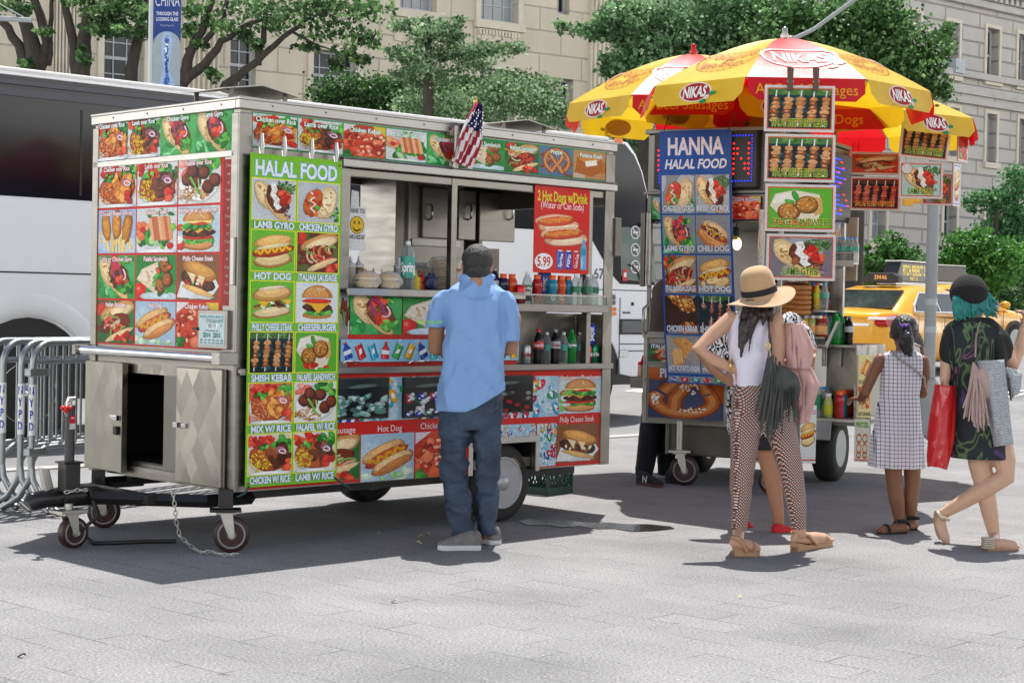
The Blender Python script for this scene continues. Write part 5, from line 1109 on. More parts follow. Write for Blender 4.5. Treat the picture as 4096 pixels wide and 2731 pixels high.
def road_wheel(y):
 q = MB(); q.lathe([(.150,.155),(.215,.165),(.245,.14),(.252,.10),(.252,.06),(.245,.02),(.215,-.004),(.150,.004)],(xw, y, .252),36, axis=(0,1,0)); w = q.build('wheel', M['rubber'], cart)
 q = MB(); q.lathe([(.165,.0),(.16,-.008),(.15,-.002),(.142,.05),(.12,.075),(.112,.05),(.06,.045),(.05,.0),(.03,-.012),(0,-.014)],(xw, y, .252),30, axis=(0,1,0)); r_ = q.build('rim', mat('white_rim', (.42,.43,.45),.35,.3), w)
 q = MB()
 for k in range(5): a = R(72 * k + 20); q.lathe([(.011,.03),(.011,.015)],(xw + .075 * math.cos(a), y, .252 + .075 * math.sin(a)),8, axis=(0,1,0))
 q.build('lug_nut', M['chrome'], r_)['kind'] = 'stuff'
road_wheel(.035); road_wheel(CW - .17)
q = MB(); q.cyl((xw, .15,.252),(xw, CW - .12,.252),.03, n=10); q.box(.1, CL - .1,.2,.26, ZB - .07, ZB + .018); q.box(.1, CL - .1, CW - .3, CW - .24, ZB - .07, ZB + .018); q.build('chassis', M['black_paint'], cart)
# top picture strip along the long side
pr = Print(31); ox, oz = .078, F(700,372)[1] if False else zF0 + .036; W_ = F(1397,390)[0] - ox; H_ = zc0 - .008 - oz
pr.rect(0,0, W_, H_, '#169a54'); b_ = .007; xs = [F(x, 340)[0] - ox for x in (575,682,787,885,980,1070,1158,1238,1316,1396)]; xs[0] = 0; xs[-1] = W_
fn = [lambda p: f_rice(p, 'chicken'), lambda p: f_rice(p, 'lamb'), f_heap, f_salad, lambda p: f_gyro(p, '#4aae4e'), f_falafel, f_saus, f_pretzel, f_knish]
nm = ['Chicken over Rice', 'Lamb over Rice', 'Chicken Kebab', 'Chicken Salad', 'Chicken Gyro', 'Falafel Sandwich', 'Italian Sausage', 'Pretzel', 'Potatos Knish']
for i in range(9):
 h0 = pr.h; pr.cell(xs[i] + b_ / 2, b_, xs[i + 1] - xs[i] - b_, H_ - 2 * b_); fn[i](pr); pr.text(nm[i],(xs[i] + xs[i + 1]) / 2, H_ - .036,.026, '#fbfffb', out='#2f9a68', maxw=(xs[i + 1] - xs[i]) * .88, wt='b'); pr.h = h0
pr.build('picture_panel', cart, (ox, -.003, oz), EXF, EYF, M['print'])
# the tow end: two picture panels
def TR(x0, y0, x1, y1):
 xm, ym = (x0 + x1) / 2,(y0 + y1) / 2; return T(x0, ym)[0], T(xm, y1)[1], T(x1, ym)[0], T(xm, y0)[1]
a, z0, c, z1 = TR(226,265,535,358); pr = Print(41); W_ = a - c; H_ = z1 - z0; pr.rect(0,0, W_, H_, '#4ab08a'); xs = [a - T(x, 320)[0] for x in (226,295,370,451,535)]
fn = [f_rice, lambda p: f_rice(p, 'lamb'), lambda p: f_gyro(p, '#4aae4e'), f_gyro]; nm = ['Chicken over Rice', 'Lamb over Rice', 'Chicken Gyro', 'Lamb Gyro']
for i in range(4): pr.h = .0002; pr.cell(xs[i],0, xs[i + 1] - xs[i] - .004, H_); fn[i](pr); pr.text(nm[i],(xs[i] + xs[i + 1]) / 2, H_ - .026,.026, '#fbffff', out='#2f9a80', maxw=(xs[i + 1] - xs[i]) * .84)
pr.build('picture_panel', cart, (-.003, a, z0), EXT, EYF, M['print'])
q = MB(); q.box(-.012,0, c - .025, a + .03, z0 - .035, z0 - .006); q.box(-.012,0, c - .025, a + .03, z1 + .004, z1 + .02); q.build('trim_strip', M['alu'], cart)
a, z0, c, z1 = TR(222,366,512,797); z1 -= .0; pr = Print(42); W_ = a - c; H_ = z1 - z0; pr.rect(0,0, W_, H_, '#cf2a26')
xs = [a - T(x, 580)[0] for x in (226,313.5,408,507)]; zs = [T(365, y)[1] - z0 for y in (371,476,584,691,797)]; zs[0] = H_ - .012
fn = [f_rice, lambda p: f_rice(p, 'lamb'), f_falrice, f_fingers, f_salad, f_burger, f_gyro, f_falafel, f_philly, f_saus, f_hotdog, f_heap]
nm = ['Chicken over Rice', 'Lamb over Rice', 'Falafel over Rice', 'Chicken Finger w/Fries', 'Chicken  Salad', 'Hamburger or Cheeseburger', 'Lamb or Chicken Gyro', 'Falafel Sandwich', 'Philly Cheese Steak', 'Italian Sausage', 'Hot Dog', 'Chicken Kebab']
for i in range(12):
 cI, rI = i % 3, i // 3; x0, x1_ = xs[cI] + .004, xs[cI + 1] - .008; pr.h = .0002; y0, y1 = zs[rI + 1] + .01, zs[rI] - .004; pr.cell(x0, y0, x1_ - x0, y1 - y0); fn[i](pr)
 pr.text(nm[i],(x0 + x1_) / 2, y1 - .022,.026, '#fff6f6', out='#b02a34', maxw=(x1_ - x0) * .9)
pr.text('on stick', xs[3] - .10,.03,.018, '#ffffff', wt='r')
pr.build('picture_panel', cart, (-.003, a, z0), EXT, EYF, M['print'])
# clear plastic strip and red price list beside the corner post
a2, z0b, c2, z1b = TR(513,366,536,702); pr = Print(43); W2 = a2 - c2; pr.rect(0,0, W2, z1b - z0b, '#9a2a28')
for k in range(16): pr.text('Over'[k % 3:], W2 * .5,(z1b - z0b) * (.96 - k * .058),.018, '#d8b0a8', wt='r')
pr.build('price_list', cart, (-.003, a2, z0b), EXT, EYF, M['print'])
# permit in a metal frame
a, z0, c, z1 = TR(466,712,533,801); q = MB(); q.box(-.035,-.004, c, a, z0, z1); pf = q.build('permit_frame', M['steel'], cart, bevel=.004)
pr = Print(44); W_, H_ = a - c - .035, z1 - z0 - .04; pr.rect(0,0, W_, H_, '#c8dce0'); TE = '#1c7a78'
pr.text('MOBILE FOOD VENDOR', W_ / 2, H_ * .9,.014, TE, maxw=W_ * .92); pr.text('NYC', W_ * .84, H_ * .77,.018, TE, wt='h'); pr.text('SPECIALIZED VENDOR', W_ * .48, H_ * .8,.007, TE); pr.text('NOT TRANSFERABLE', W_ * .48, H_ * .74,.007, TE); pr.rect(W_ * .3, H_ * .55, W_ * .42, H_ * .14, '#e4eeee'); pr.text('V0113', W_ * .5, H_ * .62,.020, '#222a2c'); pr.text('P', W_ * .86, H_ * .62,.016, TE); pr.blob(.1 * W_, .1,.0,.0,0, TE)
pr.text('EXPIRES IN MONTH - YEAR', W_ / 2, H_ * .46,.007, TE); pr.text('2014', W_ * .3, H_ * .32,.024, TE, wt='h'); pr.text('2015', W_ * .7, H_ * .32,.024, TE, wt='h')
for k in range(2):
 for j in range(6): pr.text('JAN FEB MAR APR MAY JUN JUL AUG SEP OCT NOV DEC'.split()[k * 6 + j], W_ * (.1 + j * .16), H_ * (.16 - k * .09),.008, TE)
pr.build('permit', pf, (-.0365, a - .018, z0 + .02), EXT, EYF, M['print'])
q = MB(); q.box(-.05,-.035, a - .012, a + .03,(z0 + z1) / 2 - .008,(z0 + z1) / 2 + .008); q.build('latch', M['black'], pf)
# bumper bar
ya, za = T(190,803,-.10); yb, zb_ = T(540,826,-.10); zz = (za + zb_) / 2
q = MB(); q.cyl((-.085, CW + .02, zz),(-.085,.02, zz),.026, n=16); q.build('bumper_bar', M['chrome'], cart)
q = MB(); q.box(-.125,.0,-.02,.055, zz - .035, zz + .035); q.build('bumper_bracket', M['alu'], cart, bevel=.004); q = MB(); q.box(-.125,.0, CW - .01, CW + .03, zz - .03, zz + .03); q.build('bumper_bracket', M['steel'], cart, bevel=.004)
# lower tow end: quilted skirt, open compartment, doors
zD1 = T(370,838)[1]; yo1, yo0 = T(300,950)[0], T(376,950)[0]; ym0 = T(424,960)[0]
q = MB(); q.box(-.004,.03,.031, CW, zD1, zC - .052); q.build('quilted_skirt', M['quilt'], cart)
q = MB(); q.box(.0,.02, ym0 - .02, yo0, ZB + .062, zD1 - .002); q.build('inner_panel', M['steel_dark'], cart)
q = MB(); q.box(.0,.02,.031, ym0 - .02, ZB + .062, zD1 - .002); q.build('inner_panel', M['steel'], cart)
q = MB(); q.box(.02,.62, yo0 - .3, yo0 - .29, ZB + .06, zD1); q.box(.02,.62, CW - .05, CW - .04, ZB + .06, zD1); q.box(.61,.62, yo0 - .3, CW - .04, ZB + .06, zD1); q.box(.031,.62, yo0 - .3, CW - .04, zD1 - .01, zD1); q.box(.031,.62, yo0 - .3, CW - .04, ZB + .081, ZB + .09); q.build('compartment', M['black'], cart)
def door(hy, w, ang, sgn, edge):
 # hinge at y = hy; door extends by w towards sgn, swung out by ang
 q = MB(); q.box(-.045,-.004, min(0, sgn * w), max(0, sgn * w), ZB + .02, zD1 + .0); o = q.build('compartment_door', M['quilt'], cart, bevel=.004); o.location = (-.004, hy, 0); o.rotation_euler = (0,0, R(ang))
 q = MB(); zz_ = (ZB + zD1) / 2 + .01; q.box(-.062,-.045, sgn * w - sgn * .09 - .02, sgn * w - sgn * .09 + .02, zz_ - .012, zz_ + .012); q.box(-.075,-.05, sgn * w - sgn * .03 - .02, sgn * w - sgn * .03 + .02, zz_ - .015, zz_ + .015); q.build('latch', M['chrome'], o, bevel=.003)
 return o
d1 = door(CW - .005, CW - yo1 - .0,-2,-1,0)
q = MB()
for k in range(22): q.box(-.040,-.010,-(CW - yo1 - .03) - .002,-(CW - yo1 - .03) + .001, ZB + .12 + k * .014, ZB + .126 + k * .014)
q.build('louvre', M['black'], d1); q = MB(); q.box(-.068,-.048,-(CW - yo1 - .03) - .01,-(CW - yo1 - .03) + .03,(ZB + zD1) / 2 - .09,(ZB + zD1) / 2 - .04); q.build('padlock', M['black'], d1, bevel=.004)
d2 = door(.065, ym0 - .065,1.5,1,0)
q = MB(); q.cyl((-.02,.0, ZB + .02),(-.02,.0, zD1),.008, n=8); q.build('hinge', M['steel_dark'], d2)
# tow frame, coupler, jack
def PL(px, py, y): return F(px, py, y)
ny, nz_ = .74,.40
xn = F(70,1150,.74)[0]; zn = F(90,1148,.74)[1]
q = MB()
for s in (.18,1.30): q.tube([(.25, s, zn - .0),(-.05, s, zn),(xn + .34,.74 + (s - .74) * .12, zn)],.036,4, smooth=False)
q.box(-.30,-.24,.38,1.1, zn - .02, zn + .03); q.build('tow_frame', M['black_paint'], cart)
q = MB(); q.tube([(xn + .40,.74, zn + .005),(xn + .22,.74, zn + .01),(xn + .10,.74, zn + .005),(xn, .74, zn - .005),(xn - .02,.74, zn - .02)],[.055,.06,.05,.052,.03],12); q.cyl((xn + .17,.67, zn),(xn + .17,.81, zn),.012, n=8); q.build('coupler', M['black_paint'], cart, bevel=.003)
q = MB(); q.prism([(xn + .08, zn + .045),(xn + .13, zn + .06),(xn + .10, zn + .17),(xn + .05, zn + .18)], 'y', .72,.76); q.build('coupler_latch', M['zinc'], cart, bevel=.004)
jx, jy = F(161,1262,.66)[0] - .0,.66; jx = F(160,1000, jy)[0]
zj = lambda py: F(160, py, jy)[1]
q = MB(); q.cyl((jx, jy, zj(1062)),(jx, jy, zj(934)),.027, n=16); q.lathe([(.03, zj(936)),(.03, zj(931)),(.012, zj(929))],(jx, jy, 0),14); q.build('jack_tube', mat('dark_grey_jack', (.045,.045,.048),.45), cart)
q = MB(); q.box(jx - .045, jx + .045, jy - .045, jy + .045, zj(1128), zj(1062)); q.box(jx - .06, jx + .06, jy - .055, jy + .055, zj(1063), zj(1059)); q.build('jack_sleeve', M['black_paint'], cart, bevel=.006)
pr = Print(45); pr.rect(0,0,.036,.075, '#c8c8c8'); pr.poly([(0,.035),(.036,.035),(.036,.075),(0,.075)], '#c82428') if False else pr.rect(0,.032,.036,.043, '#c0242a'); pr.text('2000', .018,.062,.008, '#f0e0e0'); pr.build('jack_label', cart, (jx - .018, jy - .0285, zj(985)), EXF, EYF, M['print'])
q = MB(); q.cyl((jx, jy, zj(930)),(jx, jy, zj(916)),.012, n=10); q.tube([(jx + .03, jy, zj(915)),(jx - .01, jy, zj(915)),(jx - .045, jy - .04, zj(925)),(jx - .055, jy - .06, zj(948)),(jx - .06, jy - .065, zj(951))],.010,8); q.build('crank', M['zinc'], cart)
q = MB()
for k in range(6): a = R(60 * k); q.ell((jx - .06 + .022 * math.cos(a), jy - .065 + .022 * math.sin(a), zj(934)),(.014,.014,.012),8,6)
q.lathe([(.016,0),(.02,.03)],(jx - .06, jy - .065, zj(944)),10); q.build('crank_knob', M['red_plastic'], cart)
M['pu_red'] = mat('maroon_tyre', (.035,.010,.011),.5, var=.3, vs=25)
def caster(x, y, rad, ang, ztop, post=True):
 root = bpy.data.objects.new('caster', None); COL.objects.link(root); root.parent = cart; root.location = (x, y, 0); root.rotation_euler = (0,0, R(ang)); root.empty_display_size = .05; off = rad * .35
 q = MB(); q.lathe([(rad * .74,.026),(rad * .97,.026),(rad, .018),(rad, -.018),(rad * .97,-.026),(rad * .74,-.026)],(off, 0, rad),26, axis=(0,1,0)); q.build('tyre', M['pu_red'], root)
 q = MB(); q.lathe([(rad * .73,.012),(rad * .3,.010),(0,.010)],(off, 0, rad),20, axis=(0,1,0)); q.lathe([(rad * .73,-.012),(rad * .3,-.010),(0,-.010)],(off, 0, rad),20, axis=(0,1,0)); q.build('web', M['black'], root)
 q = MB()
 for s in (-1,1): q.tube([(off + rad * .73 * math.cos(R(t)), s * .022, rad + rad * .73 * math.sin(R(t))) for t in range(0,360,20)],.007,6, closed=True); q.cyl((off, 0, rad),(off, s * .03, rad), rad * .26, n=14)
 for k in range(6):
  a = R(60 * k + 15); c_, s_ = math.cos(a), math.sin(a)
  for s in (-1,1): q.tube([(off + c_ * rad * .2, s * .018, rad + s_ * rad * .2),(off + c_ * rad * .7, s * .018, rad + s_ * rad * .7)],.008,6)
 q.build('hub', bpy.data.materials.get('grey_hub') or mat('grey_hub', (.24,.245,.25),.5), root)
 q = MB()
 for s in (-1,1): q.prism([(off - .014, rad - .016),(off + .014, rad - .016),(off + .016, rad + .02),(.04,2 * rad + .02),(-.03,2 * rad + .02),(-.004, rad * 1.4)], 'y', s * .034 - .004, s * .034 + .004); q.cyl((off, s * .038, rad),(off, s * .05, rad),.014, n=8)
 q.box(-.05,.055,-.038,.038,2 * rad + .012,2 * rad + .026); q.build('fork', M['zinc'], root, bevel=.004)
 q = MB(); q.box(-.085,.085,-.06,.06,2 * rad + .028,2 * rad + .042); q.build('top_plate', M['black_paint'] if post else M['zinc'], root)
 if post: q = MB(); q.box(-.04,.04,-.04,.04,2 * rad + .044, ztop); q.build('leg', M['black_paint'], root, bevel=.004)
 else: q = MB(); q.cyl((0,0,2 * rad + .044),(0,0, ztop),.024, n=12); q.build('leg', M['zinc'], root)
 return root
caster(-.03,.035,.098,-34, ZB + .02); caster(-.06,1.30,.098,-30, ZB + .02); caster(jx, jy, .085,5, zn - .02, post=False)
# safety chain
def chain(pts, name, parent, sz=.017, r=.0034):
 # pts in parent space
 q = MB(); P = [Vector(p) for p in pts]; segs = []; L = 0
 for a, b in zip(P[:-1], P[1:]): segs.append((a, b, L)); L += (b - a).length
 n = int(L / (sz * 1.55)); k = 0
 for i in range(n):
  t = (i + .5) / n * L
  for a, b, l0 in segs:
   if l0 <= t <= l0 + (b - a).length + 1e-6: c = a + (b - a).normalized() * (t - l0); d = (b - a).normalized(); break
  x, y, _ = frame_of(d); s_ = x if i % 2 else y; s_ = (s_ + (y if i % 2 else -x) * .35).normalized()
  q.tube([c + d * (sz * math.cos(2 * math.pi * j / 10)) + s_ * (sz * .55 * math.sin(2 * math.pi * j / 10)) for j in range(10)], r, 5, closed=True)
 return q.build(name, M['zinc'], parent)
def L2(v): v = Vector(v) - CO; return Vector((v.dot(CX), v.dot(CY), v.z))
gr = [L2(gnd(px, py, .012)) for px, py in ((444,1258),(462,1268),(485,1266),(505,1272),(528,1274),(548,1271))]
xch = -.30
top = [Vector((x_, .24, z_)) for x_, z_ in (F(397,1128,.24), F(402,1165,.24), F(410,1200,.22), F(422,1232,.2))]
chain(top + gr, 'safety_chain', cart)
chain([Vector((jx - .06, jy - .06, zn + .05)), Vector((jx, jy - .075, zn + .06)), Vector((jx + .07, jy - .06, zn + .055)), Vector((jx + .1, jy, zn + .04))], 'safety_chain', cart)
q = MB(); q.tube([L2(gnd(190,1215,.10)), L2(gnd(196,1232,.03)), L2(gnd(215,1247,.012)), L2(gnd(260,1246,.012)), L2(gnd(330,1243,.012)), L2(gnd(405,1242,.012))],.012,8); q.tube([Vector((jx + .14, jy + .02, zn + .05)), Vector((jx + .16, jy - .03, zn - .1)), L2(gnd(190,1215,.10))],.012,8); q.build('trailer_cable', M['black'], cart)
# roof: folded vent covers on posts, mushroom vents
def roof_vent(x, y, w, d):
 q = MB(); z = ZT + .02; q.prism([(x - w / 2, z + .075),(x, z + .115),(x + w / 2, z + .075),(x + w / 2, z + .08),(x, z + .121),(x - w / 2, z + .08)], 'y', y - d / 2, y + d / 2)
 o = q.build('roof_vent', mat('weathered_sheet', (.66,.63,.56),.55,.2, var=.18, vs=5) if 'weathered_sheet' not in bpy.data.materials else bpy.data.materials['weathered_sheet'], cart)
 q = MB()
 for sx_ in (-.36,.36):
  for sy in (-.4,.4): q.box(x + sx_ * w - .014, x + sx_ * w + .014, y + sy * d - .004, y + sy * d + .004, z, z + .088)
 q.box(x - w * .4, x + w * .4, y - d * .44, y + d * .44, z, z + .018); q.build('vent_posts', M['steel_dark'], o)
roof_vent(.30,.42,.52,.42); roof_vent(2.42,.42,.52,.42)
for (px, py) in ((311,262),(381,254)):
 p = hit(px, py, CP(0,0, ZT + .02),(0,0,1)) - CO
 y_, _ = T(px, py, .12); q = MB(); q.lathe([(.018, ZT),(.018, ZT + .03),(.026, ZT + .035),(.024, ZT + .052),(0, ZT + .056)],(.12, y_, 0),14); q.build('roof_cap', mat('brass_cap', (.45,.36,.26),.4,.6), cart)
# flag holder
xf = F(1033,340)[0]; zf1, zf0 = F(1033,291)[1], F(1033,388)[1]
q = MB(); q.cyl((xf, -.055, zf0),(xf, -.055, zf1),.018, n=14); q.box(xf - .045, xf + .01,-.05,-.001, zf1 - .06, zf1 - .03); q.box(xf - .045, xf + .01,-.05,-.001, zf0 + .01, zf0 + .04); q.build('flag_holder', M['steel'], cart)
# side handle at the far end
q = MB(); xh = CL + .012; z1h, z0h = F(1402,500)[1], F(1402,588)[1]; q.box(xh, xh + .055,-.03,.0, z0h, z1h); q.box(xh, xh + .03,-.0,.03, z0h + .05, z1h - .04); q.build('door_handle', M['steel_dark'], cart, bevel=.004)
q = MB(); zhh1, zhh0 = T(553,545)[1], T(553,655)[1]; q.box(-.03,-.012,.0,.028, zhh0, zhh1); q.build('door_handle', M['alu'], cart, bevel=.003)
# hot dog poster in the service window
x0, z0, x1_, z1 = FR(1217,431,1351,628,.03); x1_ = xP - .025; pr = Print(51); W_, H_ = x1_ - x0, z1 - z0
pr.rect(0,0, W_, H_, '#d6241c'); pr.text('2 Hot Dogs w/Drink', W_ * .5, H_ * .885,.062, '#d8dc28', w=W_ * .9, wt='b'); pr.text('(Water or Can Soda)', W_ * .5, H_ * .785,.044, '#f8eeee', w=W_ * .78, wt='r')
pr.cell(W_ * .02, H_ * .44, W_ * .78, H_ * .27); 
def hd(p):
 T_ = lambda u, v: (.5 + u * .95 - v * .25,.5 + u * .36 + v * .9); p.blob(*T_(.02,-.12),.5,.26,15, '#e8a878'); p.blob(*T_(.05,-.2),.44,.16,15, '#f6d4b4'); p.blob(*T_(-.02,.16),.46,.24,15, '#f0b898'); p.blob(*T_(-.01,.1),.45,.2,15, '#d84c2c'); p.blob(*T_(0,.14),.4,.12,15, '#ec6c48'); p.st([T_(-.36 + .74 * i / 16,.16 + .10 * math.sin(i * 1.25)) for i in range(17)],.055, '#d8a018')
hd(pr); pr.cell(W_ * .12, H_ * .28, W_ * .84, H_ * .29); hd(pr)
pr.clip = None; pr.cell(0,0, W_, H_)
pr.blob(.18,.13,.16,.095,0, '#f6f6f6', 24,0); pr.text('5.99', W_ * .18, H_ * .13,.058, '#c81c20', wt='b', w=W_ * .24)
for (u, c1, t_) in ((.47, '#1a5cb8', 'Sprite'),(.62, '#1838b0', 'PEPSI'),(.76, '#c8141c', 'Coca-Cola')):
 pr.poly([(u - .055,.05),(u + .055,.05),(u + .06,.07),(u + .06,.24),(u + .05,.265),(u - .05,.265),(u - .06,.24),(u - .06,.07)], c1); pr.blob(u, .262,.048,.01,0, '#d0d4d8'); pr.poly([(u - .05,.07),(u - .03,.07),(u - .03,.24),(u - .05,.24)], '#5c88d0' if u < .7 else '#e06068'); pr.text(t_, W_ * (u + .01), H_ * .15,.026, '#f8f8f8', rot=78, maxw=H_ * .17)
pr.poly([(.84,.05),(.95,.05),(.95,.30),(.92,.37),(.92,.41),(.87,.41),(.87,.37),(.84,.30)], '#5cb0e0'); pr.poly([(.845,.22),(.945,.22),(.945,.30),(.845,.30)], '#1c98b8'); pr.poly([(.86,.07),(.88,.07),(.88,.2),(.86,.2)], '#c8e8f8')
pr.build('poster', cart, (x0,-.008, z0), EXF, EYF, M['print'], back=.004, size=(W_, H_))
# ------------------------------------------------------------------ green banner clipped over the front
x0, x1_ = F(569,740,-.05)[0], F(779,740,-.05)[0]; z1, z0 = F(680,360,-.05)[1], F(670,1112,-.05)[1]
W_, H_ = x1_ - x0, z1 - z0; pr = Print(61); GRN = '#7cc428'; YEL = '#e6ea3c'
wv = lambda x, y: .006 * math.sin(x * 9 + y * 1.3) + .004 * math.sin(y * 4.1)
pr.bgrid(0,0, W_, H_, GRN, 8,24); pr.text('HALAL FOOD', W_ * .5, H_ * .958,.078, '#eef4fa', out='#3aa0d8', w=W_ * .90, wt='h')
fn = [lambda p: f_gyro(p, '#cdd6da', True), f_wrap, f_bun, lambda p: f_saus(p, '#6a3020'), f_phillybun, f_cburger, lambda p: f_skew(p, n=4), f_ball, lambda p: f_rice(p, 'chicken', '#e06040'), f_falrice, lambda p: f_rice(p, 'lamb', '#e8d8c0'), lambda p: f_rice(p, 'lamb', '#f0e0d0')]
nm = ['LAMB GYRO', 'CHICKEN GYRO', 'HOT DOG', 'ITALIAN SAUSAGE', 'PHILLY CHEESE STEAK', 'CHEESEBURGER', 'SHISH KEBAB', 'FALAFEL SANDWICH', 'MIX W/ RICE', 'FALAFEL W/ RICE', 'CHICKEN W/ RICE', 'LAMB W/ RICE']
for i in range(12):
 c_, r_ = i % 2, i // 2; rh = H_ * .1535; y1 = H_ * .925 - r_ * rh; y0 = y1 - rh * .79; xa = W_ * (.025 if c_ == 0 else .515); wc = W_ * .46
 pr.h = .0004; pr.rect(xa - .006, y0 - .006, wc + .012, y1 - y0 + .012, YEL); pr.cell(xa, y0, wc, y1 - y0); fn[i](pr); pr.text(nm[i], xa + wc / 2, y0 - rh * .105,.036, '#f2f6fc', out='#3f98d0', maxw=wc * .94, wt='h')
for (u, v) in ((.03,.012),(.97,.012),(.97,.985)):
 pr.clip = None; pr.cell(0,0, W_, H_, False); pr.blob(u, v, .014,.0045,0, '#a8864c', 14,0); pr.blob(u, v, .007,.0022,0, '#2c2418', 10,0)
hb = thing('menu_banner', 'lime green banner headed HALAL FOOD with twelve yellow-framed food pictures', 'banner', CP(x0,-.05, z0), CA)
pr.build('banner_cloth', hb, (0,0,0), EXF, EYF, M['vinyl'], back=.002, size=(W_, H_))
q = MB(); q.tube([(W_ - .02,-.01,.02),(W_ + .06,-.01,-.03),(W_ + .10,.0,-.05)],.006,6); q.tube([(.02,-.01,.01),(.0,.0,-.03),(-.03,.03,-.05)],.006,6); q.build('tie_cord', mat('teal_cord', '#1c4a50', .7), hb)
# clips
def clamp(root_loc, rz, h, mt, label, group, up=.6):
 t = thing('spring_clamp', label, 'clamp', root_loc, rz, group)
 for s in (-1,1):
  q = MB(); q.tube([(0, s * .004,-h * .4),(0, s * .008,0),(s * .012, s * .018, h * .6)],[h * .10, h * .13, h * .09],8, sx=.35, flat=(0,1,0)); q.build('jaw', mt, t)
 q = MB(); q.cyl((-h * .13,0,0),(h * .13,0,0), h * .07, n=8); q.build('spring', M['chrome'], t); return t
for i, (px, py) in enumerate(((601,335),(653,342),(716,347),(772,355))):
 x, z = F(px, py, -.055); clamp(CP(x, -.055, z), CA, .11, M['chrome'],['chrome spring clamp on the green banner nearest the corner post', 'chrome spring clamp above the letters AL of the banner title', 'chrome spring clamp above the banner word FOOD, second from its right end', 'chrome spring clamp at the right upper end of the green banner'][i], 'clamps holding the green banner')
# ------------------------------------------------------------------ flag
fb = F(1040,384,-.055); ft = F(1086,238,-.055)
fl = thing('flag', 'small american flag hanging furled in a steel holder on the cart', 'flag', CP(fb[0],-.055, fb[1]), CA)
dx, dz = ft[0] - fb[0], ft[1] - fb[1]
q = MB(); q.tube([(0,0,-.0),(dx, -.02, dz)],.006,8); q.build('staff', mat('white_staff', (.7,.68,.66),.4), fl)
q = MB(); q.lathe([(.004,-.01),(.014,.008),(.010,.02),(.0,.045)],(dx, -.02, dz),10); q.build('finial', mat('gold', (.75,.5,.12),.3,.8), fl)
q = MB(); ST_ = [lin('#a01c30'), lin('#e8e4e6')]; BLU = lin('#221f58')
def flagpt(u, v):
 # u along the hang (0 top .. 1 bottom), v across the folded cloth
 c = Vector((dx, -.025, dz)) * (1 - u * .93) + Vector((0,0,0)); wdt = .035 + .15 * math.sin(min(1, u * 1.25) * 1.9) * (1 - .25 * u)
 return c + Vector(((v - .28) * wdt * 1.25,-.012 - .022 * math.sin(v * 17 + u * 2.0) - .01 * math.sin(v * 7),-(v - .3) * wdt * .30))
NU, NV = 22,26
for i in range(NU):
 for j in range(NV):
  u0, u1, v0, v1 = i / NU, (i + 1) / NU, j / NV, (j + 1) / NV
  star = u1 < .45 and v0 > .05; k = int((v0 * 13 + u0 * 3.2)) % 2; col = BLU if star else ST_[k]
  q.add([flagpt(u0, v0), flagpt(u1, v0), flagpt(u1, v1), flagpt(u0, v1)],[(0,1,2,3)], smooth=False, col=col)
  if star and (i + j) % 3 == 0 and i > 1: c_ = flagpt((u0 + u1) / 2,(v0 + v1) / 2) + Vector((0,-.003,0)); q.add([c_ + Vector((.006 * math.cos(R(a)),-.001,.006 * math.sin(R(a)))) for a in range(0,360,60)],[tuple(range(6))], col=lin('#f0f0f4'))
q.build('flag_cloth', M['attr'], fl)
# ------------------------------------------------------------------ crate, generator, puddle
p = gnd(1248,1130); mk_ = thing('milk_crate', 'dark green plastic crate on the pavement behind the trailer wheel', 'crate', p, CA + R(8))
GRNP = mat('green_crate_plastic', (.012,.055,.038),.45)
q = MB(); s_, h_ = .15,.26
q.box(-s_, s_, -s_, s_, 0,.015)
for a in range(4):
 mrot = rotm('Z', 90 * a); q.M = mrot
 q.box(-s_, s_, -s_ - .006,-s_ + .006,0,.05); q.box(-s_, s_, -s_ - .006,-s_ + .006, h_ - .05, h_); q.box(-s_ - .006,-s_ + .014,-s_ - .007,-s_ + .014,0, h_)
 for k in range(-4,10): x = -s_ + k * .045; 
 for k in range(9):
  for d in (-1,1):
   x0_ = -s_ + .018 + k * .0366; xa, xb = x0_, x0_ + d * .09; xa, xb = max(-s_, min(s_, xa)), max(-s_, min(s_, xb)); q.tube([(xa, -s_, .05),(xb, -s_, .05 + abs(xb - xa) * 2)],.006,4, caps=False)
   q.tube([(x0_, -s_, .14),(max(-s_, min(s_, x0_ + d * .045)),-s_, .23)],.006,4, caps=False)
q.M = None; q.build('crate_body', GRNP, mk_)
gy = (yo0 + yo1) / 2 - .10; gen = thing('generator', 'black portable generator with a red top inside the open compartment', 'generator', CP(.14, gy, ZB + .091), CA)
q = MB(); q.tube([(0,-.02,.16),(.06,-.02,.16),(.30,-.02,.16)],[.13,.16,.15],20); q.box(-.01,.3,-.15,.12,.0,.12); q.build('housing', mat('charcoal_plastic', (.022,.022,.024),.5), gen, bevel=.01)
q = MB()
for k in range(7): q.box(-.018,-.004,-.1,.06,.10 + k * .022,.112 + k * .022)
q.build('cooling_slots', M['black'], gen); q = MB(); q.tube([(.06,-.1,.30),(.06,-.04,.36),(.06,.06,.36),(.06,.10,.30)],.02,8); q.build('handle', M['red_plastic'], gen)
pr = Print(71); pr.rect(0,0,.05,.06, '#e0dcd4'); pr.rect(0,.045,.05,.015, '#e05a20'); pr.rect(.005,.008,.024,.03, '#e8b020'); pr.build('warning_label', gen, (-.02,.03,.06), EXT, EYF, M['print'])
def pud(pts, name):
 q = MB(); n = len(pts); vs_ = [gnd(px, py, .004) for px, py in pts]; q.add(vs_, [tuple(range(n))]); o = q.build(name, M['wet'], None, fix=False); tag(o, kind='structure'); return o
M['wet'] = mat('wet_pavement', (.022,.022,.024),.13, var=.6, vs=9, spec=.5, bump=.12, bs=30)
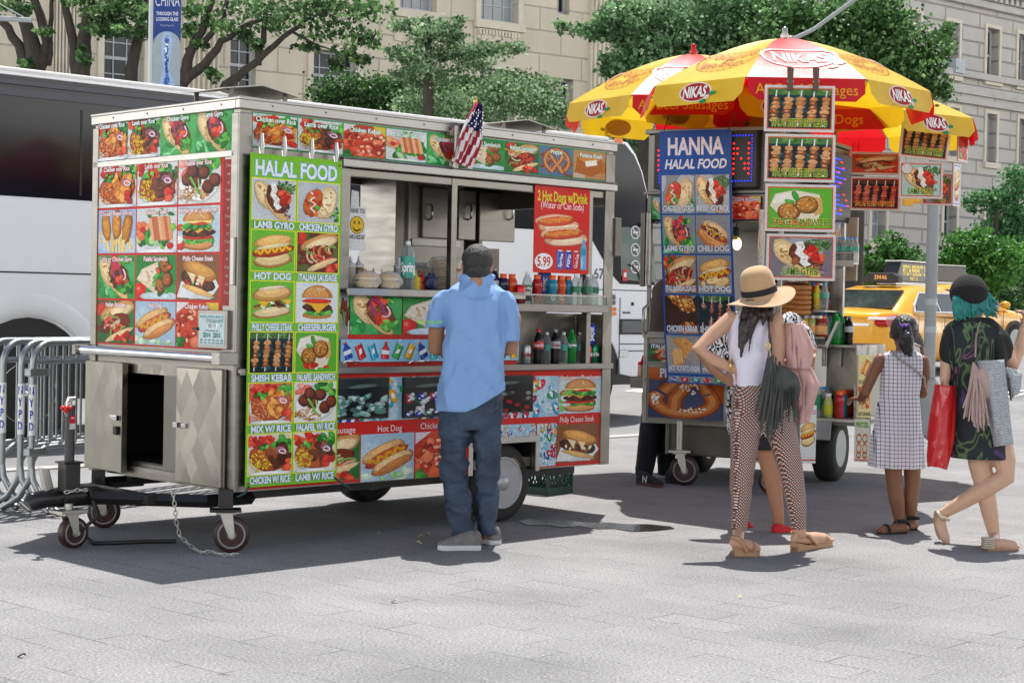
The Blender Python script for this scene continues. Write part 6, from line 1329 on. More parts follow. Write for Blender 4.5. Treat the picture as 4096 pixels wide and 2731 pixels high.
pud([(1190,1196),(1230,1190),(1262,1195),(1300,1194),(1345,1199),(1400,1199),(1440,1203),(1490,1203),(1540,1208),(1550,1213),(1505,1218),(1450,1220),(1412,1213),(1372,1214),(1330,1207),(1290,1210),(1250,1204),(1215,1206)], 'puddle')
# ------------------------------------------------------------------ bottles, cans and food on the counters
def clearmat(name, tint, body=.22):
 m = bpy.data.materials.new(name); m.use_nodes = True; n = m.node_tree.nodes; l = m.node_tree.links; b = n["Principled BSDF"]
 b.inputs['Base Color'].default_value = (*lin(tint),1); b.inputs['Roughness'].default_value = .12
 tr = n.new('ShaderNodeBsdfTransparent'); tr.inputs[0].default_value = (*[min(1,.3 + .72 * x) for x in lin(tint)],1)
 lw = n.new('ShaderNodeLayerWeight'); lw.inputs[0].default_value = .35
 mr = n.new('ShaderNodeMapRange'); mr.inputs[3].default_value = body; mr.inputs[4].default_value = .95; l.new(lw.outputs['Facing'], mr.inputs[0])
 mx = n.new('ShaderNodeMixShader'); l.new(mr.outputs[0], mx.inputs[0]); l.new(tr.outputs[0], mx.inputs[1]); l.new(b.outputs[0], mx.inputs[2]); l.new(mx.outputs[0], n['Material Output'].inputs[0])
 return m
M['clear'] = clearmat('clear_plastic', '#cfd6d6', .16); M['green_pet'] = clearmat('green_plastic', '#18a040', .5)
M['film'] = clearmat('plastic_film', '#e8e8e4', .10)
def liquid(name, col): return mat(name, col, .12, var=.05, spec=.6, trans=.25)
LQ = {'cola': liquid('cola', (.012,.006,.005)), 'orange': liquid('orange_drink', '#e8561a'), 'blue': liquid('blue_drink', '#1f8fae'), 'red': liquid('red_drink', '#c01c24'), 'navy': liquid('dark_blue_drink', '#1c2450'), 'yellow': liquid('yellow_drink', '#e8c83c'), 'lime': liquid('pale_lime_drink', '#c8d488'), 'amber': liquid('tea', '#8a3c14'), 'brown': liquid('brown_sauce', '#8a6a3c')}
CAPM = {k: mat(k + '_cap', c, .4) for k, c in dict(white='#e4e6e6', blue='#2a6ac8', orange='#f0601c', red='#d01c20', grey='#9aa0a4', green='#148a3c', sky='#3c9ae0', black='#1a1a1c').items()}
PROTO = {}
def ctext(pr_text, r, zc, h, col, rot=0, maxw=None, out=None, wt='b'):
 p = Print(5); p.text(pr_text, 0, zc, h, col, out=out, rot=rot, maxw=maxw, wt=wt); return p
def wrapcyl(r): return lambda x, y, hh: ((r + .0006 + hh) * math.sin(x / r),-(r + .0006 + hh) * math.cos(x / r), y)
def bottle_mesh(kind, body, cap, lab=None, txt=None, tcol='#ffffff'):
 key = (kind, str(body), cap, lab, txt)
 if key in PROTO: return PROTO[key]
 parts = []
 if kind == 'water': H, r = .205,.032; prof = [(.026,0),(.031,.008),(.029,.02),(.032,.03),(.029,.042),(.032,.054),(.029,.066),(.032,.08),(.032,.125),(.031,.14),(.024,.165),(.014,.182),(.012,.188)]; lz = (.085,.125); ch = (.188,.205,.0135)
 elif kind == 'sport': H, r = .19,.036; prof = [(.030,0),(.034,.01),(.034,.05),(.031,.085),(.034,.10),(.036,.115),(.034,.14),(.026,.158),(.0195,.165)]; lz = (.015,.08); ch = (.163,.19,.0215)
 elif kind == 'soda': H, r = .225,.034; prof = [(.026,0),(.032,.015),(.029,.05),(.033,.09),(.034,.13),(.030,.16),(.020,.185),(.012,.203),(.012,.208)]; lz = (.10,.145); ch = (.207,.225,.014)
 elif kind == 'large': H, r = .29,.043; prof = [(.034,0),(.042,.015),(.040,.06),(.043,.10),(.043,.20),(.036,.235),(.02,.262),(.013,.27)]; lz = (.07,.20); ch = (.268,.29,.0155)
 elif kind == 'juice': H, r = .17,.034; prof = [(.030,0),(.034,.006),(.034,.10),(.030,.12),(.022,.14),(.02,.15)]; lz = (.02,.09); ch = (.148,.17,.022)
 elif kind == 'can': H, r = .122,.033; prof = [(.025,0),(.033,.010),(.033,.108),(.027,.120),(.026,.122)]; lz = None; ch = None
 elif kind == 'squeeze': H, r = .2,.034; prof = [(.030,0),(.034,.005),(.034,.12),(.028,.135)]; lz = None; ch = None
 b = MB(); b.lathe(prof, n=16); parts.append(('body', b, body))
 if ch: c = MB(); c.lathe([(ch[2], ch[0]),(ch[2], ch[1] - .001),(ch[2] * .9, ch[1])], n=14); parts.append(('cap', c, CAPM[cap]))
 if kind == 'squeeze': c = MB(); c.lathe([(.034,.13),(.034,.15),(.014,.158),(.008,.175),(.003,.20)], n=14); parts.append(('cap', c, CAPM[cap] if cap in CAPM else cap))
 if kind == 'can': c = MB(); c.lathe([(.0255,.1215),(.0255,.1235),(.022,.1225),(0,.1222)], n=16); parts.append(('lid', c, M['alu']))
 if lab and lz: c = MB(); c.tube([(0,0, lz[0]),(0,0, lz[1])], r + .0012,18, caps=False); parts.append(('label', c, lab))
 PROTO[key] = (parts, r, lz, H, txt, tcol); return PROTO[key]
LABM = {k: mat(k + '_label', c, .35) for k, c in dict(green='#1f7a58', teal='#3fa08c', red='#cc1a20', silver='#b4b8bc', blue='#1c50b8', white='#dfe4e6', dgreen='#0c6a34', yellow='#c8cc28', peach='#e8a860').items()}
OBJ_CACHE = {}
def bottle(kind, body, cap, lab, txt, name, label, cat, loc, rz, group, tcol='#ffffff', scale=1.0):
 key = (kind, str(body), cap, lab, txt, name)
 if key in OBJ_CACHE:
  t = copy_tree(OBJ_CACHE[key], None, {OBJ_CACHE[key].name: [c for c in COL.objects if c.parent == OBJ_CACHE[key]]}); t.location = loc; t.rotation_euler = (0,0, rz); t.scale = (scale,) * 3; tag(t, label, cat, group); return t
 bodym = body if not isinstance(body, str) else (LQ[body] if body in LQ else M[body])
 parts, r, lz, H, txt_, tc_ = bottle_mesh(kind, bodym, cap, LABM[lab] if lab else None, txt, tcol)
 t = thing(name, label, cat, loc, rz, group); t.scale = (scale,) * 3
 for nm_, mb, mt in parts: o = mb.build(nm_, mt, t)
 if txt:
  zc = (lz[0] + lz[1]) / 2 if lz else .062; vert = txt.startswith('|'); tx = txt.lstrip('|')
  p = ctext(tx, r, zc, (lz[1] - lz[0]) * .42 if lz and not vert else .026, tcol, rot=90 if vert else 0, maxw=.085 if vert else r * 2.4, wt='h'); p.build_map('lettering', t, wrapcyl(r + .0014), M['print'])
 OBJ_CACHE[key] = t; return t
def onF(px, y, z): return CP(F(px, 700, y)[0], y, z)
CR = CA - R(36)
UG = 'drinks standing in the upper tray of the trailer window'; LG = 'drinks standing on the lower trailer counter'
zt_ = zT0 + .013
up = [('soda', 'cola', 'grey', 'silver', None, 'grey-capped cola bottle just right of the man in blue', 1135,.10),('sport', 'navy', 'orange', None, None, 'dark blue sports drink with orange cap beside the man in blue', 1155,.06),('sport', 'orange', 'orange', None, None, 'orange sports drink partly hidden by the man in the blue shirt', 1175,.05),('can', mat('red_can', '#c8141c', .25,.3), None, None, 'Coca-Cola', 'red cola can at the left end of the drinks tray rail', 1194,-.035),('water', 'clear', 'white', 'green', 'Spring', 'water bottle with green label between the red can and the red sports drink', 1210,.03),
      ('sport', 'red', 'orange', None, None, 'red sports drink with orange cap in the upper tray', 1233,.02),('large', 'cola', 'blue', 'blue', '|PEPSI', 'tall cola bottle with blue label and blue cap in the upper tray', 1249,.09),('sport', 'blue', 'orange', None, 'G', 'turquoise sports drink right beside the tall cola bottle', 1268,.0),('sport', 'orange', 'orange', None, 'G', 'orange sports drink between two turquoise ones in the upper tray', 1287,.01),('sport', 'blue', 'orange', None, None, 'turquoise sports drink next to the group of water bottles', 1303,.04),('water', 'clear', 'white', 'green', None, 'clear water bottle first right of the turquoise sports drink', 1322,-.01),('water', 'clear', 'white', 'green', None, 'clear water bottle in the back row behind the first two of the tray end', 1335,.08),('water', 'clear', 'white', 'green', None, 'clear water bottle in front near the right end of the tray', 1349,-.01),('water', 'clear', 'white', 'green', None, 'clear water bottle at the right end of the upper tray', 1363,.05)]
for k, b, c, l_, tx, lab, px, y in up:
 nm = {'can': 'drink_can', 'water': 'water_bottle', 'sport': 'sports_drink_bottle', 'soda': 'soda_bottle', 'large': 'soda_bottle'}[k]
 bottle(k, b, c, l_, tx, nm, lab, 'can' if k == 'can' else 'bottle', onF(px, y, zt_), CR, UG, scale=1.02)
zl_ = zC + .0125; RC = mat('red_can2', '#c8141c', .25,.3); SC = mat('silver_can', '#b4b8bc', .3,.6); BC = mat('blue_can', '#1c3ca8', .25,.4); GC = mat('green_can', '#1c8a5c', .25,.4)
lo = [('can', SC, None, None, 'Coke', 'silver diet cola can standing alone on the lower counter', 1210,.08, '#b01c28'),('soda', 'cola', 'red', 'red', 'Coca-Cola', 'cola bottle with red cap and red label on the lower counter', 1238,.06, '#ffffff'),('water', 'clear', 'white', 'teal', None, 'water bottle between the two cola bottles on the lower counter', 1258,.10, '#ffffff'),('soda', 'cola', 'grey', 'silver', 'Coke', 'diet cola bottle with silver label on the lower counter', 1277,.06, '#b01c28'),('water', 'clear', 'white', 'teal', None, 'water bottle left of the green soda bottle on the lower counter', 1296,.09, '#ffffff'),('soda', 'green_pet', 'green', 'dgreen', 'Sprite', 'green lemon soda bottle on the lower counter', 1315,.06, '#ffffff'),('water', 'clear', 'white', 'teal', None, 'water bottle right of the green soda bottle', 1334,.09, '#ffffff'),
      ('can', RC, None, None, 'Coca-Cola', 'red cola can at the right end of the lower counter', 1350,.05, '#ffffff'),('can', GC, None, None, 'Sprite', 'green and blue soda can at the counter end', 1367,.06, '#ffffff')]
for k, b, c, l_, tx, lab, px, y, tcl in lo:
 nm = {'can': 'drink_can', 'water': 'water_bottle', 'soda': 'soda_bottle'}[k]
 bottle(k, b, c, l_, tx, nm, lab, 'can' if k == 'can' else 'bottle', onF(px, y, zl_), CR, LG, tcl)
bottle('can', BC, None, None, '|pepsi', 'drink_can', 'blue cola can stacked on the two end cans of the lower counter', 'can', onF(1357,.055, zl_ + .1235), CR, LG, '#ffffff', 1.15)
# sauces and water on the left
zk = zS + .001
for b, c, lab, px, y, cat in ((mat('clear_sauce', '#b8b4a8', .4), 'white', 'clear squeeze bottle behind the bread at the window post', 803,.30, 'squeeze bottle'),('brown', 'white', 'brown sauce squeeze bottle with white tip beside the hanging bag', 822,.33, 'squeeze bottle'),(mat('mustard', '#e0b818', .4), mat('yellow_tip', '#e8c41c', .4), 'yellow mustard bottle behind the bread bags', 838,.22, 'squeeze bottle'),(mat('ketchup', '#b81c1c', .4), mat('red_tip', '#c81c24', .4), 'red ketchup bottle behind the bread bags', 856,.22, 'squeeze bottle'),(mat('white_sauce', '#d8d4c8', .4), 'white', 'white sauce bottle behind the right-hand bread bag', 876,.22, 'squeeze bottle'),(mat('pale_sauce', '#b4b8b4', .4), 'white', 'pale squeeze bottle left of the large water bottle', 915,.25, 'squeeze bottle'),(mat('mustard2', '#e0c020', .4), mat('yellow_tip2', '#e8cc24', .4), 'yellow mustard bottle right of the large water bottle', 953,.05, 'squeeze bottle'),(mat('ketchup2', '#b01c1c', .4), mat('red_tip2', '#c4141c', .4), 'red ketchup bottle beside the bagged pita stack', 967,.05, 'squeeze bottle')):
 bottle('squeeze', b, c, None, None, 'squeeze_bottle', lab, cat, onF(px, y, zk if y > .29 or px in (915,) else zk - .075), CR, 'squeeze bottles in the trailer window')
bottle('large', 'clear', 'white', 'teal', 'Spring', 'water_bottle', 'large clear water bottle standing on the service counter', 'bottle', onF(935,.02, zk), CR, None, scale=1.0)
def bread(px, lab, w):
 t = thing('bread_bag', lab, 'bread', onF(px, -.01, zk), CA, 'bagged bread on the service counter')
 for k in range(2):
  q = MB(); q.ell((0,0,.028 + k * .045),(w / 2,.055,.028),16,8, col=lin('#d8a868') if k else lin('#e0c8a0')); q.ell((0,-.003,.018 + k * .045),(w / 2 * .97,.052,.02),14,6, col=lin('#f0e4cc')); q.build('bun', M['attr'], t)
 q = MB(); q.ell((0,0,.05),(w / 2 + .014,.067,.058),18,10)
 for v in q.v: v += Vector((noise.noise(v * 40) * .006, noise.noise(v * 33 + Vector((3,0,0))) * .006, noise.noise(v * 37) * .006)); v.z = max(v.z, .001)
 q.build('plastic_wrap', M['film'], t)
bread(842, 'bagged burger buns at the left end of the service counter', .16); bread(893, 'second bag of bread on the counter, nearer the water bottle', .15)
t = thing('pita_stack', 'tall stack of pita bread in clear plastic beside the man in blue', 'bread', onF(1022,.12, zk), CA); q = MB()
for k in range(15): q.ell((rnd.uniform(-.008,.008), rnd.uniform(-.008,.008),.010 + k * .0125),(.095 + rnd.uniform(-.005,.006),.095,.0085),18,6, col=lin(rnd.choice(['#e0cca4', '#d4bc90', '#e8d8b8', '#cbb084'])))
q.build('pita_breads', M['attr'], t)['kind'] = 'stuff'
q = MB(); q.lathe([(.105,.0),(.108,.05),(.104,.12),(.108,.18),(.09,.205),(.05,.21)], n=20); q.build('plastic_wrap', M['film'], t)
pr = Print(9); pr.rect(-.03,-.008,.06,.016, '#2c2420'); pr.text('GYRO', 0,0,.011, '#f0a050'); pr.build_map('label', t, lambda x, y, h: ((.109 + h) * math.sin(x / .109),-(.109 + h) * math.cos(x / .109),.13 + y), M['print'])
t = thing('plastic_bag', 'crumpled dark blue plastic bag on the counter before the pita stack', 'bag', onF(988,.0, zk), CA); q = MB(); q.ell((0,0,.05),(.045,.04,.055),16,10)
for v in q.v: v += Vector((noise.noise(v * 60), noise.noise(v * 55 + Vector((5,1,0))), noise.noise(v * 50))) * .016; v.z = max(v.z, .001)
q.build('crumpled_film', mat('dark_blue_film', (.02,.03,.08),.2, var=.6, vs=40), t)
t = thing('food_tray', 'steel food pan with a lid inside the window behind the pita stack', 'pan', onF(1010,.45, zS - .011), CA); q = MB(); q.box(-.18,.18,-.12,.12,0,.14); q.build('pan', M['steel'], t, bevel=.01); q = MB(); q.box(-.2,.2,-.14,.14,.141,.16); q.build('lid', M['alu'], t, bevel=.008)
# hanging bag with smiley
a = F(802,436,.06); b = F(832,575,.06)
t = thing('plastic_bag', 'white plastic carrier bag with a yellow smiley hanging in the window', 'bag', CP(a[0] + .0,.06, b[1]), CA); W_, H_ = b[0] - a[0] + .02, a[1] - b[1]; pr = Print(81)
pr.rect(0,0, W_, H_ * .72, '#d8dad8'); pr.cell(0,0, W_, H_); pr.poly([(.1,.70),(.62,.70),(.58,.98),(.15,1.0)], '#cdd0ce'); pr.poly([(.62,.72),(1.05,.55),(.8,.78)], '#dcdedc')
pr.text('THANK YOU', W_ * .5, H_ * .66,.026, '#22262a', maxw=W_ * .95, wt='h'); pr.blob(.5,.42,.42,.15,0, '#1c1c18', 22,0); pr.blob(.5,.42,.39,.139,0, '#e0b418', 22,0); pr.blob(.36,.46,.05,.03,0, '#1c1c18'); pr.blob(.62,.46,.05,.03,0, '#1c1c18'); pr.st([(.25,.38),(.38,.33),(.55,.325),(.72,.36)],.03, '#1c1c18'); pr.text('HAVE A NICE DAY', W_ * .5, H_ * .22,.024, '#22262a', maxw=W_ * .95, wt='h')
pr.build('bag_film', t, (0,0,0), EXF, EYF, M['print'], back=.02, size=(W_, H_ * .72))
FOAM = mat('white_foam', (.74,.73,.70),.6)
t = thing('container_stack', 'stack of white foam food containers inside the window behind the pitas', 'containers', onF(985,.42, zS - .011), CA, None)
for k in range(6): q = MB(); q.box(-.09,.09,-.08,.08, k * .032, k * .032 + .03); q.build('container', FOAM, t, bevel=.008)
t = thing('cup_stack', 'column of paper cups at the back of the trailer counter', 'cups', onF(1130,.5, zS - .011), CA, None); q = MB(); q.lathe([(.03,0),(.04,.10),(.042,.104),(.041,.30),(.043,.304)], n=16); q.build('cups', mat('paper_cup', (.62,.56,.46),.6), t)
t = thing('napkin_box', 'steel napkin dispenser beside the paper cups in the trailer window', 'dispenser', onF(1100,.46, zS - .011), CA, None); q = MB(); q.box(-.07,.07,-.05,.05,0,.17); q.build('case', M['steel'], t, bevel=.01); q = MB(); q.box(-.045,.045,-.056,-.0505,.04,.13); q.build('napkins', FOAM, t)
# ------------------------------------------------------------------ the second cart with umbrellas
HA = R(-27); HX = Vector((math.cos(HA), math.sin(HA),0)); HY = Vector((-math.sin(HA), math.cos(HA),0)); HO = Vector((1.055,13.3,0)); HW, HL = 1.10,1.75
def HP(x, y, z): return HO + HX * x + HY * y + Vector((0,0, z))
def HF(px, py, y=0.0): d = hit(px, py, HP(0, y, 0), HY) - HO; return d.dot(HX), d.z
def HR(px, py, x): d = hit(px, py, HP(x, 0,0), HX) - HO; return d.dot(HY), d.z
def HFR(x0, y0, x1, y1, y=0.0):
 xm, ym = (x0 + x1) / 2,(y0 + y1) / 2; return HF(x0, ym, y)[0], HF(xm, y1, y)[1], HF(x1, ym, y)[0], HF(xm, y0, y)[1]
hc = thing('food_cart', 'umbrella-topped steel food cart with a blue hanging menu and a big pretzel picture', 'food cart', HO, HA)
zr0, zr1 = HF(1580,972)[1], HF(1580,838)[1]; zbt = HF(1650,1050,.1)[1]; zb2 = HF(1580,778)[1]
q = MB(); q.box(0, HW, 0, HL, zr0, zb2); body = q.build('body', M['steel'], hc, bevel=.006)
q = MB(); q.box(.18, HW, .08, HL - .05, zbt, zr0 - .002); q.box(.16,.19,.06,.09, zbt - .0, zr0); q.build('under_box', M['steel_dark'], hc, bevel=.008)
q = MB(); q.box(-.02, HW + .02,-.02,.01, zb2, zb2 + .05); q.box(-.012,.02,-.012,.004, zr0, zb2); q.box(-.012, HW + .012,-.014,.004, zr0 - .012, zr0 + .012); q.box(-.01, HW, -.012,.004, zr1, zr1 + .02)
xp1 = HF(1667,900)[0]; q.box(xp1 - .01, xp1 + .012,-.014,.004, zr0 + .013, zr1 - .001); q.build('trim_strip', M['alu'], hc, bevel=.003)
a, b, c, d = HFR(1490,846,1663,962); pr = Print(101); pr.rect(0,0, c - a, d - b, '#3c4468'); pr.cell(0,0, c - a, d - b); f_softpretzel(pr); pr.text('PRETZEL', (c - a) * .40,(d - b) * .90,.065, '#f2f2f6', out='#4a6ab8', wt='h', maxw=(c - a) * .5); pr.build('picture_panel', hc, (a, -.006, b), EXF, EYF, M['print'])
a, b, c, d = HFR(1490,790,1600,835); pr = Print(102); pr.rect(0,0, c - a, d - b, '#2c4a9a'); pr.cell(.004,.004, c - a - .008, d - b - .008); f_saus(pr); pr.text('ITALIAN SAUSAGE', (c - a) * .5,(d - b) * .86,.03, '#f4f4f8', out='#34549c', maxw=(c - a) * .9, wt='h'); pr.text('HALAL', (c - a) * .5,(d - b) * .1,.022, '#f8f8f8', out='#34549c'); pr.build('picture_panel', hc, (a, -.006, b), EXF, EYF, M['print'])
# posts, roof box, fascia pictures
zrf = HF(1600,300)[1]; zfa, zfb = HF(1580,448)[1], HF(1580,508)[1]; zl = HF(1560,440)[1]
for x, y in ((.0,.0),(HW - .03,.0),(0, HL - .04),(HW - .03, HL - .04)):
 q = MB(); q.box(x, x + .03, y, y + .03, zb2, zfb); q.build('post', M['steel'], hc, bevel=.003)
q = MB(); q.box(-.03, HW + .03,-.03, HL, zrf - .02, zrf + .015); q.box(-.01, HW + .01,-.0, HL - .01, zfb, zrf - .022); q.box(-.03, HW + .03,-.035,-.001, zfa + .004, zfa + .03); q.box(-.01, HW + .01,-.02,.0, zfb - .02, zfb); q.build('roof_box', M['steel_dark'], hc, bevel=.005)
for (x0, x1, t_, f_) in ((1496,1560, 'BEEF GYRO', lambda p: f_gyro(p)),(1660,1748, 'CHICKEN KEBAB', f_heap)):
 a, b, c, d = HFR(x0,450, x1,505,-.02); pr = Print(103); pr.rect(0,0, c - a, d - b, '#4a2a6a'); pr.cell(0.004,.004, c - a - .008, d - b - .008); f_(pr); pr.text(t_, (c - a) * .5,(d - b) * .85,.026, '#e8e4f0', out='#5a3a7a', maxw=(c - a) * .9); pr.build('picture_panel', hc, (a, -.024, b), EXF, EYF, M['print'])
# LED sign
a, b, c, d = HFR(1502,302,1738,432,-.1); led = thing('led_sign', 'black lit letter sign with red dots and a blue dot border under the roof', 'sign', HP(a, -.10, b), HA); W_, H_ = c - a, d - b
q = MB(); q.box(0, W_, 0,.09,0, H_); q.build('case', M['black'], led, bevel=.006)
def dots(pts, r, mt, name, root, y=-.004, ax='y'):
 q = MB()
 for (x, z) in pts: q.lathe([(r, 0),(r * .8,.003),(0,.004)],(x, y + .004, z),7, axis=(0,-1,0))
 o = q.build(name, mt, root); o['kind'] = 'stuff'; return o
M['led_r'] = emit('red_led', '#ff2018', 1.6); M['led_b'] = emit('blue_led', '#2030ff', 1.6)
bd_ = []
n_ = 30
for k in range(n_ + 1): x = .05 + (W_ - .09) * k / n_; bd_ += [(x, .05),(x, H_ - .04)]
for k in range(1,14): z = .05 + (H_ - .09) * k / 14; bd_ += [(.05, z),(W_ - .04, z)]
dots(bd_, .006, M['led_b'], 'blue_border', led)
PAT = {'O': ["01110", "10001", "10001", "10001", "10001", "10001", "01110"], 'P': ["11110", "10001", "10001", "11110", "10000", "10000", "10000"], 'E': ["11111", "10000", "10000", "11110", "10000", "10000", "11111"], 'N': ["10001", "11001", "11001", "10101", "10011", "10011", "10001"]}
rd = []
for i, ch in enumerate('OPEN'):
 for r_ in range(7):
  for c_ in range(5):
   if PAT[ch][r_][c_] == '1': rd.append((W_ * (.045 + .245 * i + .036 * c_), H_ - .10 - r_ * (H_ - .19) / 6.4))
dots(rd, .0085, M['led_r'], 'red_letters', led)
# second led panel seen from its edge at right
p = at(1930,430,13.5); l2 = thing('led_sign', 'narrow black LED panel with blue lines beside the hanging food boards', 'sign', (p.x, p.y, p.z), R(63)); q = MB(); q.box(-.32,.32,0,.06,-.27,.27); q.build('case', M['black'], l2, bevel=.006)
q = MB()
for k in range(13): z = -.22 + k * .036; q.box(-.26,-.26 + .1 + rnd.random() * .4,-.006,-.001, z, z + .007)
q.build('blue_lines', M['led_b'], l2)['kind'] = 'stuff'
q = MB()
for k in range(10): z = -.2 + k * .042; x = rnd.uniform(-.2,.2); q.box(x, x + .06,-.006,-.001, z + .016, z + .022)
q.build('red_lines', M['led_r'], l2)['kind'] = 'stuff'
# interior back, lamp, rolled shade, handle bars
q = MB(); q.box(.03, HW - .03, HL - .03, HL, zb2, zfb); q.build('back_wall', mat('beige_panel', (.45,.42,.38),.5), hc)
lx, lz_ = HF(1690,560,.25); lm = thing('work_lamp', 'lit warm lamp bulb hanging under the cart roof beside the blue banner', 'lamp', HP(lx, .25, lz_), HA)
q = MB(); q.cyl((0,0,.06),(0,0,.13),.028, n=12); q.cyl((0,0,.13),(.05,.02,.32),.006, n=6); q.build('socket', M['black'], lm); q = MB(); q.ell((.01,0,.0),(.035,.035,.05),14,9); q.build('bulb', emit('warm_bulb', '#ffd890', 4.0), lm)
q = MB(); q.lathe([(.05,.03),(.03,.07)],(-.02,0,0),14); q.build('shade', mat('yellow_shade', '#e8b83c', .4), lm)
xk, zk0 = HF(1747,622,-.03); _, zk1 = HF(1747,482,-.03); q = MB(); q.tube([(xk, -.03, zk0),(xk + .004,-.032,(zk0 + zk1) / 2),(xk, -.03, zk1)],[.024,.027,.024],10); q.build('rolled_shade', mat('crinkled_film', (.6,.57,.52),.25,.6, bump=.8, bs=60), hc)
for px in (1476,1489):
 x, z0_ = HF(px, 658,-.05); _, z1_ = HF(px, 487,-.05); q = MB(); q.box(x - .022, x + .018,-.07,-.03, z0_, z1_); q.build('hinged_bar', M['alu'] if px > 1480 else M['steel_dark'], hc, bevel=.01)
x, z0_ = HF(1484,768,-.03); _, z1_ = HF(1484,700,-.03); q = MB(); q.tube([(x, -.0, z1_),(x - .02,-.045, z1_ - .03),(x - .02,-.045, z0_ + .03),(x, -.0, z0_)],.013,8); q.build('handle', M['alu'], hc)
# condiment bottle in its holder at the left
x, z = HF(1472,890,.12); q = MB(); q.box(x - .06, x + .08,.04,.2, z, z + .09); q.box(x + .08,0,.1,.14, z + .02, z + .05); q.build('bottle_holder', M['steel_dark'], hc, bevel=.004)
bottle('squeeze', mat('pinkish_sauce', '#c89a7c', .4), mat('red_nozzle', '#c8161c', .4), None, None, 'squeeze_bottle', 'squeeze bottle with red nozzle in the holder on the umbrella cart', 'squeeze bottle', HP(x + .01,.12, z + .03),0, None, scale=1.15)
# casters, wheel, fender
for (px, py, rad) in ((1548,1116,.115),(1752,1138,.105)):
 g_ = gnd(px, py); c_ = caster(0,0, rad, 20,.5, post=False); c_.parent = hc; l_ = g_ - HO; c_.location = (l_.dot(HX), l_.dot(HY) + .1,0)
gw = gnd(1912,1104) - HO; wxh, wyh = gw.dot(HX), gw.dot(HY)
def h_wheel(x):
 q = MB(); q.lathe([(.14,.18),(.22,.19),(.262,.16),(.268,.13),(.268,.05),(.262,.02),(.22,-.0),(.14,.0)],(x, wyh, .268),30, axis=(1,0,0)); w = q.build('wheel', M['rubber'], hc); q = MB(); q.lathe([(.15,.185),(.14,.17),(.05,.15),(.0,.155)],(x, wyh, .268),24, axis=(1,0,0)); q.build('rim', M['galv'], w)
h_wheel(wxh - .12); h_wheel(wxh - 1.25)
# side counter, drinks box, tray (local: x outwards from the right-hand face)
SX0 = HW + .0; xs0 = HF(1876,860,.62)[0]; xs1 = HF(1966,860,.62)[0]; zbx = HF(1920,797,.62)[1]; ztr = HF(1910,958,.62)[1]
q = MB(); q.box(SX0, xs1,.60,.64, ztr + .1, zbx - .001) if False else None
q.box(xs0 - .02, xs1,.95,.97, ztr, zbx); q.box(xs1 - .012, xs1,.62,1.5, ztr, zbx); q.box(SX0, xs1,.60,1.5, zbx, zbx + .018); q.build('drinks_box', M['quilt'], hc)
q = MB(); q.box(SX0 - .05, xs1 + .06,.42,1.5, ztr - .02, ztr); q.build('drinks_tray', M['tread'], hc)
q = MB(); q.prism([(.40, ztr - .022),(.40, ztr - .03),(.36, ztr - .16),(.35, ztr - .16)], 'x', SX0 - .05, xs1 - .12); q.build('fender', M['tread'], hc)
q = MB(); q.box(wxh - .16, xs1 + .05,.45,1.5, ztr - .05, ztr - .022); q.build('fender', M['steel_dark'], hc)
# body side face: gyro panel, bottle racks, picture column
def side_print(x, px0, py0, px1, py1, bgc, draw, title=None, name='picture_panel', tc='#f0f0f8', oc='#5858b0'):
 ym, xm = (py0 + py1) / 2,(px0 + px1) / 2; y0 = HR(px0, ym, x)[0]; y1 = HR(px1, ym, x)[0]; z0 = HR(xm, py1, x)[1]; z1 = HR(xm, py0, x)[1]
 p = Print(int(px0 * 7 + py0)); W, H = y1 - y0, z1 - z0; p.rect(0,0, W, H, bgc); p.cell(W * .03, H * .02, W * .94, H * (.82 if title else .96)); draw(p)
 if title: p.text(title, W / 2, H * .91, min(.05, H * .1), tc, out=oc, maxw=W * .9, wt='h')
 return p.build(name, hc, (x + .003, y0, z0),(0,1,0),(0,0,1), M['print'])
side_print(HW, 1806,812,1868,960, '#7878c8', lambda p: f_gyro(p, '#4aa87a'), 'BEEF GYRO LAMB')
# picture column on the rear door post (far right of the cart)
xq = HW + .10; yq0 = HR(1903,600, xq)[0]; yq1 = HR(1936,600, xq)[0]; zq1 = HR(1918,505, xq)[1]; zq0 = HR(1918,742, xq)[1]
q = MB(); q.box(xq - .03, xq, yq0 - .02, yq1 + .02, zq0 - .03, zq1 + .03); q.box(xq - .02, xq + .01, yq0 - .06, yq0 - .025, zr1, zq1 + .1); q.build('door_panel', M['alu'], hc, bevel=.004)
for k, f_ in enumerate((f_fingers, f_saus, lambda p: f_rice(p, 'chicken', '#b8c8e0'))):
 z1 = zq1 - k * (zq1 - zq0) / 3; z0 = z1 - (zq1 - zq0) / 3 + .01; p = Print(130 + k); W, H = yq1 - yq0, z1 - z0; p.rect(0,0, W, H, '#a03030' if k else '#4868b8'); p.cell(.01,.01, W - .02, H - .04); f_(p); p.text('GYRO', W / 2, H - .02,.022, '#f0f0f4', maxw=W * .8); p.build('picture_panel', hc, (xq + .004, yq0, z0),(0,1,0),(0,0,1), M['print'])
q = MB(); x_, z_ = HF(1942,590,1.2)[0],0; zz0 = HF(1950,645,1.2)[1]; zz1 = HF(1950,500,1.2)[1]; q.box(xq + .06, xq + .16,1.15,1.19, zz0, zz1); q.build('side_shutter', mat('tan_shutter', (.36,.30,.22),.5), hc, bevel=.004)
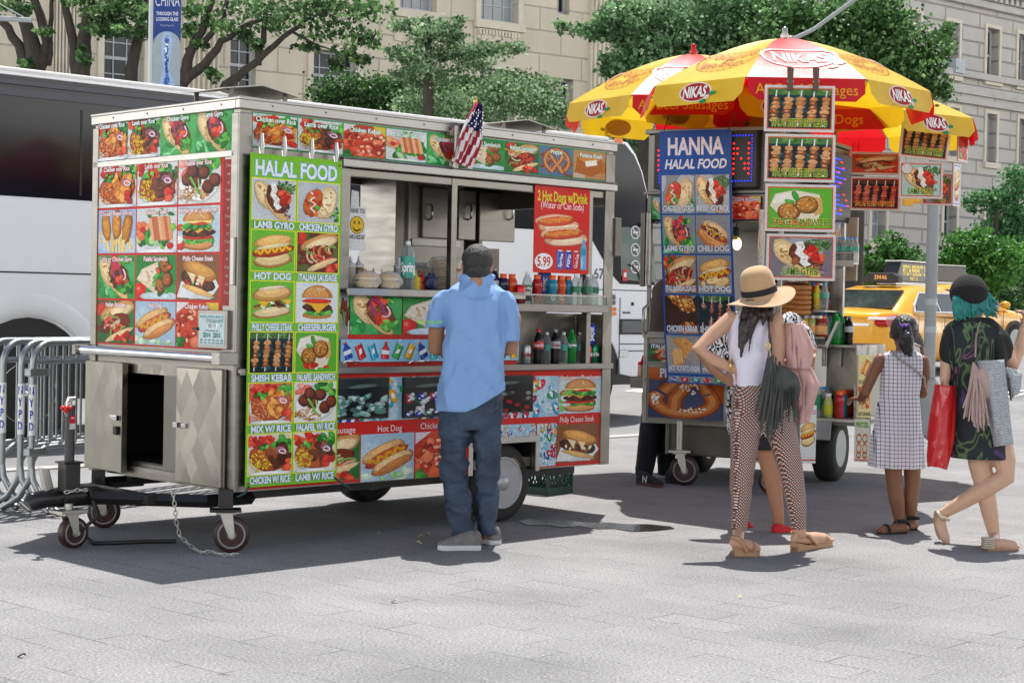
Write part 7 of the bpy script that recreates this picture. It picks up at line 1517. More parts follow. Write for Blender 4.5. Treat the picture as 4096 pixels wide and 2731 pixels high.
# inner shelves with racks
zsh = [HR(1860, py, HW + .02)[1] for py in (712,772)]
xr0, xr1 = HF(1800,700,.55)[0], HF(1898,700,.55)[0]
zA_, zB_ = HF(1850,712,.55)[1], HF(1850,773,.55)[1]
q = MB()
for z in (zA_, zB_): q.box(xr0, xr1,.52,.95, z - .012, z); q.box(xr0, xr1,.515,.52, z + .03, z + .036); q.box(xr0, xr1,.515,.52, z - .014, z + .002)
q.box(xr0, xr1 + .0,.95,.97, zB_ - .1, zA_ + .55); q.box(xr1, xr1 + .03,.9,.95, zr1, zA_ + .7); q.build('bottle_rack', M['steel'], hc)
q = MB(); zp = HF(1860,660,.55)[1]; q.box(xr0, HF(1880,640,.55)[0],.56,.95, zp + .10, zp + .115); q.build('upper_shelf', M['steel'], hc)
q = MB(); q.prism([(xr1 + .01, zB_ - .06),(xr1 + .10, zB_ + .13),(xr1 + .115, zB_ + .13),(xr1 + .03, zB_ - .09)], 'y', .50,.53); q.build('flap', M['alu'], hc)
# top right bottle tray
xt0, xt1 = HF(1912,590,.9)[0], HF(1965,590,.9)[0]; ztt = HF(1940,604,.9)[1]
q = MB(); q.box(xt0, xt1,.86,1.0, ztt - .01, ztt + .01); q.box(xt0, xt1,.855,.86, ztt - .03, ztt + .02); q.box(xt0, xt1,.855,.86, ztt + .075, ztt + .085); q.box(xt1 - .008, xt1,.86,1.0, ztt, ztt + .1); q.build('bottle_tray', M['steel'], hc)
UG2 = 'bottles on the umbrella cart'
HRZ = R(4)
def hb_(k, b, c, l_, nm, lab, px, y, z, grp, sc=1.0, tx=None): return bottle(k, b, c, l_, tx, nm, lab, 'bottle', HP(HF(px, 700, y)[0], y, z), HRZ, grp, scale=sc)
for i in range(6): hb_('water', 'clear', 'sky', 'teal', 'water_bottle', 'water bottle with blue cap in the high tray of the umbrella cart', 1916 + i * 9,.90 + .01 * (i % 2), ztt + .011, 'water bottles in the high right tray', .95)
for i, (c, l_, b, px, lab) in enumerate((('green', 'dgreen', 'green_pet', 1856, 'green soda bottle at the left end of the upper bottle rack'),('blue', None, 'orange', 1868, 'orange drink with blue cap in the upper bottle rack'),('red', 'yellow', 'yellow', 1876, 'yellow drink with red cap in the upper bottle rack'),('white', 'silver', 'cola', 1884, 'dark soda bottle with white cap in the upper bottle rack'),('sky', 'teal', 'clear', 1893, 'water bottle with blue cap at the right of the upper bottle rack'))): hb_('soda', b, c, l_, 'soda_bottle', lab, px, .58 + .05 * (i % 2), zA_ + .001, UG2,.95)
for i, (b, lab) in enumerate((('yellow', 'yellow juice bottle first in the lower bottle rack'),('peach_', 'peach juice bottle second in the lower bottle rack'),('lime', 'pale lemonade bottle third in the lower bottle rack'),('amber', 'amber iced tea bottle fourth in the lower bottle rack'),('amber', 'amber iced tea bottle fifth in the lower bottle rack'),('red', 'red juice bottle last in the lower bottle rack'))):
 if b == 'peach_': LQ[b] = liquid('peach_drink', '#e89a5c')
 hb_('juice', b, 'white' if i < 5 else 'orange', 'peach', 'juice_bottle', lab, 1851 + i * 8.2,.57 + .02 * (i % 2), zB_ + .001, UG2,.98)
zt2 = zbx + .0185
for i, (k, b, c, l_, px, y, lab) in enumerate((('large', 'clear', 'sky', 'teal', 1886,.66, 'large water bottle at the left end of the drinks box top'),('large', 'clear', 'sky', 'teal', 1895,.80, 'large water bottle behind the first on the drinks box top'),('large', 'clear', 'sky', 'teal', 1904,.92, 'water bottle in the back row of the drinks box top'),('large', 'clear', 'sky', 'teal', 1913,1.02, 'furthest water bottle on the drinks box top'),('large', 'green_pet', 'green', 'dgreen', 1921,.66, 'big green soda bottle in front on the drinks box top'),('large', 'green_pet', 'green', 'dgreen', 1932,.78, 'green soda bottle behind the big green one'),('soda', 'cola', 'black', 'silver', 1943,.80, 'dark soda bottle with black cap on the drinks box top'),('soda', 'cola', 'blue', 'silver', 1952,.76, 'dark soda bottle with blue cap at the right end of the drinks box'))): hb_(k, b, c, l_, 'soda_bottle' if b != 'clear' else 'water_bottle', lab, px, y, zt2, UG2,.86 if k == 'large' else 1.0)
zt3 = ztr + .001
for i, (k, b, c, l_, px, y, lab) in enumerate((('large', 'clear', 'sky', 'green', 1881,.55, 'large water bottle at the front of the lower tray'),('water', 'clear', 'sky', 'green', 1890,.68, 'water bottle second in the lower tray row'),('water', 'clear', 'sky', 'green', 1897,.78, 'water bottle third in the lower tray row'),('water', 'clear', 'sky', 'green', 1904,.86, 'water bottle at the back of the lower tray row'),('juice', 'lime', 'white', 'yellow', 1908,.55, 'pale lemonade bottle with yellow label in the lower tray'),('sport', 'red', 'orange', None, 1933,.55, 'red sports drink in front on the lower tray'),('sport', 'blue', 'orange', None, 1941,.68, 'turquoise sports drink behind the red one on the lower tray'),('sport', 'orange', 'orange', None, 1948,.78, 'orange sports drink behind the turquoise one'),('sport', 'orange', 'orange', None, 1955,.88, 'last orange sports drink in the lower tray row'))): hb_(k, b, c, l_, {'sport': 'sports_drink_bottle', 'juice': 'juice_bottle'}.get(k, 'water_bottle'), lab, px, y, zt3, UG2,.9 if k == 'large' else 1.12)
# pretzel rack: stack of soft pretzels, fruit, foil
xs_, zs_ = HF(1822,722,.45); t = thing('pretzel_stack', 'stack of thick brown soft pretzels beside the hat on the umbrella cart', 'pretzels', HP(xs_, .45, zs_), HA)
for k in range(6): q = MB(); rr = .10; q.tube([(rr * math.cos(R(a)) * 1.25, rr * .5 * math.sin(R(a)),.02 + k * .038 + .004 * math.sin(R(a * 2))) for a in range(0,360,24)],.021,8, closed=True); q.build('pretzel', mat('pretzel_crust', (.42,.17,.045),.35, var=.3, vs=25) if k == 0 else bpy.data.materials['pretzel_crust'], t)
q = MB(); q.ell((0,0,.27),(.10,.06,.035),14,8)
for v in q.v: v += Vector((noise.noise(v * 50), noise.noise(v * 45 + Vector((4,0,0))), noise.noise(v * 48))) * .012
t = thing('foil_wrap', 'crumpled foil packet lying on top of the pretzel stack', 'foil', HP(xs_, .45, zs_)); q.build('crumpled_foil', mat('foil', (.75,.75,.76),.2,.9, bump=.8, bs=50), t)
fx, fz = HF(1812,655,.6); t = thing('fruit_bowl', 'plastic bowl with oranges and grapes on the upper shelf of the cart', 'fruit', HP(fx, .62, fz), HA); q = MB(); q.lathe([(.06,-.03),(.14,.01),(.145,.012)], n=16); q.build('bowl', M['alu'], t)
for k, (x, y) in enumerate(((.06,0),(.0,.04),(.10,.03))): q = MB(); q.ell((x, y, .03),.038,12,8); q.build('orange', mat('orange_peel', '#e0561a', .4, bump=.2, bs=200) if k == 0 else bpy.data.materials['orange_peel'], t)
q = MB()
for k in range(18): q.ell((-.09 + rnd.uniform(-.04,.04), rnd.uniform(-.03,.04),.02 + rnd.uniform(0,.035)),.014,8,5)
q.build('grapes', mat('grape', '#4a1420', .3), t)['kind'] = 'stuff'
# yellow hot dog poster and pretzel card at the right end
p = at(1985,905,13.05); t = thing('poster', 'pale yellow hot dog poster hanging at the right end of the drinks box', 'poster', at(1968,1008,13.2), R(18)); W_, H_ = .12,.66; pr = Print(140); pr.rect(0,0, W_, H_, '#e8dc9c'); pr.cell(.004, H_ * .74, W_ - .008, H_ * .22); f_hotdog(pr, '#e8d8a0', 60); pr.text('CHILI DOG HOT DOG', W_ / 2, H_ * .68,.030, '#3c5a2c', maxw=W_ * .9); pr.cell(.004, H_ * .36, W_ - .008, H_ * .27); f_saus(pr, '#e8c890'); pr.text('HOT SAUSAGE', W_ / 2, H_ * .30,.026, '#3c5a2c', maxw=W_ * .9); pr.cell(.004,.01, W_ - .008, H_ * .24); f_skew(pr, n=3); pr.build('poster_sheet', t, (0,0,0), EXF, EYF, M['print'], back=.004, size=(W_, H_))
t = thing('poster', 'small white pretzel card hanging below the drinks tray', 'poster', at(1961,1060,12.95), R(-14)); W_, H_ = .115,.33; pr = Print(141); pr.rect(0,0, W_, H_, '#e8e4d8'); pr.text('PRETZEL', W_ / 2, H_ * .87,.034, '#7ab848', out='#3c7a2c', maxw=W_ * .86, wt='h'); pr.rect(.006,.012, W_ - .012,.008, '#d0402c')
pr.cell(.0,0, W_, H_)
for cx in (.3,.7): pr.iso = H_ / W_; pr.clip = None; [pr.ring(cx, .55,.16,.09,0,.05, '#c87a3c'), pr.ring(cx, .32,.15,.10,0,.05, '#d88a48'), pr.ring(cx, .16,.13,.06,0,.05, '#c87a3c')]
pr.build('poster_sheet', t, (0,0,0), EXF, EYF, M['print'], back=.003, size=(W_, H_))
t = thing('poster', 'white hot dog card leaning below the umbrella cart left of its wheel', 'poster', at(1836,1064,12.7), R(18)); W_, H_ = .135,.44; pr = Print(142); pr.rect(0,0, W_, H_, '#e4e8e8'); pr.text('HALAL BEEF HOT DOG', W_ / 2, H_ * .88,.03, '#c84828', maxw=W_ * .9, wt='h'); pr.cell(.0, H_ * .25, W_, H_ * .5); f_bun(pr, '#e4e8e8'); pr.rect(0,.02, W_, .01, '#c83828'); pr.build('poster_sheet', t, (0,0,0), EXF, EYF, M['print'], back=.004, size=(W_, H_))
# ------------------------------------------------------------------ the blue HANNA banner
a = HF(1515,302,-.14); b = HF(1680,297,-.14); W_ = b[0] - a[0]; zt1 = a[1]; zt0 = HF(1610,884,-.14)[1]; H_ = zt1 - zt0
hn = thing('menu_banner', 'blue and grey hanging banner headed HANNA HALAL FOOD, slightly curled at the foot', 'banner', HP(a[0],-.14, zt0), HA); pr = Print(151); BL_ = '#1c4fa0'; GRY = '#8c939a'
def bent(x, y, h):
 t_ = 1 - y / H_; yy = y; curl = .16 * max(0, t_ - .72) ** 1.5 * 3; sag = .012 * math.sin(x / W_ * 3.14) * (.3 + t_)
 return (x + .11 * t_ ** 1.5 + .03 * max(0, t_ - .8) * 4,-(h + curl + sag), yy + .25 * max(0, t_ - .8) ** 2)
pr.bgrid(0,0, W_, H_, BL_, 8,60)
pr.text('HANNA', W_ * .5, H_ * .938,.125, '#dce0ea', w=W_ * .78, wt='h'); pr.text('HALAL FOOD', W_ * .5, H_ * .868,.068, '#dce0ea', w=W_ * .86, wt='h', slant=.18)
rows = [(lambda p: f_wrap(p, '#a8b0b8'), lambda p: f_gyro(p, '#a8b0b8', True), 'CHICKEN GYRO', 'BEEF GYRO'),(lambda p: f_gyro(p, GRY), f_chili, 'LAMB GYRO', 'CHILI DOG'),(lambda p: f_saus(p, '#7a3028'), lambda p: f_bun(p, GRY), 'ITALIAN SAUSAGE', 'HOT DOG'),(f_grill, lambda p: f_skew(p, ['#7a3a2c', '#5a2a20', '#a86458', '#b87868'],4, False), 'CHICKEN KEBAB', 'SHISH KEBAB'),(f_potato, lambda p: f_bun(p, GRY), 'HOT POTATO KNISH', 'HOT SAUSAGE')]
yt = H_ * .825; rh = H_ * .158
for i, (f1, f2, t1, t2) in enumerate(rows):
 y1 = yt - i * rh; y0 = y1 - rh + .014
 for j, (f_, t_) in enumerate(((f1, t1),(f2, t2))):
  xa = W_ * (.03 if j == 0 else .505); wc = W_ * .462; pr.h = .0006; pr.bgrid(xa, y0, wc, y1 - y0, GRY, 4,8); pr.cell(xa, y0, wc, y1 - y0); f_(pr); pr.text(t_, xa + wc / 2, y0 + .038,.042, '#e6eaf0', out='#3f78b4', maxw=wc * .94, wt='h')
pr.h = .0006; y1 = yt - 5 * rh; pr.bgrid(W_ * .03,.01, W_ * .94, y1 - .02, '#8a9094', 8,6); pr.cell(W_ * .03,.01, W_ * .94, y1 - .02); f_drinks(pr, '#8a9094', 6)
o = pr.build_map('banner_cloth', hn, bent, M['vinyl'])
q = MB(); q.sheet(lambda u, v: bent(u * W_, v * H_, -.0015),8,60,.0015); q.build('banner_back', mat('banner_back', (.45,.48,.52),.6), hn)
q = MB(); q.cyl((.03,-.002, H_ - .02),(.03,.1, H_ + .12),.004, n=6); q.cyl((W_ - .03,-.002, H_ - .02),(W_ - .0,.1, H_ + .14),.004, n=6); q.build('tie_cord', M['black'], hn)
# ------------------------------------------------------------------ umbrellas
M['canopy'] = mat('umbrella_fabric', (1,1,1),.42, var=.08, vs=6, attr=True, trans=.38, spec=.5, bump=.25, bs=9, coat=.32); M['canopy'].node_tree.nodes['Principled BSDF'].inputs['Coat Roughness'].default_value = .5
YL, RD = '#ecc822', '#d8141e'
def umbrella(px, Y, zr, rise, rad, rot0, label, start=0, zfoot=1.2):
 p = at(px, 700, Y); t = thing('umbrella', label, 'umbrella', (p.x, p.y, 0),0, 'yellow and red umbrellas over the food cart'); N = 8
 cor = [Vector((math.cos(rot0 + 2 * math.pi * k / N), math.sin(rot0 + 2 * math.pi * k / N),0)) * rad for k in range(N + 1)]
 def cpt(k, r, s_): e = cor[k].lerp(cor[k + 1], s_); q_ = e * r; sag = -.05 * math.sin(math.pi * s_) * r * (1 - r) * 2; return Vector((q_.x, q_.y, zr + rise * (1 - r ** 1.55) + sag))
 for k in range(N):
  col = lin(YL if (k + start) % 2 == 0 else RD); q = MB(); yl = (k + start) % 2 == 0
  q.grid(lambda u, v: cpt(k, .02 + .98 * v, u),6,10, col=col); pn = q.build('canopy_panel', M['canopy'], t)
  # valance with rounded corners
  a, b = cor[k] + Vector((0,0, zr)), cor[k + 1] + Vector((0,0, zr)); L = (b - a).length; e = (b - a).normalized(); out = Vector((e.y, -e.x, 0)); hv = .165
  def V(x, y, h=0): return a + e * x + Vector((0,0,-1)) * (hv - y) + out * (h + .045 * (hv - y) / hv + .008 * math.sin(x * 14 + k) * (hv - y) / hv)
  q = MB(); nx = 12
  def low(x): m_ = min(x - .012, L - .012 - x); return 0 if m_ > .06 else max(0,.06 - math.sqrt(max(0,.0036 - (.06 - max(0, m_)) ** 2)))
  for i in range(nx):
   x0, x1 = .012 + (L - .024) * i / nx, .012 + (L - .024) * (i + 1) / nx
   for j in range(3): q.add([V(x, low(x) + (hv - low(x)) * jj / 3) for x, jj in ((x0, j),(x1, j),(x1, j + 1),(x0, j + 1))],[(0,1,2,3)], smooth=True, col=col)
  vl = q.build('valance', M['canopy'], t)
  pr = Print(160 + k)
  if yl:
   pr.clip = None; pr.cell(L / 2 - .16, hv / 2 - .075,.32,.15, False); pr.blob(.45,.54,.46,.48,4, '#f0e8e0', 22,0); pr.h += .003; pr.blob(.45,.54,.42,.43,4, '#a8141e', 22,0); pr.h += .003; pr.text('NIKAS', L / 2 - .017, hv / 2 + .006,.075, '#f4f0ec', w=.22, wt='h'); pr.blob(.83,.25,.06,.09,0, '#f0e8e4'); pr.blob(.96,.42,.11,.09,40, '#1c8a58'); pr.blob(.74,.05,.11,.09,40, '#1c8a58'); pr.blob(.83,.25,.02,.035,0, '#d02028')
  else: pr.text('All Beef Sausages' if k % 4 < 2 else 'Hot Dogs', L / 2, hv / 2,.075, '#e8a018', wt='r', maxw=L * .86)
  pr.build_map('valance_print', vl, lambda x, y, h: V(x, y, .002 + h), M['print'])
  # print on the canopy panel
  pr = Print(180 + k); pr.clip = None; pr.cell(-.27,-.2,.54,.4, False)
  if yl:
   pr.ring(.5,.5,.5,.5,0,.02, '#c88a1c'); pr.ring(.5,.5,.4,.4,0,.015, '#c88a1c')
   for a_ in range(0,360,12): pr.st([(.5 + .42 * math.cos(R(a_)),.5 + .42 * math.sin(R(a_))),(.5 + .5 * math.cos(R(a_)),.5 + .5 * math.sin(R(a_)))],.022, '#c88a1c')
   pr.text('GOLDEN', 0,.075,.075, '#c47a1a', maxw=.36, wt='b'); pr.text('D', 0,-.0,.08, '#c47a1a', wt='h'); pr.text('BRAND', 0,-.085,.075, '#c47a1a', maxw=.36, wt='b')
  else:
   pr.ring(.5,.5,.5,.46,0,.05, '#f0dcd8'); pr.text('NIKAS', 0,0,.16, '#f0dcd8', w=.40, wt='h'); pr.blob(1.0,.2,.1,.07,35, '#4aa878'); pr.blob(.9,.05,.08,.05,35, '#4aa878')
  def cm(x, y, h):
   r = .66 - y / rad * 1.0; half = (cor[k + 1] - cor[k]).length * r; s_ = .5 + x / half; c_ = cpt(k, r, s_); n_ = (cpt(k, r, s_ + .02) - c_).cross(cpt(k, r + .02, s_) - c_).normalized(); n_ = n_ if n_.z > 0 else -n_; return c_ + n_ * (.006 + h)
  pr.build_map('panel_print', pn, cm, M['canopy'])
  q = MB(); q.tube([cpt(k, .04,0) - Vector((0,0,.015)), cpt(k, .5,0) - Vector((0,0,.015)), cpt(k, 1,0) - Vector((0,0,.012))],.006,6); q.tube([Vector((0,0, zr + rise * .25)), cpt(k, .52,0) - Vector((0,0,.02))],.005,5); q.build('rib', M['galv'], t)
 q = MB(); q.cyl((0,0, zfoot),(0,0, zr + rise),.019, n=12); q.build('pole', mat('bronze_pole', (.42,.28,.14),.35,.7) if 'bronze_pole' not in bpy.data.materials else bpy.data.materials['bronze_pole'], t)
 q = MB(); q.lathe([(.03, zr + rise - .0),(.035, zr + rise + .02),(.02, zr + rise + .045),(.022, zr + rise + .075),(0, zr + rise + .09)], n=12); q.build('cap', M['zinc'] if rise < .45 else M['red_plastic'], t)
 return t
umbrella(1788,12.72,2.99,.43,1.09, R(-112.5), 'front umbrella with yellow and red panels, tallest and nearest, over the hanging kebab boards', 1,2.7)
umbrella(1580,14.2,3.05,.46,1.07, R(-122.5), 'left umbrella of yellow and red panels behind the blue banner, tilted tip in red', 1,2.6)
umbrella(1910,14.5,2.98,.40,1.2, R(-78.5), 'right rear umbrella, mostly hidden, with food boards clipped to its yellow rim', 0,1.25)
# ------------------------------------------------------------------ boards clipped to the umbrella rims
def board(x0, y0, x1, y1, Y, label, draw, title, tcol, ocol, bgc='#2c5a3c', bord='#c8502c', yaw=0, tw=.9, roll=0, group='food boards hanging from the umbrellas', disc=False, wt='h'):
 c = at((x0 + x1) / 2,(y0 + y1) / 2, Y); k = Y / 3869; W, H = (x1 - x0) * k / max(.2, math.cos(yaw)),(y1 - y0) * k
 t = thing('food_board', label, 'sign', c, yaw, group); t.rotation_euler = (0, roll, yaw)
 p = Print(int(x0 + y0 * 3)); p.rect(-W / 2,-H / 2, W, H, '#d8d0cc'); p.rect(-W / 2 + .018,-H / 2 + .018, W - .036, H - .036, bord); p.cell(-W / 2 + .026,-H / 2 + .026, W - .052, H - .052); draw(p)
 if title: p.text(title, 0,-H / 2 + .026 + H * .115, H * .15, tcol, out=ocol, maxw=(W - .06) * tw, w=(W - .06) * tw if tw >= .88 else None, wt='b')
 if disc: p.clip = None; p.cell(-W / 2,-H / 2, W, H, False); p.iso = H / W; p.blob(.17,.80,.155,.155,0, '#c05040', 20,0); p.blob(.17,.80,.14,.14,0, '#dde2e6', 20,0)
 p.build('board_face', t, (0,0,0), EXF, EYF, M['print'])
 q = MB(); q.box(-W / 2, W / 2,.0,.012,-H / 2, H / 2); q.build('board_back', mat('board_back', (.5,.42,.36),.6) if 'board_back' not in bpy.data.materials else bpy.data.materials['board_back'], t)
 return t
YB = 11.55; GT = '#0c6a30'; GO = '#f0e848'
sk = lambda p: f_skew(p)
board(1756,197,1917,303, YB, 'topmost of the four hanging boards, five kebab skewers under two wooden clips', sk, 'HALAL BEEF SHISH KEBAB', GT, GO)
board(1757,309,1918,418, YB + .02, 'second hanging board down, five kebab skewers below an identical one', sk, 'HALAL BEEF SHISH KEBAB', GT, GO)
board(1757,424,1919,532, YB + .03, 'third hanging board, two falafel balls in pita on bright green', f_ball, 'FALAFEL SANDWICH', GT, GO)
board(1760,538,1919,644, YB + .03, 'lowest hanging board, gyro with white sauce, above the tan hat', lambda p: f_gyro(p, '#7c7480', True), 'LAMB GYRO', GT, GO, tw=.6)
YR = 13.9
board(2069,270,2182,366, YR, 'kebab board with a blank white disc clipped to the right rear umbrella', sk, 'HALAL BEEF SHISH KEBAB', GT, GO, roll=R(5), disc=True)
board(2065,371,2166,456, YR + .03, 'gyro board with a blank white disc hanging just left of the pole top', lambda p: f_gyro(p, '#a8d8d0', True), 'LAMB GYRO', GT, GO, tw=.7, disc=True)
board(1952,406,2068,484, YR + .5, 'red-toned kebab board with orange lettering behind the bronze umbrella pole', lambda p: f_skew(p, ['#b8402c', '#8a2418', '#d86850', '#e07858'],5, True), 'HALAL BEEF SHISH KEBAB', '#f0a028', None, bord='#c82020')
board(1952,350,2068,402, YR + .5, 'orange food board of fries hanging under the red umbrella', lambda p: f_saus(p, '#c84818'), None, GT, GO, bord='#d83018')
board(2116,396,2190,472, YR + .9, 'brownish gyro board half hidden behind the pale gyro board', lambda p: f_gyro(p, '#8a5a48', True), 'LAMB GYRO', '#4a8a30', None, bord='#c03030', tw=.6)
board(2193,300,2232,372, YR + .6, 'narrow edge-on food board at the right rim of the rear umbrella', f_heap, None, GT, GO, bgc='#b0a0a0', yaw=R(58))
board(2184,376,2212,474, YR + .55, 'white hot dog board hanging edge-on at the far right of the cart', lambda p: f_bun(p, '#dfe6ee'), 'HOT DOG', '#e07030', None, bord='#6a7ab8', yaw=R(55), tw=.7)
WOOD = mat('dark_wood_clip', (.10,.05,.025),.5)
for (px, py, Y, lab) in ((1815,188, YB - .02, 'dark wooden clip, left of the two on the topmost kebab board'),(1874,188, YB - .02, 'orange-tipped wooden clip, right one on the topmost kebab board'),(2118,262, YR - .02, 'dark clip, left of the pair on the white-disc kebab board'),(2152,262, YR - .02, 'dark clip, right of the pair on the white-disc kebab board'),(2210,300, YR + .55, 'dark clip on the edge-on board at the right rim')): clamp(at(px, py, Y),0,.16 if Y < 13 else .13, WOOD, lab, 'clips holding the food boards')
q = MB()
# ------------------------------------------------------------------ people
def cloud_tex(n, sc):
 t = bpy.data.textures.get(n) or bpy.data.textures.new(n, 'CLOUDS'); t.noise_scale = sc; t.noise_depth = 2; return t
def soft(o, vox=.009, smooth=4, wr=0.0, wsc=.07):
 r = o.modifiers.new('remesh', 'REMESH'); r.mode = 'VOXEL'; r.voxel_size = vox; r.use_smooth_shade = True
 s = o.modifiers.new('smooth', 'SMOOTH'); s.iterations = smooth; s.factor = .5
 if wr: d = o.modifiers.new('folds', 'DISPLACE'); d.texture = cloud_tex('folds%d' % int(wsc * 1000), wsc); d.strength = wr; d.mid_level = .5; d.texture_coords = 'LOCAL'
 return o
def rings(mb, L, n=34, fold=None, ff=(16,9), sub=7):
 # (center, half width, half depth) rings, smoothed into a closed loft; fold = depth of cloth folds
 C = [(Vector(q[0]), q[1], q[2]) for q in L]; F_ = []
 for i in range(len(C) - 1):
  a, b, c, d = C[max(0, i - 1)], C[i], C[i + 1], C[min(len(C) - 1, i + 2)]
  for k in range(sub):
   t = k / sub; cr = lambda w, x, y, z: x + (y - w) * (.5 * t) + (w * 2 - x * 5 + y * 4 - z) * (.5 * t * t) + (x * 3 - w - y * 3 + z) * (.5 * t ** 3); F_.append(tuple(cr(a[j], b[j], c[j], d[j]) for j in range(3)))
 F_.append(C[-1]); vs = []; fs = []; m = len(F_)
 for c, a, b in F_:
  for j in range(n):
   t = 2 * math.pi * j / n; x, y = a * math.copysign(abs(math.cos(t)) ** .85, math.cos(t)), b * math.copysign(abs(math.sin(t)) ** .85, math.sin(t)); v = c + Vector((x, y, 0))
   if fold: r_ = 1 - abs(noise.noise(Vector((v.x * ff[0], v.y * ff[0] + 3, v.z * ff[1] + v.x * 5)))) * 2; v += Vector((x, y, 0)).normalized() * fold * (max(0, r_) ** 2 - .35)
   vs.append(v)
 for i in range(m - 1):
  for j in range(n): fs.append((i * n + j, i * n + (j + 1) % n, (i + 1) * n + (j + 1) % n, (i + 1) * n + j))
 fs += [tuple(reversed(range(n))), tuple(range((m - 1) * n, m * n))]; up = L[-1][0][2] > L[0][0][2]
 mb.add(vs, fs if up else [tuple(reversed(f)) for f in fs], smooth=True); return mb
def drape(mb, le, ri, p, dy, bulge, fold, kf, t=.012, nu=22, nv=26):
 # hanging cloth between a left and a right edge given as image pixel positions
 def pl(E, v): k = v * (len(E) - 1); i = min(int(k), len(E) - 2); f = k - i; return E[i][0] + (E[i + 1][0] - E[i][0]) * f, E[i][1] + (E[i + 1][1] - E[i][1]) * f
 def fn(u, v): a, b = pl(le, 1 - v), pl(ri, 1 - v); f = fold * (math.sin(u * kf + v * 3.3) + .5 * math.sin(u * kf * 2.3 - v * 5)) * (.4 + .6 * (1 - v)); return p(a[0] + (b[0] - a[0]) * u, a[1] + (b[1] - a[1]) * u, dy - bulge * math.sin(math.pi * u) + f)
 mb.sheet(fn, nu, nv, -t)
def limb(mb, pts, n=12):
 P = [Vector(p) for p, r in pts]; Rr = [r for p, r in pts]
 for p, r in ((P[0], Rr[0]),(P[-1], Rr[-1])): mb.ell(p, r * .98,10,6)
 return mb.tube(P, Rr, n)
def hand(mb, w, d, nrm, curl=.5, s=1.0):
 w, d, nrm = Vector(w), Vector(d).normalized(), Vector(nrm).normalized(); sd = d.cross(nrm).normalized(); nrm = sd.cross(d).normalized()
 rot = Matrix((sd, d, nrm)).transposed(); mb.ell(w + d * .045 * s, (.038 * s, .052 * s, .016 * s),12,8, rot=rot)
 for k, (o, l) in enumerate(((-.028,.066),(-.009,.076),(.010,.072),(.028,.056))):
  b = w + d * .085 * s + sd * o * s; a1 = curl; m_ = b + (d * math.cos(a1) + nrm * math.sin(a1)) * l * .5 * s; e = m_ + (d * math.cos(a1 * 2.1) + nrm * math.sin(a1 * 2.1)) * l * .55 * s
  mb.tube([b - d * .03 * s, b, m_, e],[.010 * s, .0092 * s, .0085 * s, .007 * s],8)
 b = w + d * .02 * s - sd * .034 * s; mb.tube([b, b - sd * .022 * s + d * .03 * s + nrm * .008, b - sd * .022 * s + d * .06 * s + nrm * .02 * s],[.013 * s, .011 * s, .009 * s],8)
class Person:
 def __init__(s, px, py, Y, label, skin, group=None):
  s.Y = Y; s.o = at(px, py, Y); s.o.z = 0; s.t = thing('person', label, 'person', s.o, 0, group); s.b = MB(); s.skin = skin
 def p(s, px, py, dy=0.0): return at(px, py, s.Y + dy) - s.o
 def k(s, w): return w * s.Y / 3869
 def head(s, px, top, chin, w, dy=0.0, face=(0,1,0), bow=0):
  c = s.p(px, (top + chin) / 2, dy); h = s.k(chin - top) / 2; a = s.k(w) / 2; f = Vector(face).normalized(); sd = Vector((f.y, -f.x, 0)).normalized()
  s.b.ell(c + Vector((0,0, h * .12)),(a, a * 1.22, h * .88),18,12, rot=Matrix((sd, f, Vector((0,0,1)))).transposed()); s.b.ell(c + f * a * .35 - Vector((0,0, h * .45)),(a * .72, a * .8, h * .55),14,9)
  s.b.ell(c + f * a * 1.25 - Vector((0,0, h * .12)),(.016,.022,.026),8,6)  # nose
  for q in (-1,1): s.b.ell(c + sd * a * q * 1.0 - Vector((0,0, h * .1)) - f * .005,(.011,.018,.032),8,6); s.b.ell(c + sd * a * .4 * q + f * a * 1.12 + Vector((0,0, h * .05)),(.016,.012,.011),8,6)
  s.b.ell(c + f * a * 1.1 - Vector((0,0, h * .58)),(.024,.012,.010),8,6)
  return c
 def done(s, vox=.0075): return soft(s.b.build('body', s.skin, s.t), vox, 2)
def skinm(n, c): return mat(n, c, .5, var=.06, vs=18, spec=.35)
SK = {'tan': skinm('tan_skin', (.40,.20,.115)), 'light': skinm('light_skin', (.56,.33,.23)), 'pale': skinm('pale_skin', (.60,.38,.27)), 'brown': skinm('brown_skin', (.23,.105,.06))}
def hairm(n, c, r=.4): return mat(n, c, r, var=.35, vs=40, bump=.6, bs=90, ani=(1,1,.15), spec=.6)
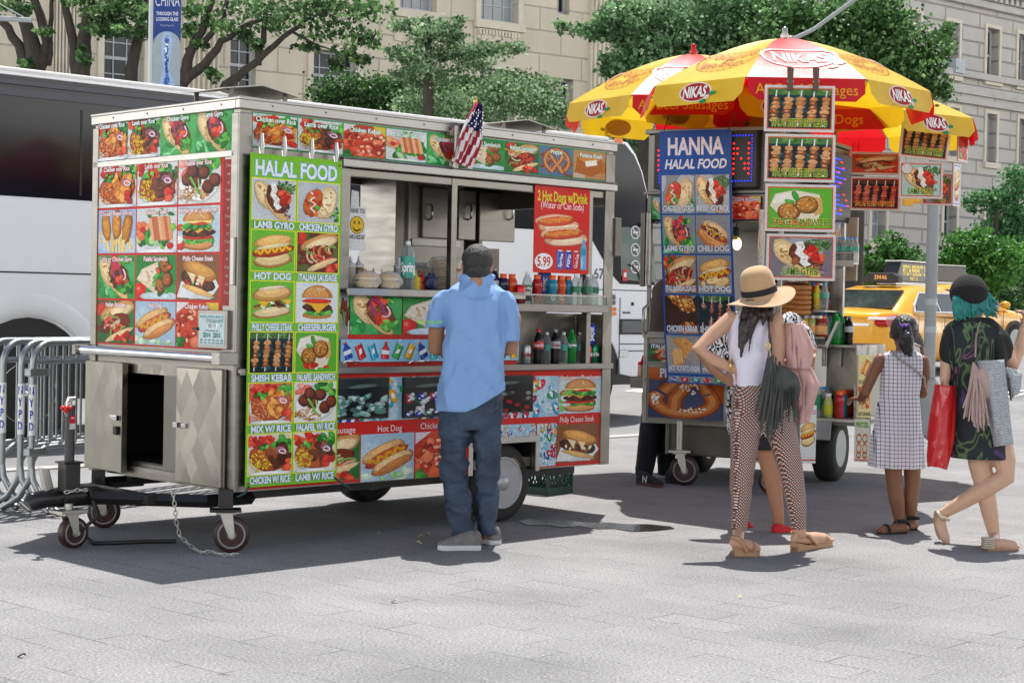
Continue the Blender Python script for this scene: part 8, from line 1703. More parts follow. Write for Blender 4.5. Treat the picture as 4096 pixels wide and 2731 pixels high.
def shoe(parent, heel, toe, w, h, up, sole, st=.022, name='shoe'):
 heel, toe = Vector(heel), Vector(toe); d = toe - heel; L = d.length; d.normalize(); sd = Vector((0,0,1)).cross(d).normalized(); u = d.cross(sd)
 def P(x, y, z): return heel + d * x + sd * y + u * z
 prof = [(0.0,.30),(.06,.40),(.25,.42),(.5,.40),(.75,.48),(.9,.40),(1.0,.16)]
 q = MB(); ring = [P(x * L, a * w, 0) for x, a in prof] + [P(x * L, -a * w, 0) for x, a in reversed(prof)]; n = len(ring); q.add([v for v in ring] + [v + u * st for v in ring],[tuple(range(n)), tuple(reversed(range(n, 2 * n)))] + [(i, (i + 1) % n, n + (i + 1) % n, n + i) for i in range(n)]); so_ = q.build(name, sole, parent, bevel=.004, fix=True)
 if up:
  q = MB(); vs = []; fs = []; NN = 12
  for (x, a), hh in zip(prof, (.75,1.0,1.0,.78,.5,.38,.2)):
   for j in range(NN + 1): t = math.pi * j / NN; vs.append(P(x * L, a * w * .96 * math.cos(t), st * .8 + h * hh * math.sin(t) ** .8))
  for i in range(len(prof) - 1):
   for j in range(NN): fs.append((i * (NN + 1) + j, i * (NN + 1) + j + 1,(i + 1) * (NN + 1) + j + 1,(i + 1) * (NN + 1) + j))
  fs += [tuple(range(NN + 1)), tuple(reversed(range(len(vs) - NN - 1, len(vs))))]; q.add(vs, fs, smooth=True); q.build('upper', up, so_, fix=True)
 return so_, P, L
def foot(mb, heel, toe, w, ankle, rz=.03):
 heel, toe = Vector(heel), Vector(toe); d = toe - heel; limb(mb, [(heel + Vector((0,0, rz)),.026),(heel.lerp(toe, .55) + Vector((0,0, rz * .8)), w * .5),(heel.lerp(toe, .82) + Vector((0,0, rz * .5)), w * .48)])
 limb(mb, [(ankle, .03),(heel.lerp(toe, .2) + Vector((0,0, rz + .01)),.03),(heel.lerp(toe, .6) + Vector((0,0, rz)),.024)])
 sd = Vector((0,0,1)).cross(d).normalized()
 for k in range(5): b = heel.lerp(toe, .84 - abs(k - 1.5) * .02) + sd * (k - 2) * w * .21 + Vector((0,0,.018)); mb.tube([b, b + d * .12 + Vector((0,0,-.003))],[.010,.008],7); mb.ell(b + d * .13,(.0095,.0095,.008),7,5)
def pattern(name, base, fn, rough=.7):
 m = mat(name, base, rough, var=0); n, l, b = nodes_of(m); tc = n.new('ShaderNodeTexCoord'); c = fn(n, l, tc.outputs['Object']); l.new(c, b.inputs['Base Color']); return m
def ramp(n, l, fac, stops, const=True):
 r = n.new('ShaderNodeValToRGB'); r.color_ramp.interpolation = 'CONSTANT' if const else 'LINEAR'; e = r.color_ramp.elements
 while len(e) < len(stops): e.new(.5)
 for x, (p_, c) in zip(e, stops): x.position = p_; x.color = (*lin(c),1)
 l.new(fac, r.inputs[0]); return r.outputs[0]
def pt_dots(n, l, co):
 # small staggered lattice: white lozenges on alternating rust and near-black
 s = n.new('ShaderNodeSeparateXYZ'); l.new(co, s.inputs[0])
 def mt(op, a, b=None):
  q = n.new('ShaderNodeMath'); q.operation = op
  for i, v in enumerate((a, b)):
   if isinstance(v, (int, float)): q.inputs[i].default_value = v
   elif v is not None: l.new(v, q.inputs[i])
  return q.outputs[0]
 h = mt('ADD', s.outputs[0], mt('MULTIPLY', s.outputs[1],.8)); u = mt('MULTIPLY', mt('ADD', h, s.outputs[2]),58); w = mt('MULTIPLY', mt('SUBTRACT', h, s.outputs[2]),58)
 d = mt('MAXIMUM', mt('ABSOLUTE', mt('SUBTRACT', mt('FRACT', u),.5)), mt('ABSOLUTE', mt('SUBTRACT', mt('FRACT', w),.5)))
 ck = mt('FRACT', mt('MULTIPLY', mt('ADD', mt('FLOOR', u), mt('FLOOR', w)),.5)); base = ramp(n, l, ck, ((0, '#3c2420'),(.25, '#84442e')))
 mx = n.new('ShaderNodeMix'); mx.data_type = 'RGBA'; l.new(mt('LESS_THAN', d, .235), mx.inputs[0]); l.new(base, mx.inputs[6]); mx.inputs[7].default_value = (.72,.70,.67,1); return mx.outputs[2]
def pt_grid(n, l, co):
 s = n.new('ShaderNodeSeparateXYZ'); l.new(co, s.inputs[0]); outs = []
 for ax in (0,2):
  a = n.new('ShaderNodeMath'); a.operation = 'MULTIPLY'; a.inputs[1].default_value = 1 / .0245; l.new(s.outputs[ax], a.inputs[0]); f = n.new('ShaderNodeMath'); f.operation = 'FRACT'; l.new(a.outputs[0], f.inputs[0]); g_ = n.new('ShaderNodeMath'); g_.operation = 'LESS_THAN'; g_.inputs[1].default_value = .125; l.new(f.outputs[0], g_.inputs[0]); outs.append(g_.outputs[0])
 m_ = n.new('ShaderNodeMath'); m_.operation = 'MAXIMUM'; l.new(outs[0], m_.inputs[0]); l.new(outs[1], m_.inputs[1]); return ramp(n, l, m_.outputs[0],((0, '#e6e4ee'),(.5, '#101024')))
def pt_bw(n, l, co):
 w = n.new('ShaderNodeTexWave'); w.inputs['Scale'].default_value = 11; w.inputs['Distortion'].default_value = 14; w.inputs['Detail'].default_value = 2; w.inputs['Detail Scale'].default_value = 2.2; l.new(co, w.inputs[0]); return ramp(n, l, w.outputs['Fac'],((0, '#141416'),(.44, '#d8d8dc')))
def pt_floral(n, l, co):
 mp = n.new('ShaderNodeMapping'); mp.inputs['Scale'].default_value = (1,1,.45); mp.inputs['Rotation'].default_value = (0, R(25),0); l.new(co, mp.inputs[0]); w = n.new('ShaderNodeTexNoise'); w.inputs['Scale'].default_value = 6.5; w.inputs['Detail'].default_value = 2.5; w.inputs['Distortion'].default_value = 1.2; l.new(mp.outputs[0], w.inputs[0])
 return ramp(n, l, w.outputs[0],((0, '#0c2024'),(.36, '#4c3470'),(.40, '#0c1a20'),(.49, '#0f1e22'),(.515, '#5c7850'),(.54, '#0e1c20'),(.60, '#0c1a22'),(.63, '#84486e'),(.66, '#1c1830')), False)
def pt_knit(n, l, co):
 w = n.new('ShaderNodeTexWave'); w.bands_direction = 'Z'; w.inputs['Scale'].default_value = 28; w.inputs['Distortion'].default_value = 5; w.inputs['Detail'].default_value = 3; w.inputs['Detail Scale'].default_value = 4; l.new(co, w.inputs[0]); return ramp(n, l, w.outputs['Fac'],((0, '#6c7278'),(.5, '#a4aab0'),(1, '#c4c8cc')), False)
M['denim'] = mat('blue_denim', (.036,.060,.100),.8, var=.5, vs=6, bump=.7, bs=17, ani=(1,1,1.5)); M['polo'] = mat('light_blue_polo', (.21,.37,.68),.75, var=.06, vs=5, bump=.55, bs=11, ani=(1,1,.3)); M['white_cloth'] = mat('white_blouse', (.72,.70,.82),.7, var=.04, bump=.45, bs=12, ani=(1,1,.35))
M['black_cloth'] = mat('black_cloth', (.014,.014,.016),.85, var=.25, vs=10); M['tan_leather'] = mat('tan_leather', (.42,.24,.13),.45, var=.1)
# --- man in the blue polo
m = Person(1092,1250,9.63, 'man in light blue polo and jeans, back turned, at the food cart window', SK['tan']); p = m.p
hd_ = m.head(1096,563,655,66,.02,(0,1,-.0)); limb(m.b, [(p(1096,628,.0),.058),(p(1096,668,-.02),.066)])
limb(m.b, [(p(1004,735,.02),.05),(p(1000,800,.10),.045),(p(1030,808,.32),.032)]); hand(m.b, p(1034,806,.34),(.2,1,.1),(0,0,1),.7)
limb(m.b, [(p(1178,730,.02),.05),(p(1172,800,.10),.045),(p(1150,808,.32),.032)]); hand(m.b, p(1146,806,.34),(-.2,1,.1),(0,0,1),.7)
limb(m.b, [(p(1058,1180),.04),(p(1076,1240),.036)]); limb(m.b, [(p(1120,1180,.05),.04),(p(1122,1236,.06),.036)])
rings(m.b, [(p(1086,960),.13,.09),(p(1090,800),.13,.08),(p(1093,700),.15,.07),(p(1096,655),.06,.05)]); limb(m.b, [(p(1046,700),.045),(p(1004,735,.02),.045)]); limb(m.b, [(p(1140,700),.045),(p(1178,730,.02),.045)]); limb(m.b, [(p(1060,950),.07),(p(1044,1060),.055),(p(1058,1180),.04)]); limb(m.b, [(p(1112,950),.07),(p(1122,1060,.02),.055),(p(1120,1180,.05),.042)]); m.done()
q = MB(); k = m.k
rings(q, [(p(1082,944), k(77),.142),(p(1084,905), k(78),.14),(p(1088,860), k(74),.13),(p(1090,800), k(69),.118),(p(1091,740), k(71),.12),(p(1092,700), k(75),.115),(p(1093,672), k(70),.095),(p(1094,655), k(46),.078),(p(1096,640,.01), k(32),.068)], fold=.026, ff=(10,4.5))
rings(q, [(p(996,752,.02), k(20),.075),(p(1003,715,.01), k(21),.07),(p(1016,682), k(20),.062),(p(1030,666), k(14),.05)], fold=.012); rings(q, [(p(1172,784,.02), k(21),.075),(p(1172,740,.01), k(20),.07),(p(1166,692), k(20),.065),(p(1156,668), k(14),.05)], fold=.012)
q.tube([p(1096 + 36 * math.cos(R(a)),640 - 4,.02) + Vector((0,.065 * math.sin(R(a)),0)) for a in range(0,360,24)],.018,8, closed=True)
for i in range(len(q.v)):  # shirt rides up on the right hip
 v = q.v[i]
 v.z += max(0, v.x + .05) * .62 * min(1, max(0,1.02 - v.z) / .25)
soft(q.build('polo_shirt', M['polo'], m.t),.008,3)
q = MB(); rings(q, [(p(1068,1236), k(27),.075),(p(1058,1190), k(27),.075),(p(1048,1120), k(29),.08),(p(1042,1040), k(33),.09),(p(1046,965), k(37),.105),(p(1054,910), k(38),.10)], fold=.03, ff=(8,17))
rings(q, [(p(1120,1226,.05), k(20),.07),(p(1119,1150,.04), k(23),.075),(p(1119,1060,.02), k(27),.085),(p(1119,980), k(33),.10),(p(1110,910), k(38),.10)], fold=.03, ff=(8,17)); rings(q, [(p(1086,985), k(42),.11),(p(1088,945), k(66),.115),(p(1089,900), k(64),.105),(p(1090,862), k(58),.095)])
soft(q.build('jeans', M['denim'], m.t),.008,2)
q = MB(); q.tube([p(1096 + 40 * math.cos(R(a)),664 + 22 * math.sin(R(a)),-.128 + .05 * abs(math.cos(R(a))) ** 2) for a in range(20,161,14)],.0022,5); q.build('yoke_seam', M['polo'], m.t)
q = MB(); q.tube([(-.04,0,.05),(-.038,0,-.03),(0,0,-.055),(.038,0,-.03),(.04,0,.05)],.0022,5); o = q.build('pocket_seam', mat('seam_thread', (.09,.10,.11),.8), m.t); o.location = p(1130,922,-.115); o.rotation_euler = (R(-4), R(8), R(20))
HG = hairm('dark_grey_hair', (.022,.022,.024),.6); q = MB(); c = hd_; q.ell(c + Vector((0,-.012,.030)),(.090,.108,.092),20,12); q.ell(c + Vector((0,-.035,-.02)),(.078,.075,.075),16,10)
for v in q.v: v += (v - c).normalized() * (noise.noise(v * 70) * .007 + noise.noise(v * 160) * .004)
q.build('hair', HG, m.t)
GR_ = mat('grey_running_shoe', (.17,.165,.16),.7, var=.3, vs=30, bump=.4, bs=150); WS = mat('white_sole', (.62,.63,.64),.5)
for a, b, dy in (((1104,1262),(1005,1262),0),((1140,1251),(1100,1253),.05)): shoe(m.t, gnd(*a) - m.o, gnd(*b) - m.o + (Vector((0,.2,0)) if dy else Vector((0,0,0))),.105,.085, GR_, WS, .03)
pr = Print(200); pr.text('NEW YORK CITY', 0,0,.016, '#8ae04a', wt='h'); pr.build_map('sleeve_lettering', m.t, lambda x, y, h: p(988,740,-.085) + Vector((x * .8,.02 - x * .1, y)) - Vector((0, h, 0)), M['print'])
# --- woman in the hat
m = Person(1760,1268,9.61, 'woman in wide tan hat, white sleeveless top and speckled trousers, one hand on hip', SK['light']); p = m.p; k = m.k
m.head(1742,640,728,62,.04,(-.5,.85,0)); limb(m.b, [(p(1738,700,.02),.05),(p(1732,735,0),.055)]); rings(m.b, [(p(1722,880), k(34),.09),(p(1720,800), k(40),.09),(p(1722,735), k(46),.08),(p(1728,716), k(26),.06)])
limb(m.b, [(p(1680,732),.048),(p(1640,766,-.03),.043),(p(1604,800,-.06),.042),(p(1640,826,-.04),.035),(p(1680,846,-.02),.027)]); hand(m.b, p(1680,846,-.02),(.8,.25,-.45),(.2,.5,.9),.35,.92)
limb(m.b, [(p(1782,735),.05),(p(1790,790,-.01),.047),(p(1786,838,.0),.043),(p(1822,834,.08),.037),(p(1852,822,.16),.028)]); hand(m.b, p(1852,822,.16),(.5,.9,.1),(0,0,1),.6,.9)
limb(m.b, [(p(1720,900),.08),(p(1708,1060),.055),(p(1698,1180),.04),(p(1696,1225),.035)]); limb(m.b, [(p(1755,920),.08),(p(1812,1060),.055),(p(1832,1180),.04),(p(1838,1222),.035)])
lh, lt = gnd(1684,1276) - m.o, gnd(1744,1276) - m.o; rh_, rt = gnd(1824,1266) - m.o, gnd(1908,1252) - m.o
UPV = Vector((0,0,.045)); foot(m.b, lh + UPV, lt + Vector((0,0,.02)),.075, p(1697,1222)); foot(m.b, rh_ + UPV, rt + Vector((0,0,.02)),.08, p(1838,1220)); m.done(.006)
q = MB(); rings(q, [(p(1724,888), k(37),.10),(p(1723,850), k(39),.105),(p(1720,800), k(45),.105),(p(1720,755), k(48),.10),(p(1722,728), k(43),.075),(p(1728,716), k(30),.062),(p(1731,708), k(22),.058)], fold=.014, ff=(13,5)); soft(q.build('sleeveless_top', M['white_cloth'], m.t),.008,3)
PD = pattern('speckled_trousers', (.2,.1,.1), pt_dots); q = MB()
rings(q, [(p(1697,1216), k(18),.05),(p(1702,1150), k(22),.062),(p(1707,1070), k(27),.078),(p(1712,1000), k(33),.095),(p(1718,950), k(38),.11)], fold=.009, ff=(14,16)); rings(q, [(p(1834,1214), k(17),.05),(p(1828,1150), k(23),.064),(p(1814,1070), k(29),.082),(p(1796,1000), k(36),.1),(p(1782,950), k(42),.112)])
rings(q, [(p(1752,990), k(52),.10),(p(1752,950), k(70),.125),(p(1746,915), k(66),.12),(p(1732,885), k(44),.10),(p(1724,876), k(36),.095)]); soft(q.build('trousers', PD, m.t),.008,3)
DH = hairm('dark_brown_hair', (.02,.009,.010)); q = MB(); c = p(1742,676,.03); q.ell(c, (.088,.10,.10),18,12)
for (x0, y0, x1, y1, r) in ((1722,690,1702,822,.026),(1735,692,1712,790,.03),(1750,695,1726,770,.028),(1765,700,1752,748,.03),(1776,700,1772,740,.026),(1710,700,1696,800,.016),(1742,700,1718,818,.012)): q.tube([p(x0, y0,-.06), p((x0 + x1) / 2 - 3,(y0 + y1) / 2,-.115), p(x1, y1,-.12)],[r, r * .95, r * .25],10, sx=.7)
soft(q.build('hair', DH, m.t),.006,1,.006,.02)
FELT = mat('tan_felt', (.50,.315,.165),.9, var=.06, vs=40, bump=.2, bs=250, sheen=.3); hcx = p(1745,676,.02); tl_ = Matrix.Rotation(R(-14),3, 'Y') @ Matrix.Rotation(R(9),3, 'X'); q = MB()
def hatp(a, r, z): return hcx + tl_ @ Vector((r * math.cos(a), r * 1.06 * math.sin(a), z))
q.grid(lambda u, v: hatp(u * 2 * math.pi, *[(.0,.165),(.045,.162),(.078,.145),(.095,.105),(.099,.05),(.102,.0),(.12,-.012),(.155,-.020),(.202,-.028),(.204,-.034),(.155,-.026),(.10,-.012),(.09,.0)][int(round(v * 12))]) + Vector((0,0,(.022 * math.sin(2 * u * 2 * math.pi + .6) if v > .5 else 0))),40,12)
o = q.build('hat', FELT, m.t); sb = o.modifiers.new('s', 'SUBSURF'); sb.render_levels = 1; sb.levels = 1
q = MB(); q.grid(lambda u, v: hatp(u * 2 * math.pi, .1045 - .002 * v, .004 + .038 * v),40,2); q.build('hat_band', M['black_cloth'], o)
for hh, tt in ((lh, lt),(rh_, rt)):
 so_, P, L = shoe(m.t, hh + Vector((0,0,.0)), tt + Vector((0,0,.0)),.088,.05, None, M['tan_leather'],.03, 'sandal'); q = MB(); q.prism([(0,.0),(.09,.0),(.12,.028),(0,.05)], 'y', -.028,.028); q.v = [P(v.x, v.y, v.z) for v in q.v]; q.build('wedge_heel', M['tan_leather'], so_, fix=True)
 q = MB(); q.tube([P(L * .72,.046 * math.cos(R(a)),.025 + .042 * math.sin(R(a))) for a in range(0,181,20)],.022,8, sx=.25, flat=(1,0,0)); q.tube([P(L * .45,.042,.03), P(L * .22,.040,.09), P(L * .05,.030,.105), P(-.01,0,.10), P(L * .05,-.03,.105), P(L * .22,-.040,.09), P(L * .45,-.042,.03)],.011,8); q.build('strap', M['tan_leather'], so_)
q = MB(); c = p(1676,840,-.02); q.tube([c + Vector((.0,.034 * math.cos(R(a)),.034 * math.sin(R(a)))) for a in range(0,360,30)],.007,7, closed=True); q.build('bracelet', M['chrome'] if False else bpy.data.materials['gold'], m.t)
# her fringed bag and the pink jacket
GF = mat('charcoal_suede', (.055,.058,.055),.7, var=.25, vs=20); bg_ = thing('shoulder_bag', 'charcoal suede shoulder bag with long fringes hanging on the woman in the hat', 'bag', m.o); q = MB(); q.ell(p(1793,892,-.16),(.115,.05,.125),18,12); soft(q.build('bag_body', GF, bg_),.009,2,.02,.06)
q = MB(); q.tube([p(1772,806,-.14), p(1766,770,-.11), p(1767,735,-.06), p(1772,722,.0), p(1776,735,.06)],.016,8, sx=.3, flat=(1,0,0)); q.build('strap', GF, bg_); q = MB(); q.tube([p(1764,795,-.15) + Vector((.012 * math.cos(R(a)),0,.02 * math.sin(R(a)))) for a in range(0,360,30)],.004,6, closed=True); q.build('ring', bpy.data.materials['gold'], bg_)
q = MB()
for i in range(64):
 t_ = rnd.random(); x0, y0 = 1762 + 62 * t_, 812 + 70 * abs(t_ - .15) + rnd.uniform(-6,30); x1 = 1734 + 100 * t_ + rnd.uniform(-9,9); y1 = 978 + 20 * math.sin(t_ * 5) + rnd.uniform(-45,14); dy = -.19 - rnd.random() * .045
 q.tube([p(x0, y0,-.17), p((x0 * .6 + x1 * .4),(y0 + y1) / 2, dy), p(x1, y1, dy + .01)],[.005,.0052,.0045],5, sx=.45)
q.build('fringe', GF, bg_)['kind'] = 'stuff'
PK = mat('dusty_pink_cloth', (.60,.36,.33),.6, var=.1, vs=9, trans=.1); jk = thing('jacket', 'dusty pink jacket draped over the forearm of the woman in the hat', 'jacket', m.o); q = MB()
drape(q, [(1806,742),(1800,800),(1808,846)],[(1842,744),(1866,800),(1860,848)], p, .0,.09,.016,15); drape(q, [(1812,838),(1816,880),(1830,930),(1834,976)],[(1856,836),(1880,884),(1866,930),(1854,968)], p, .03,.06,.02,13); limb(q, [(p(1824,760,.06),.04),(p(1838,800,.05),.055),(p(1838,836,.04),.05)]); o = q.build('jacket_cloth', PK, jk)
q = MB(); q.ell(p(1836,908,-.075),.009,10,6); q.build('button', mat('orange_button', '#d8703c', .3), jk)
# --- woman behind, patterned dress and red shoes
m = Person(1790,1222,10.5, 'woman in black and white patterned dress and red flat shoes, mostly hidden by the hat', SK['tan']); p = m.p; k = m.k
m.head(1760,640,718,56,.05); limb(m.b, [(p(1758,700),.05),(p(1756,730),.055)]); limb(m.b, [(p(1690,745),.045),(p(1630,790,-.02),.04),(p(1612,812,-.03),.038),(p(1640,850,-.05),.032),(p(1662,868,-.06),.026)]); hand(m.b, p(1660,866,-.06),(.8,-.1,-.4),(0,-1,.2),.5,.95)
limb(m.b, [(p(1840,750),.045),(p(1862,800),.042),(p(1856,858,-.04),.034),(p(1830,868,-.12),.028)])
limb(m.b, [(p(1752,1000),.075),(p(1762,1050),.058),(p(1776,1110),.056),(p(1786,1170),.04),(p(1790,1205),.032)]); limb(m.b, [(p(1706,1000,.1),.075),(p(1698,1060,.1),.058),(p(1694,1120,.1),.052),(p(1708,1190,.1),.034)]); rings(m.b, [(p(1730,1010,.05),.13,.09),(p(1742,880),.12,.09),(p(1756,760),.15,.07),(p(1757,725),.06,.05)]); limb(m.b, [(p(1730,745),.045),(p(1690,745),.045)]); limb(m.b, [(p(1790,745),.045),(p(1840,750),.045)]); m.done(.008)
q = MB(); rings(q, [(p(1738,1000), k(66),.15),(p(1738,940), k(72),.16),(p(1745,860), k(72),.14),(p(1752,790), k(72),.13),(p(1756,745), k(72),.11),(p(1757,722), k(40),.08)]); limb(q, [(p(1700,735),.06),(p(1656,765,-.02),.07),(p(1628,790,-.02),.068)]); limb(q, [(p(1815,735),.06),(p(1842,770),.07),(p(1852,800),.065)]); limb(q, [(p(1650,800,-.02),.06),(p(1690,850,-.03),.05),(p(1700,940,-.03),.04)])
soft(q.build('patterned_dress', pattern('black_white_leaf_print', (.3,.3,.3), pt_bw), m.t),.011,4,.02,.09); q = MB(); rings(q, [(p(1740,1030), k(58),.13),(p(1738,985), k(62),.14)]); soft(q.build('skirt', M['black_cloth'], m.t),.011,3)
RS = mat('red_suede', '#c41424', .6)
for a, b in (((1776,1222),(1822,1220)),((1700,1208),(1727,1211))): shoe(m.t, gnd(*a) - m.o, gnd(*b) - m.o + Vector((.05,.12 if a[0] > 1750 else .0,0)) * .0,.085,.045, RS, RS, .012)
# --- girl in the grid dress
m = Person(2062,1215,10.7, 'girl with black ponytail in a white dress with dark grid lines beside the cart', SK['brown']); p = m.p; k = m.k
hc_ = m.head(2076,722,806,58,.0,(.2,1,0)); limb(m.b, [(p(2074,790),.042),(p(2072,822),.048)]); limb(m.b, [(p(2022,826),.042),(p(2004,860),.038),(p(1986,902,-.02),.034),(p(1980,914,.10),.026)]); hand(m.b, p(1980,914,.06),(-.6,.6,-.1),(0,0,-1),.5,.85)
limb(m.b, [(p(2120,830),.042),(p(2124,868),.038),(p(2118,905,.0),.034),(p(2126,860,.12),.03),(p(2118,822,.16),.025)]); hand(m.b, p(2120,828,.14),(0,.1,1),(-1,.3,0),.7,.85)
limb(m.b, [(p(2050,1050),.062),(p(2054,1110),.05),(p(2060,1150),.05),(p(2068,1204),.03)]); limb(m.b, [(p(2094,1050,.04),.06),(p(2096,1110,.05),.05),(p(2092,1150,.05),.048),(p(2092,1200,.06),.03)])
f1 = (gnd(2080,1224) - m.o, gnd(2016,1226) - m.o); f2 = (gnd(2102,1216) - m.o, gnd(2070,1218) - m.o); foot(m.b, f1[0], f1[1],.07, p(2069,1204)); foot(m.b, f2[0], f2[1],.065, p(2092,1200,.06)); rings(m.b, [(p(2070,1060), k(34),.08),(p(2068,900), k(38),.075),(p(2072,830), k(44),.075),(p(2073,812), k(24),.05)]); m.done(.007)
q = MB(); rings(q, [(p(2060,1072), k(62),.17),(p(2061,1000), k(56),.155),(p(2064,930), k(48),.12),(p(2066,906), k(45),.10),(p(2070,870), k(47),.10),(p(2073,835), k(47),.09),(p(2074,815), k(44),.07),(p(2074,806), k(30),.055)])
for v in q.v:
 if v.z < .62: a = math.atan2(v.y, v.x - (p(2062,1000).x)); v.x += .012 * math.cos(a) * math.sin(a * 9); v.y += .012 * math.sin(a) * math.sin(a * 9)
soft(q.build('grid_dress', pattern('white_grid_cloth', (.8,.8,.8), pt_grid), m.t),.008,2)
BH = hairm('black_hair', (.008,.008,.010),.3); q = MB(); q.ell(hc_ + Vector((0,-.012,.02)),(.088,.1,.098),18,12); q.tube([p(2080,748,-.10), p(2082,775,-.14), p(2084,800,-.13), p(2092,818,-.12)],[.03,.045,.04,.012],12); q.tube([p(2078,760,-.12), p(2074,790,-.14), p(2080,816,-.13)],[.03,.032,.008],10); soft(q.build('hair', BH, m.t),.006,1,.008,.018)
q = MB(); [q.ell(p(2077 + i * 4,746 + (i % 2) * 3,-.135),.009,8,6) for i in range(-2,3)]; q.build('hair_tie', mat('purple_beads', '#7a4ab8', .25), m.t); q = MB(); q.tube([p(2047,805,-.05), p(2062,822,-.105), p(2096,845,-.11), p(2124,868,-.06), p(2124,900,.02)],.007,6); q.build('bag_strap', mat('grey_strap', (.35,.32,.30),.6), m.t)
for a, b in (f1, f2):
 so_, P, L = shoe(m.t, a, b, .082,.03, None, M['black_cloth'],.012, 'sandal'); q = MB(); q.tube([P(L * .7,.04 * math.cos(R(t)),.014 + .04 * math.sin(R(t))) for t in range(0,181,20)],.009,6); q.tube([P(L * .12 + .03 * math.cos(R(t)),.034 * math.sin(R(t)),.075) for t in range(0,360,30)],.009,6, closed=True); q.tube([P(L * .65,.03,.03), P(L * .3,-.03,.07)],.007,6); q.build('strap', M['black_cloth'], so_)
# --- woman in the beanie
m = Person(2262,1252,10.08, 'woman with teal hair and black beanie walking in a dark floral dress', SK['pale']); p = m.p; k = m.k
hc_ = m.head(2226,640,738,64,.03,(.5,.85,0)); limb(m.b, [(p(2226,715),.05),(p(2226,745),.055)]); limb(m.b, [(p(2296,775),.05),(p(2312,812,.0),.048),(p(2326,838,.03),.044),(p(2342,800,.06),.036),(p(2352,752,.10),.028)]); hand(m.b, p(2352,754,.10),(.1,.2,1),(-1,.2,0),.8,.95)
limb(m.b, [(p(2186,790),.045),(p(2174,830),.038),(p(2170,875,-.02),.030)]); hand(m.b, p(2170,872,-.02),(0,.0,-1),(1,0,0),.9,.9)
limb(m.b, [(p(2246,1010,.02),.085),(p(2252,1070,.02),.07),(p(2262,1120,.02),.058),(p(2274,1180,.02),.05),(p(2284,1232,.02),.034)]); limb(m.b, [(p(2290,1010,-.02),.088),(p(2306,1060,-.05),.072),(p(2310,1094,-.06),.06),(p(2268,1118,-.02),.058),(p(2215,1150,.02),.046),(p(2168,1178,.06),.032)])
f1 = (gnd(2264,1264) - m.o, gnd(2338,1262) - m.o); foot(m.b, f1[0] + Vector((0,0,.01)), f1[1] + Vector((0,0,.005)),.075, p(2284,1232,.02)); ha, ta = p(2160,1178,.07), p(2176,1246,.02); limb(m.b, [(p(2166,1178,.06),.032),(ha, .028),(p(2160,1205,.05),.036),(p(2172,1238,.03),.028),(ta, .018)]); rings(m.b, [(p(2268,1020), k(44),.09),(p(2240,900), k(42),.09),(p(2232,790), k(48),.08),(p(2227,745), k(22),.05)]); limb(m.b, [(p(2260,775),.05),(p(2296,775),.05)]); limb(m.b, [(p(2210,780),.045),(p(2186,790),.045)]); m.done(.0065)
q = MB(); rings(q, [(p(2250,1052), k(66),.15),(p(2248,990), k(64),.145),(p(2240,900), k(58),.125),(p(2234,830), k(58),.12),(p(2234,775), k(62),.115),(p(2230,748), k(52),.09),(p(2227,734), k(27),.065)], fold=.018, ff=(9,4)); limb(q, [(p(2274,758),.062),(p(2292,785),.072),(p(2298,806),.07)]); limb(q, [(p(2192,762),.055),(p(2184,795),.058),(p(2182,815),.055)])
FL = pattern('dark_floral_cloth', (.05,.05,.06), pt_floral); o = q.build('dress', [FL, M['black_cloth']], m.t); soft(o, .009,3)
q = MB(); limb(q, [(p(2268,752,-.01),.066),(p(2292,782,-.01),.078),(p(2300,806,0),.076)]); limb(q, [(p(2190,758),.060),(p(2182,795),.064),(p(2180,820),.06)]); rings(q, [(p(2230,752), k(56),.098),(p(2228,738), k(40),.08),(p(2227,728), k(29),.07)]); rings(q, [(p(2292,880,.0), k(14),.10),(p(2290,820,.0), k(18),.11),(p(2282,765,0), k(18),.10)]); soft(q.build('black_sleeves', M['black_cloth'], m.t),.009,3,.012,.07)
q = MB(); c = p(2225,672,.0); q.ell(c, (.112,.12,.108),22,14, rot=Matrix.Rotation(R(-8),3, 'Y'))
for v in q.v: a = math.atan2(v.y - c.y, v.x - c.x); v += (v - c) * .018 * math.sin(a * 10) * max(0,(v.z - c.z) / .1)
q.build('beanie', mat('black_knit', (.012,.011,.012),.95, var=.3, vs=60, bump=.5, bs=180), m.t)
TH = hairm('teal_hair', (.0,.19,.17),.4); q = MB()
for i in range(90): t_ = i / 89; x0 = 2192 + 76 * t_; x1 = x0 + 4 + 14 * t_ * t_ + rnd.uniform(-5,5); y1 = 734 - 12 * t_ + rnd.uniform(-10,6); a_ = rnd.uniform(-.012,.012); q.tube([p(x0,682,-.06 + .02 * t_ + a_), p(x0 + rnd.uniform(-2,2),706,-.108 + .04 * t_ + a_), p(x1, y1,-.10 + .06 * t_)],[.011,.011,.003],6)
for i in range(44): t_ = rnd.random(); q.tube([p(2258,662 + 34 * t_, -.03 + .05 * rnd.random()), p(2272 + 6 * t_, 672 + 44 * t_, -.05 + .05 * rnd.random()), p(2276 + rnd.uniform(0,18),690 + 40 * t_ + rnd.uniform(-8,8),-.03)],[.012,.010,.002],6)
q.build('hair', TH, m.t)
GS = mat('pale_gold_leather', (.62,.54,.42),.3,.5); so_, P, L = shoe(m.t, f1[0], f1[1],.08,.03, None, M['tan_leather'],.012, 'sandal'); q = MB()
for z in range(5): q.tube([P(L * .10 + .042 * math.cos(R(t)),.036 * math.sin(R(t)),.02 + z * .013) for t in range(70,291,20)],.007,6)
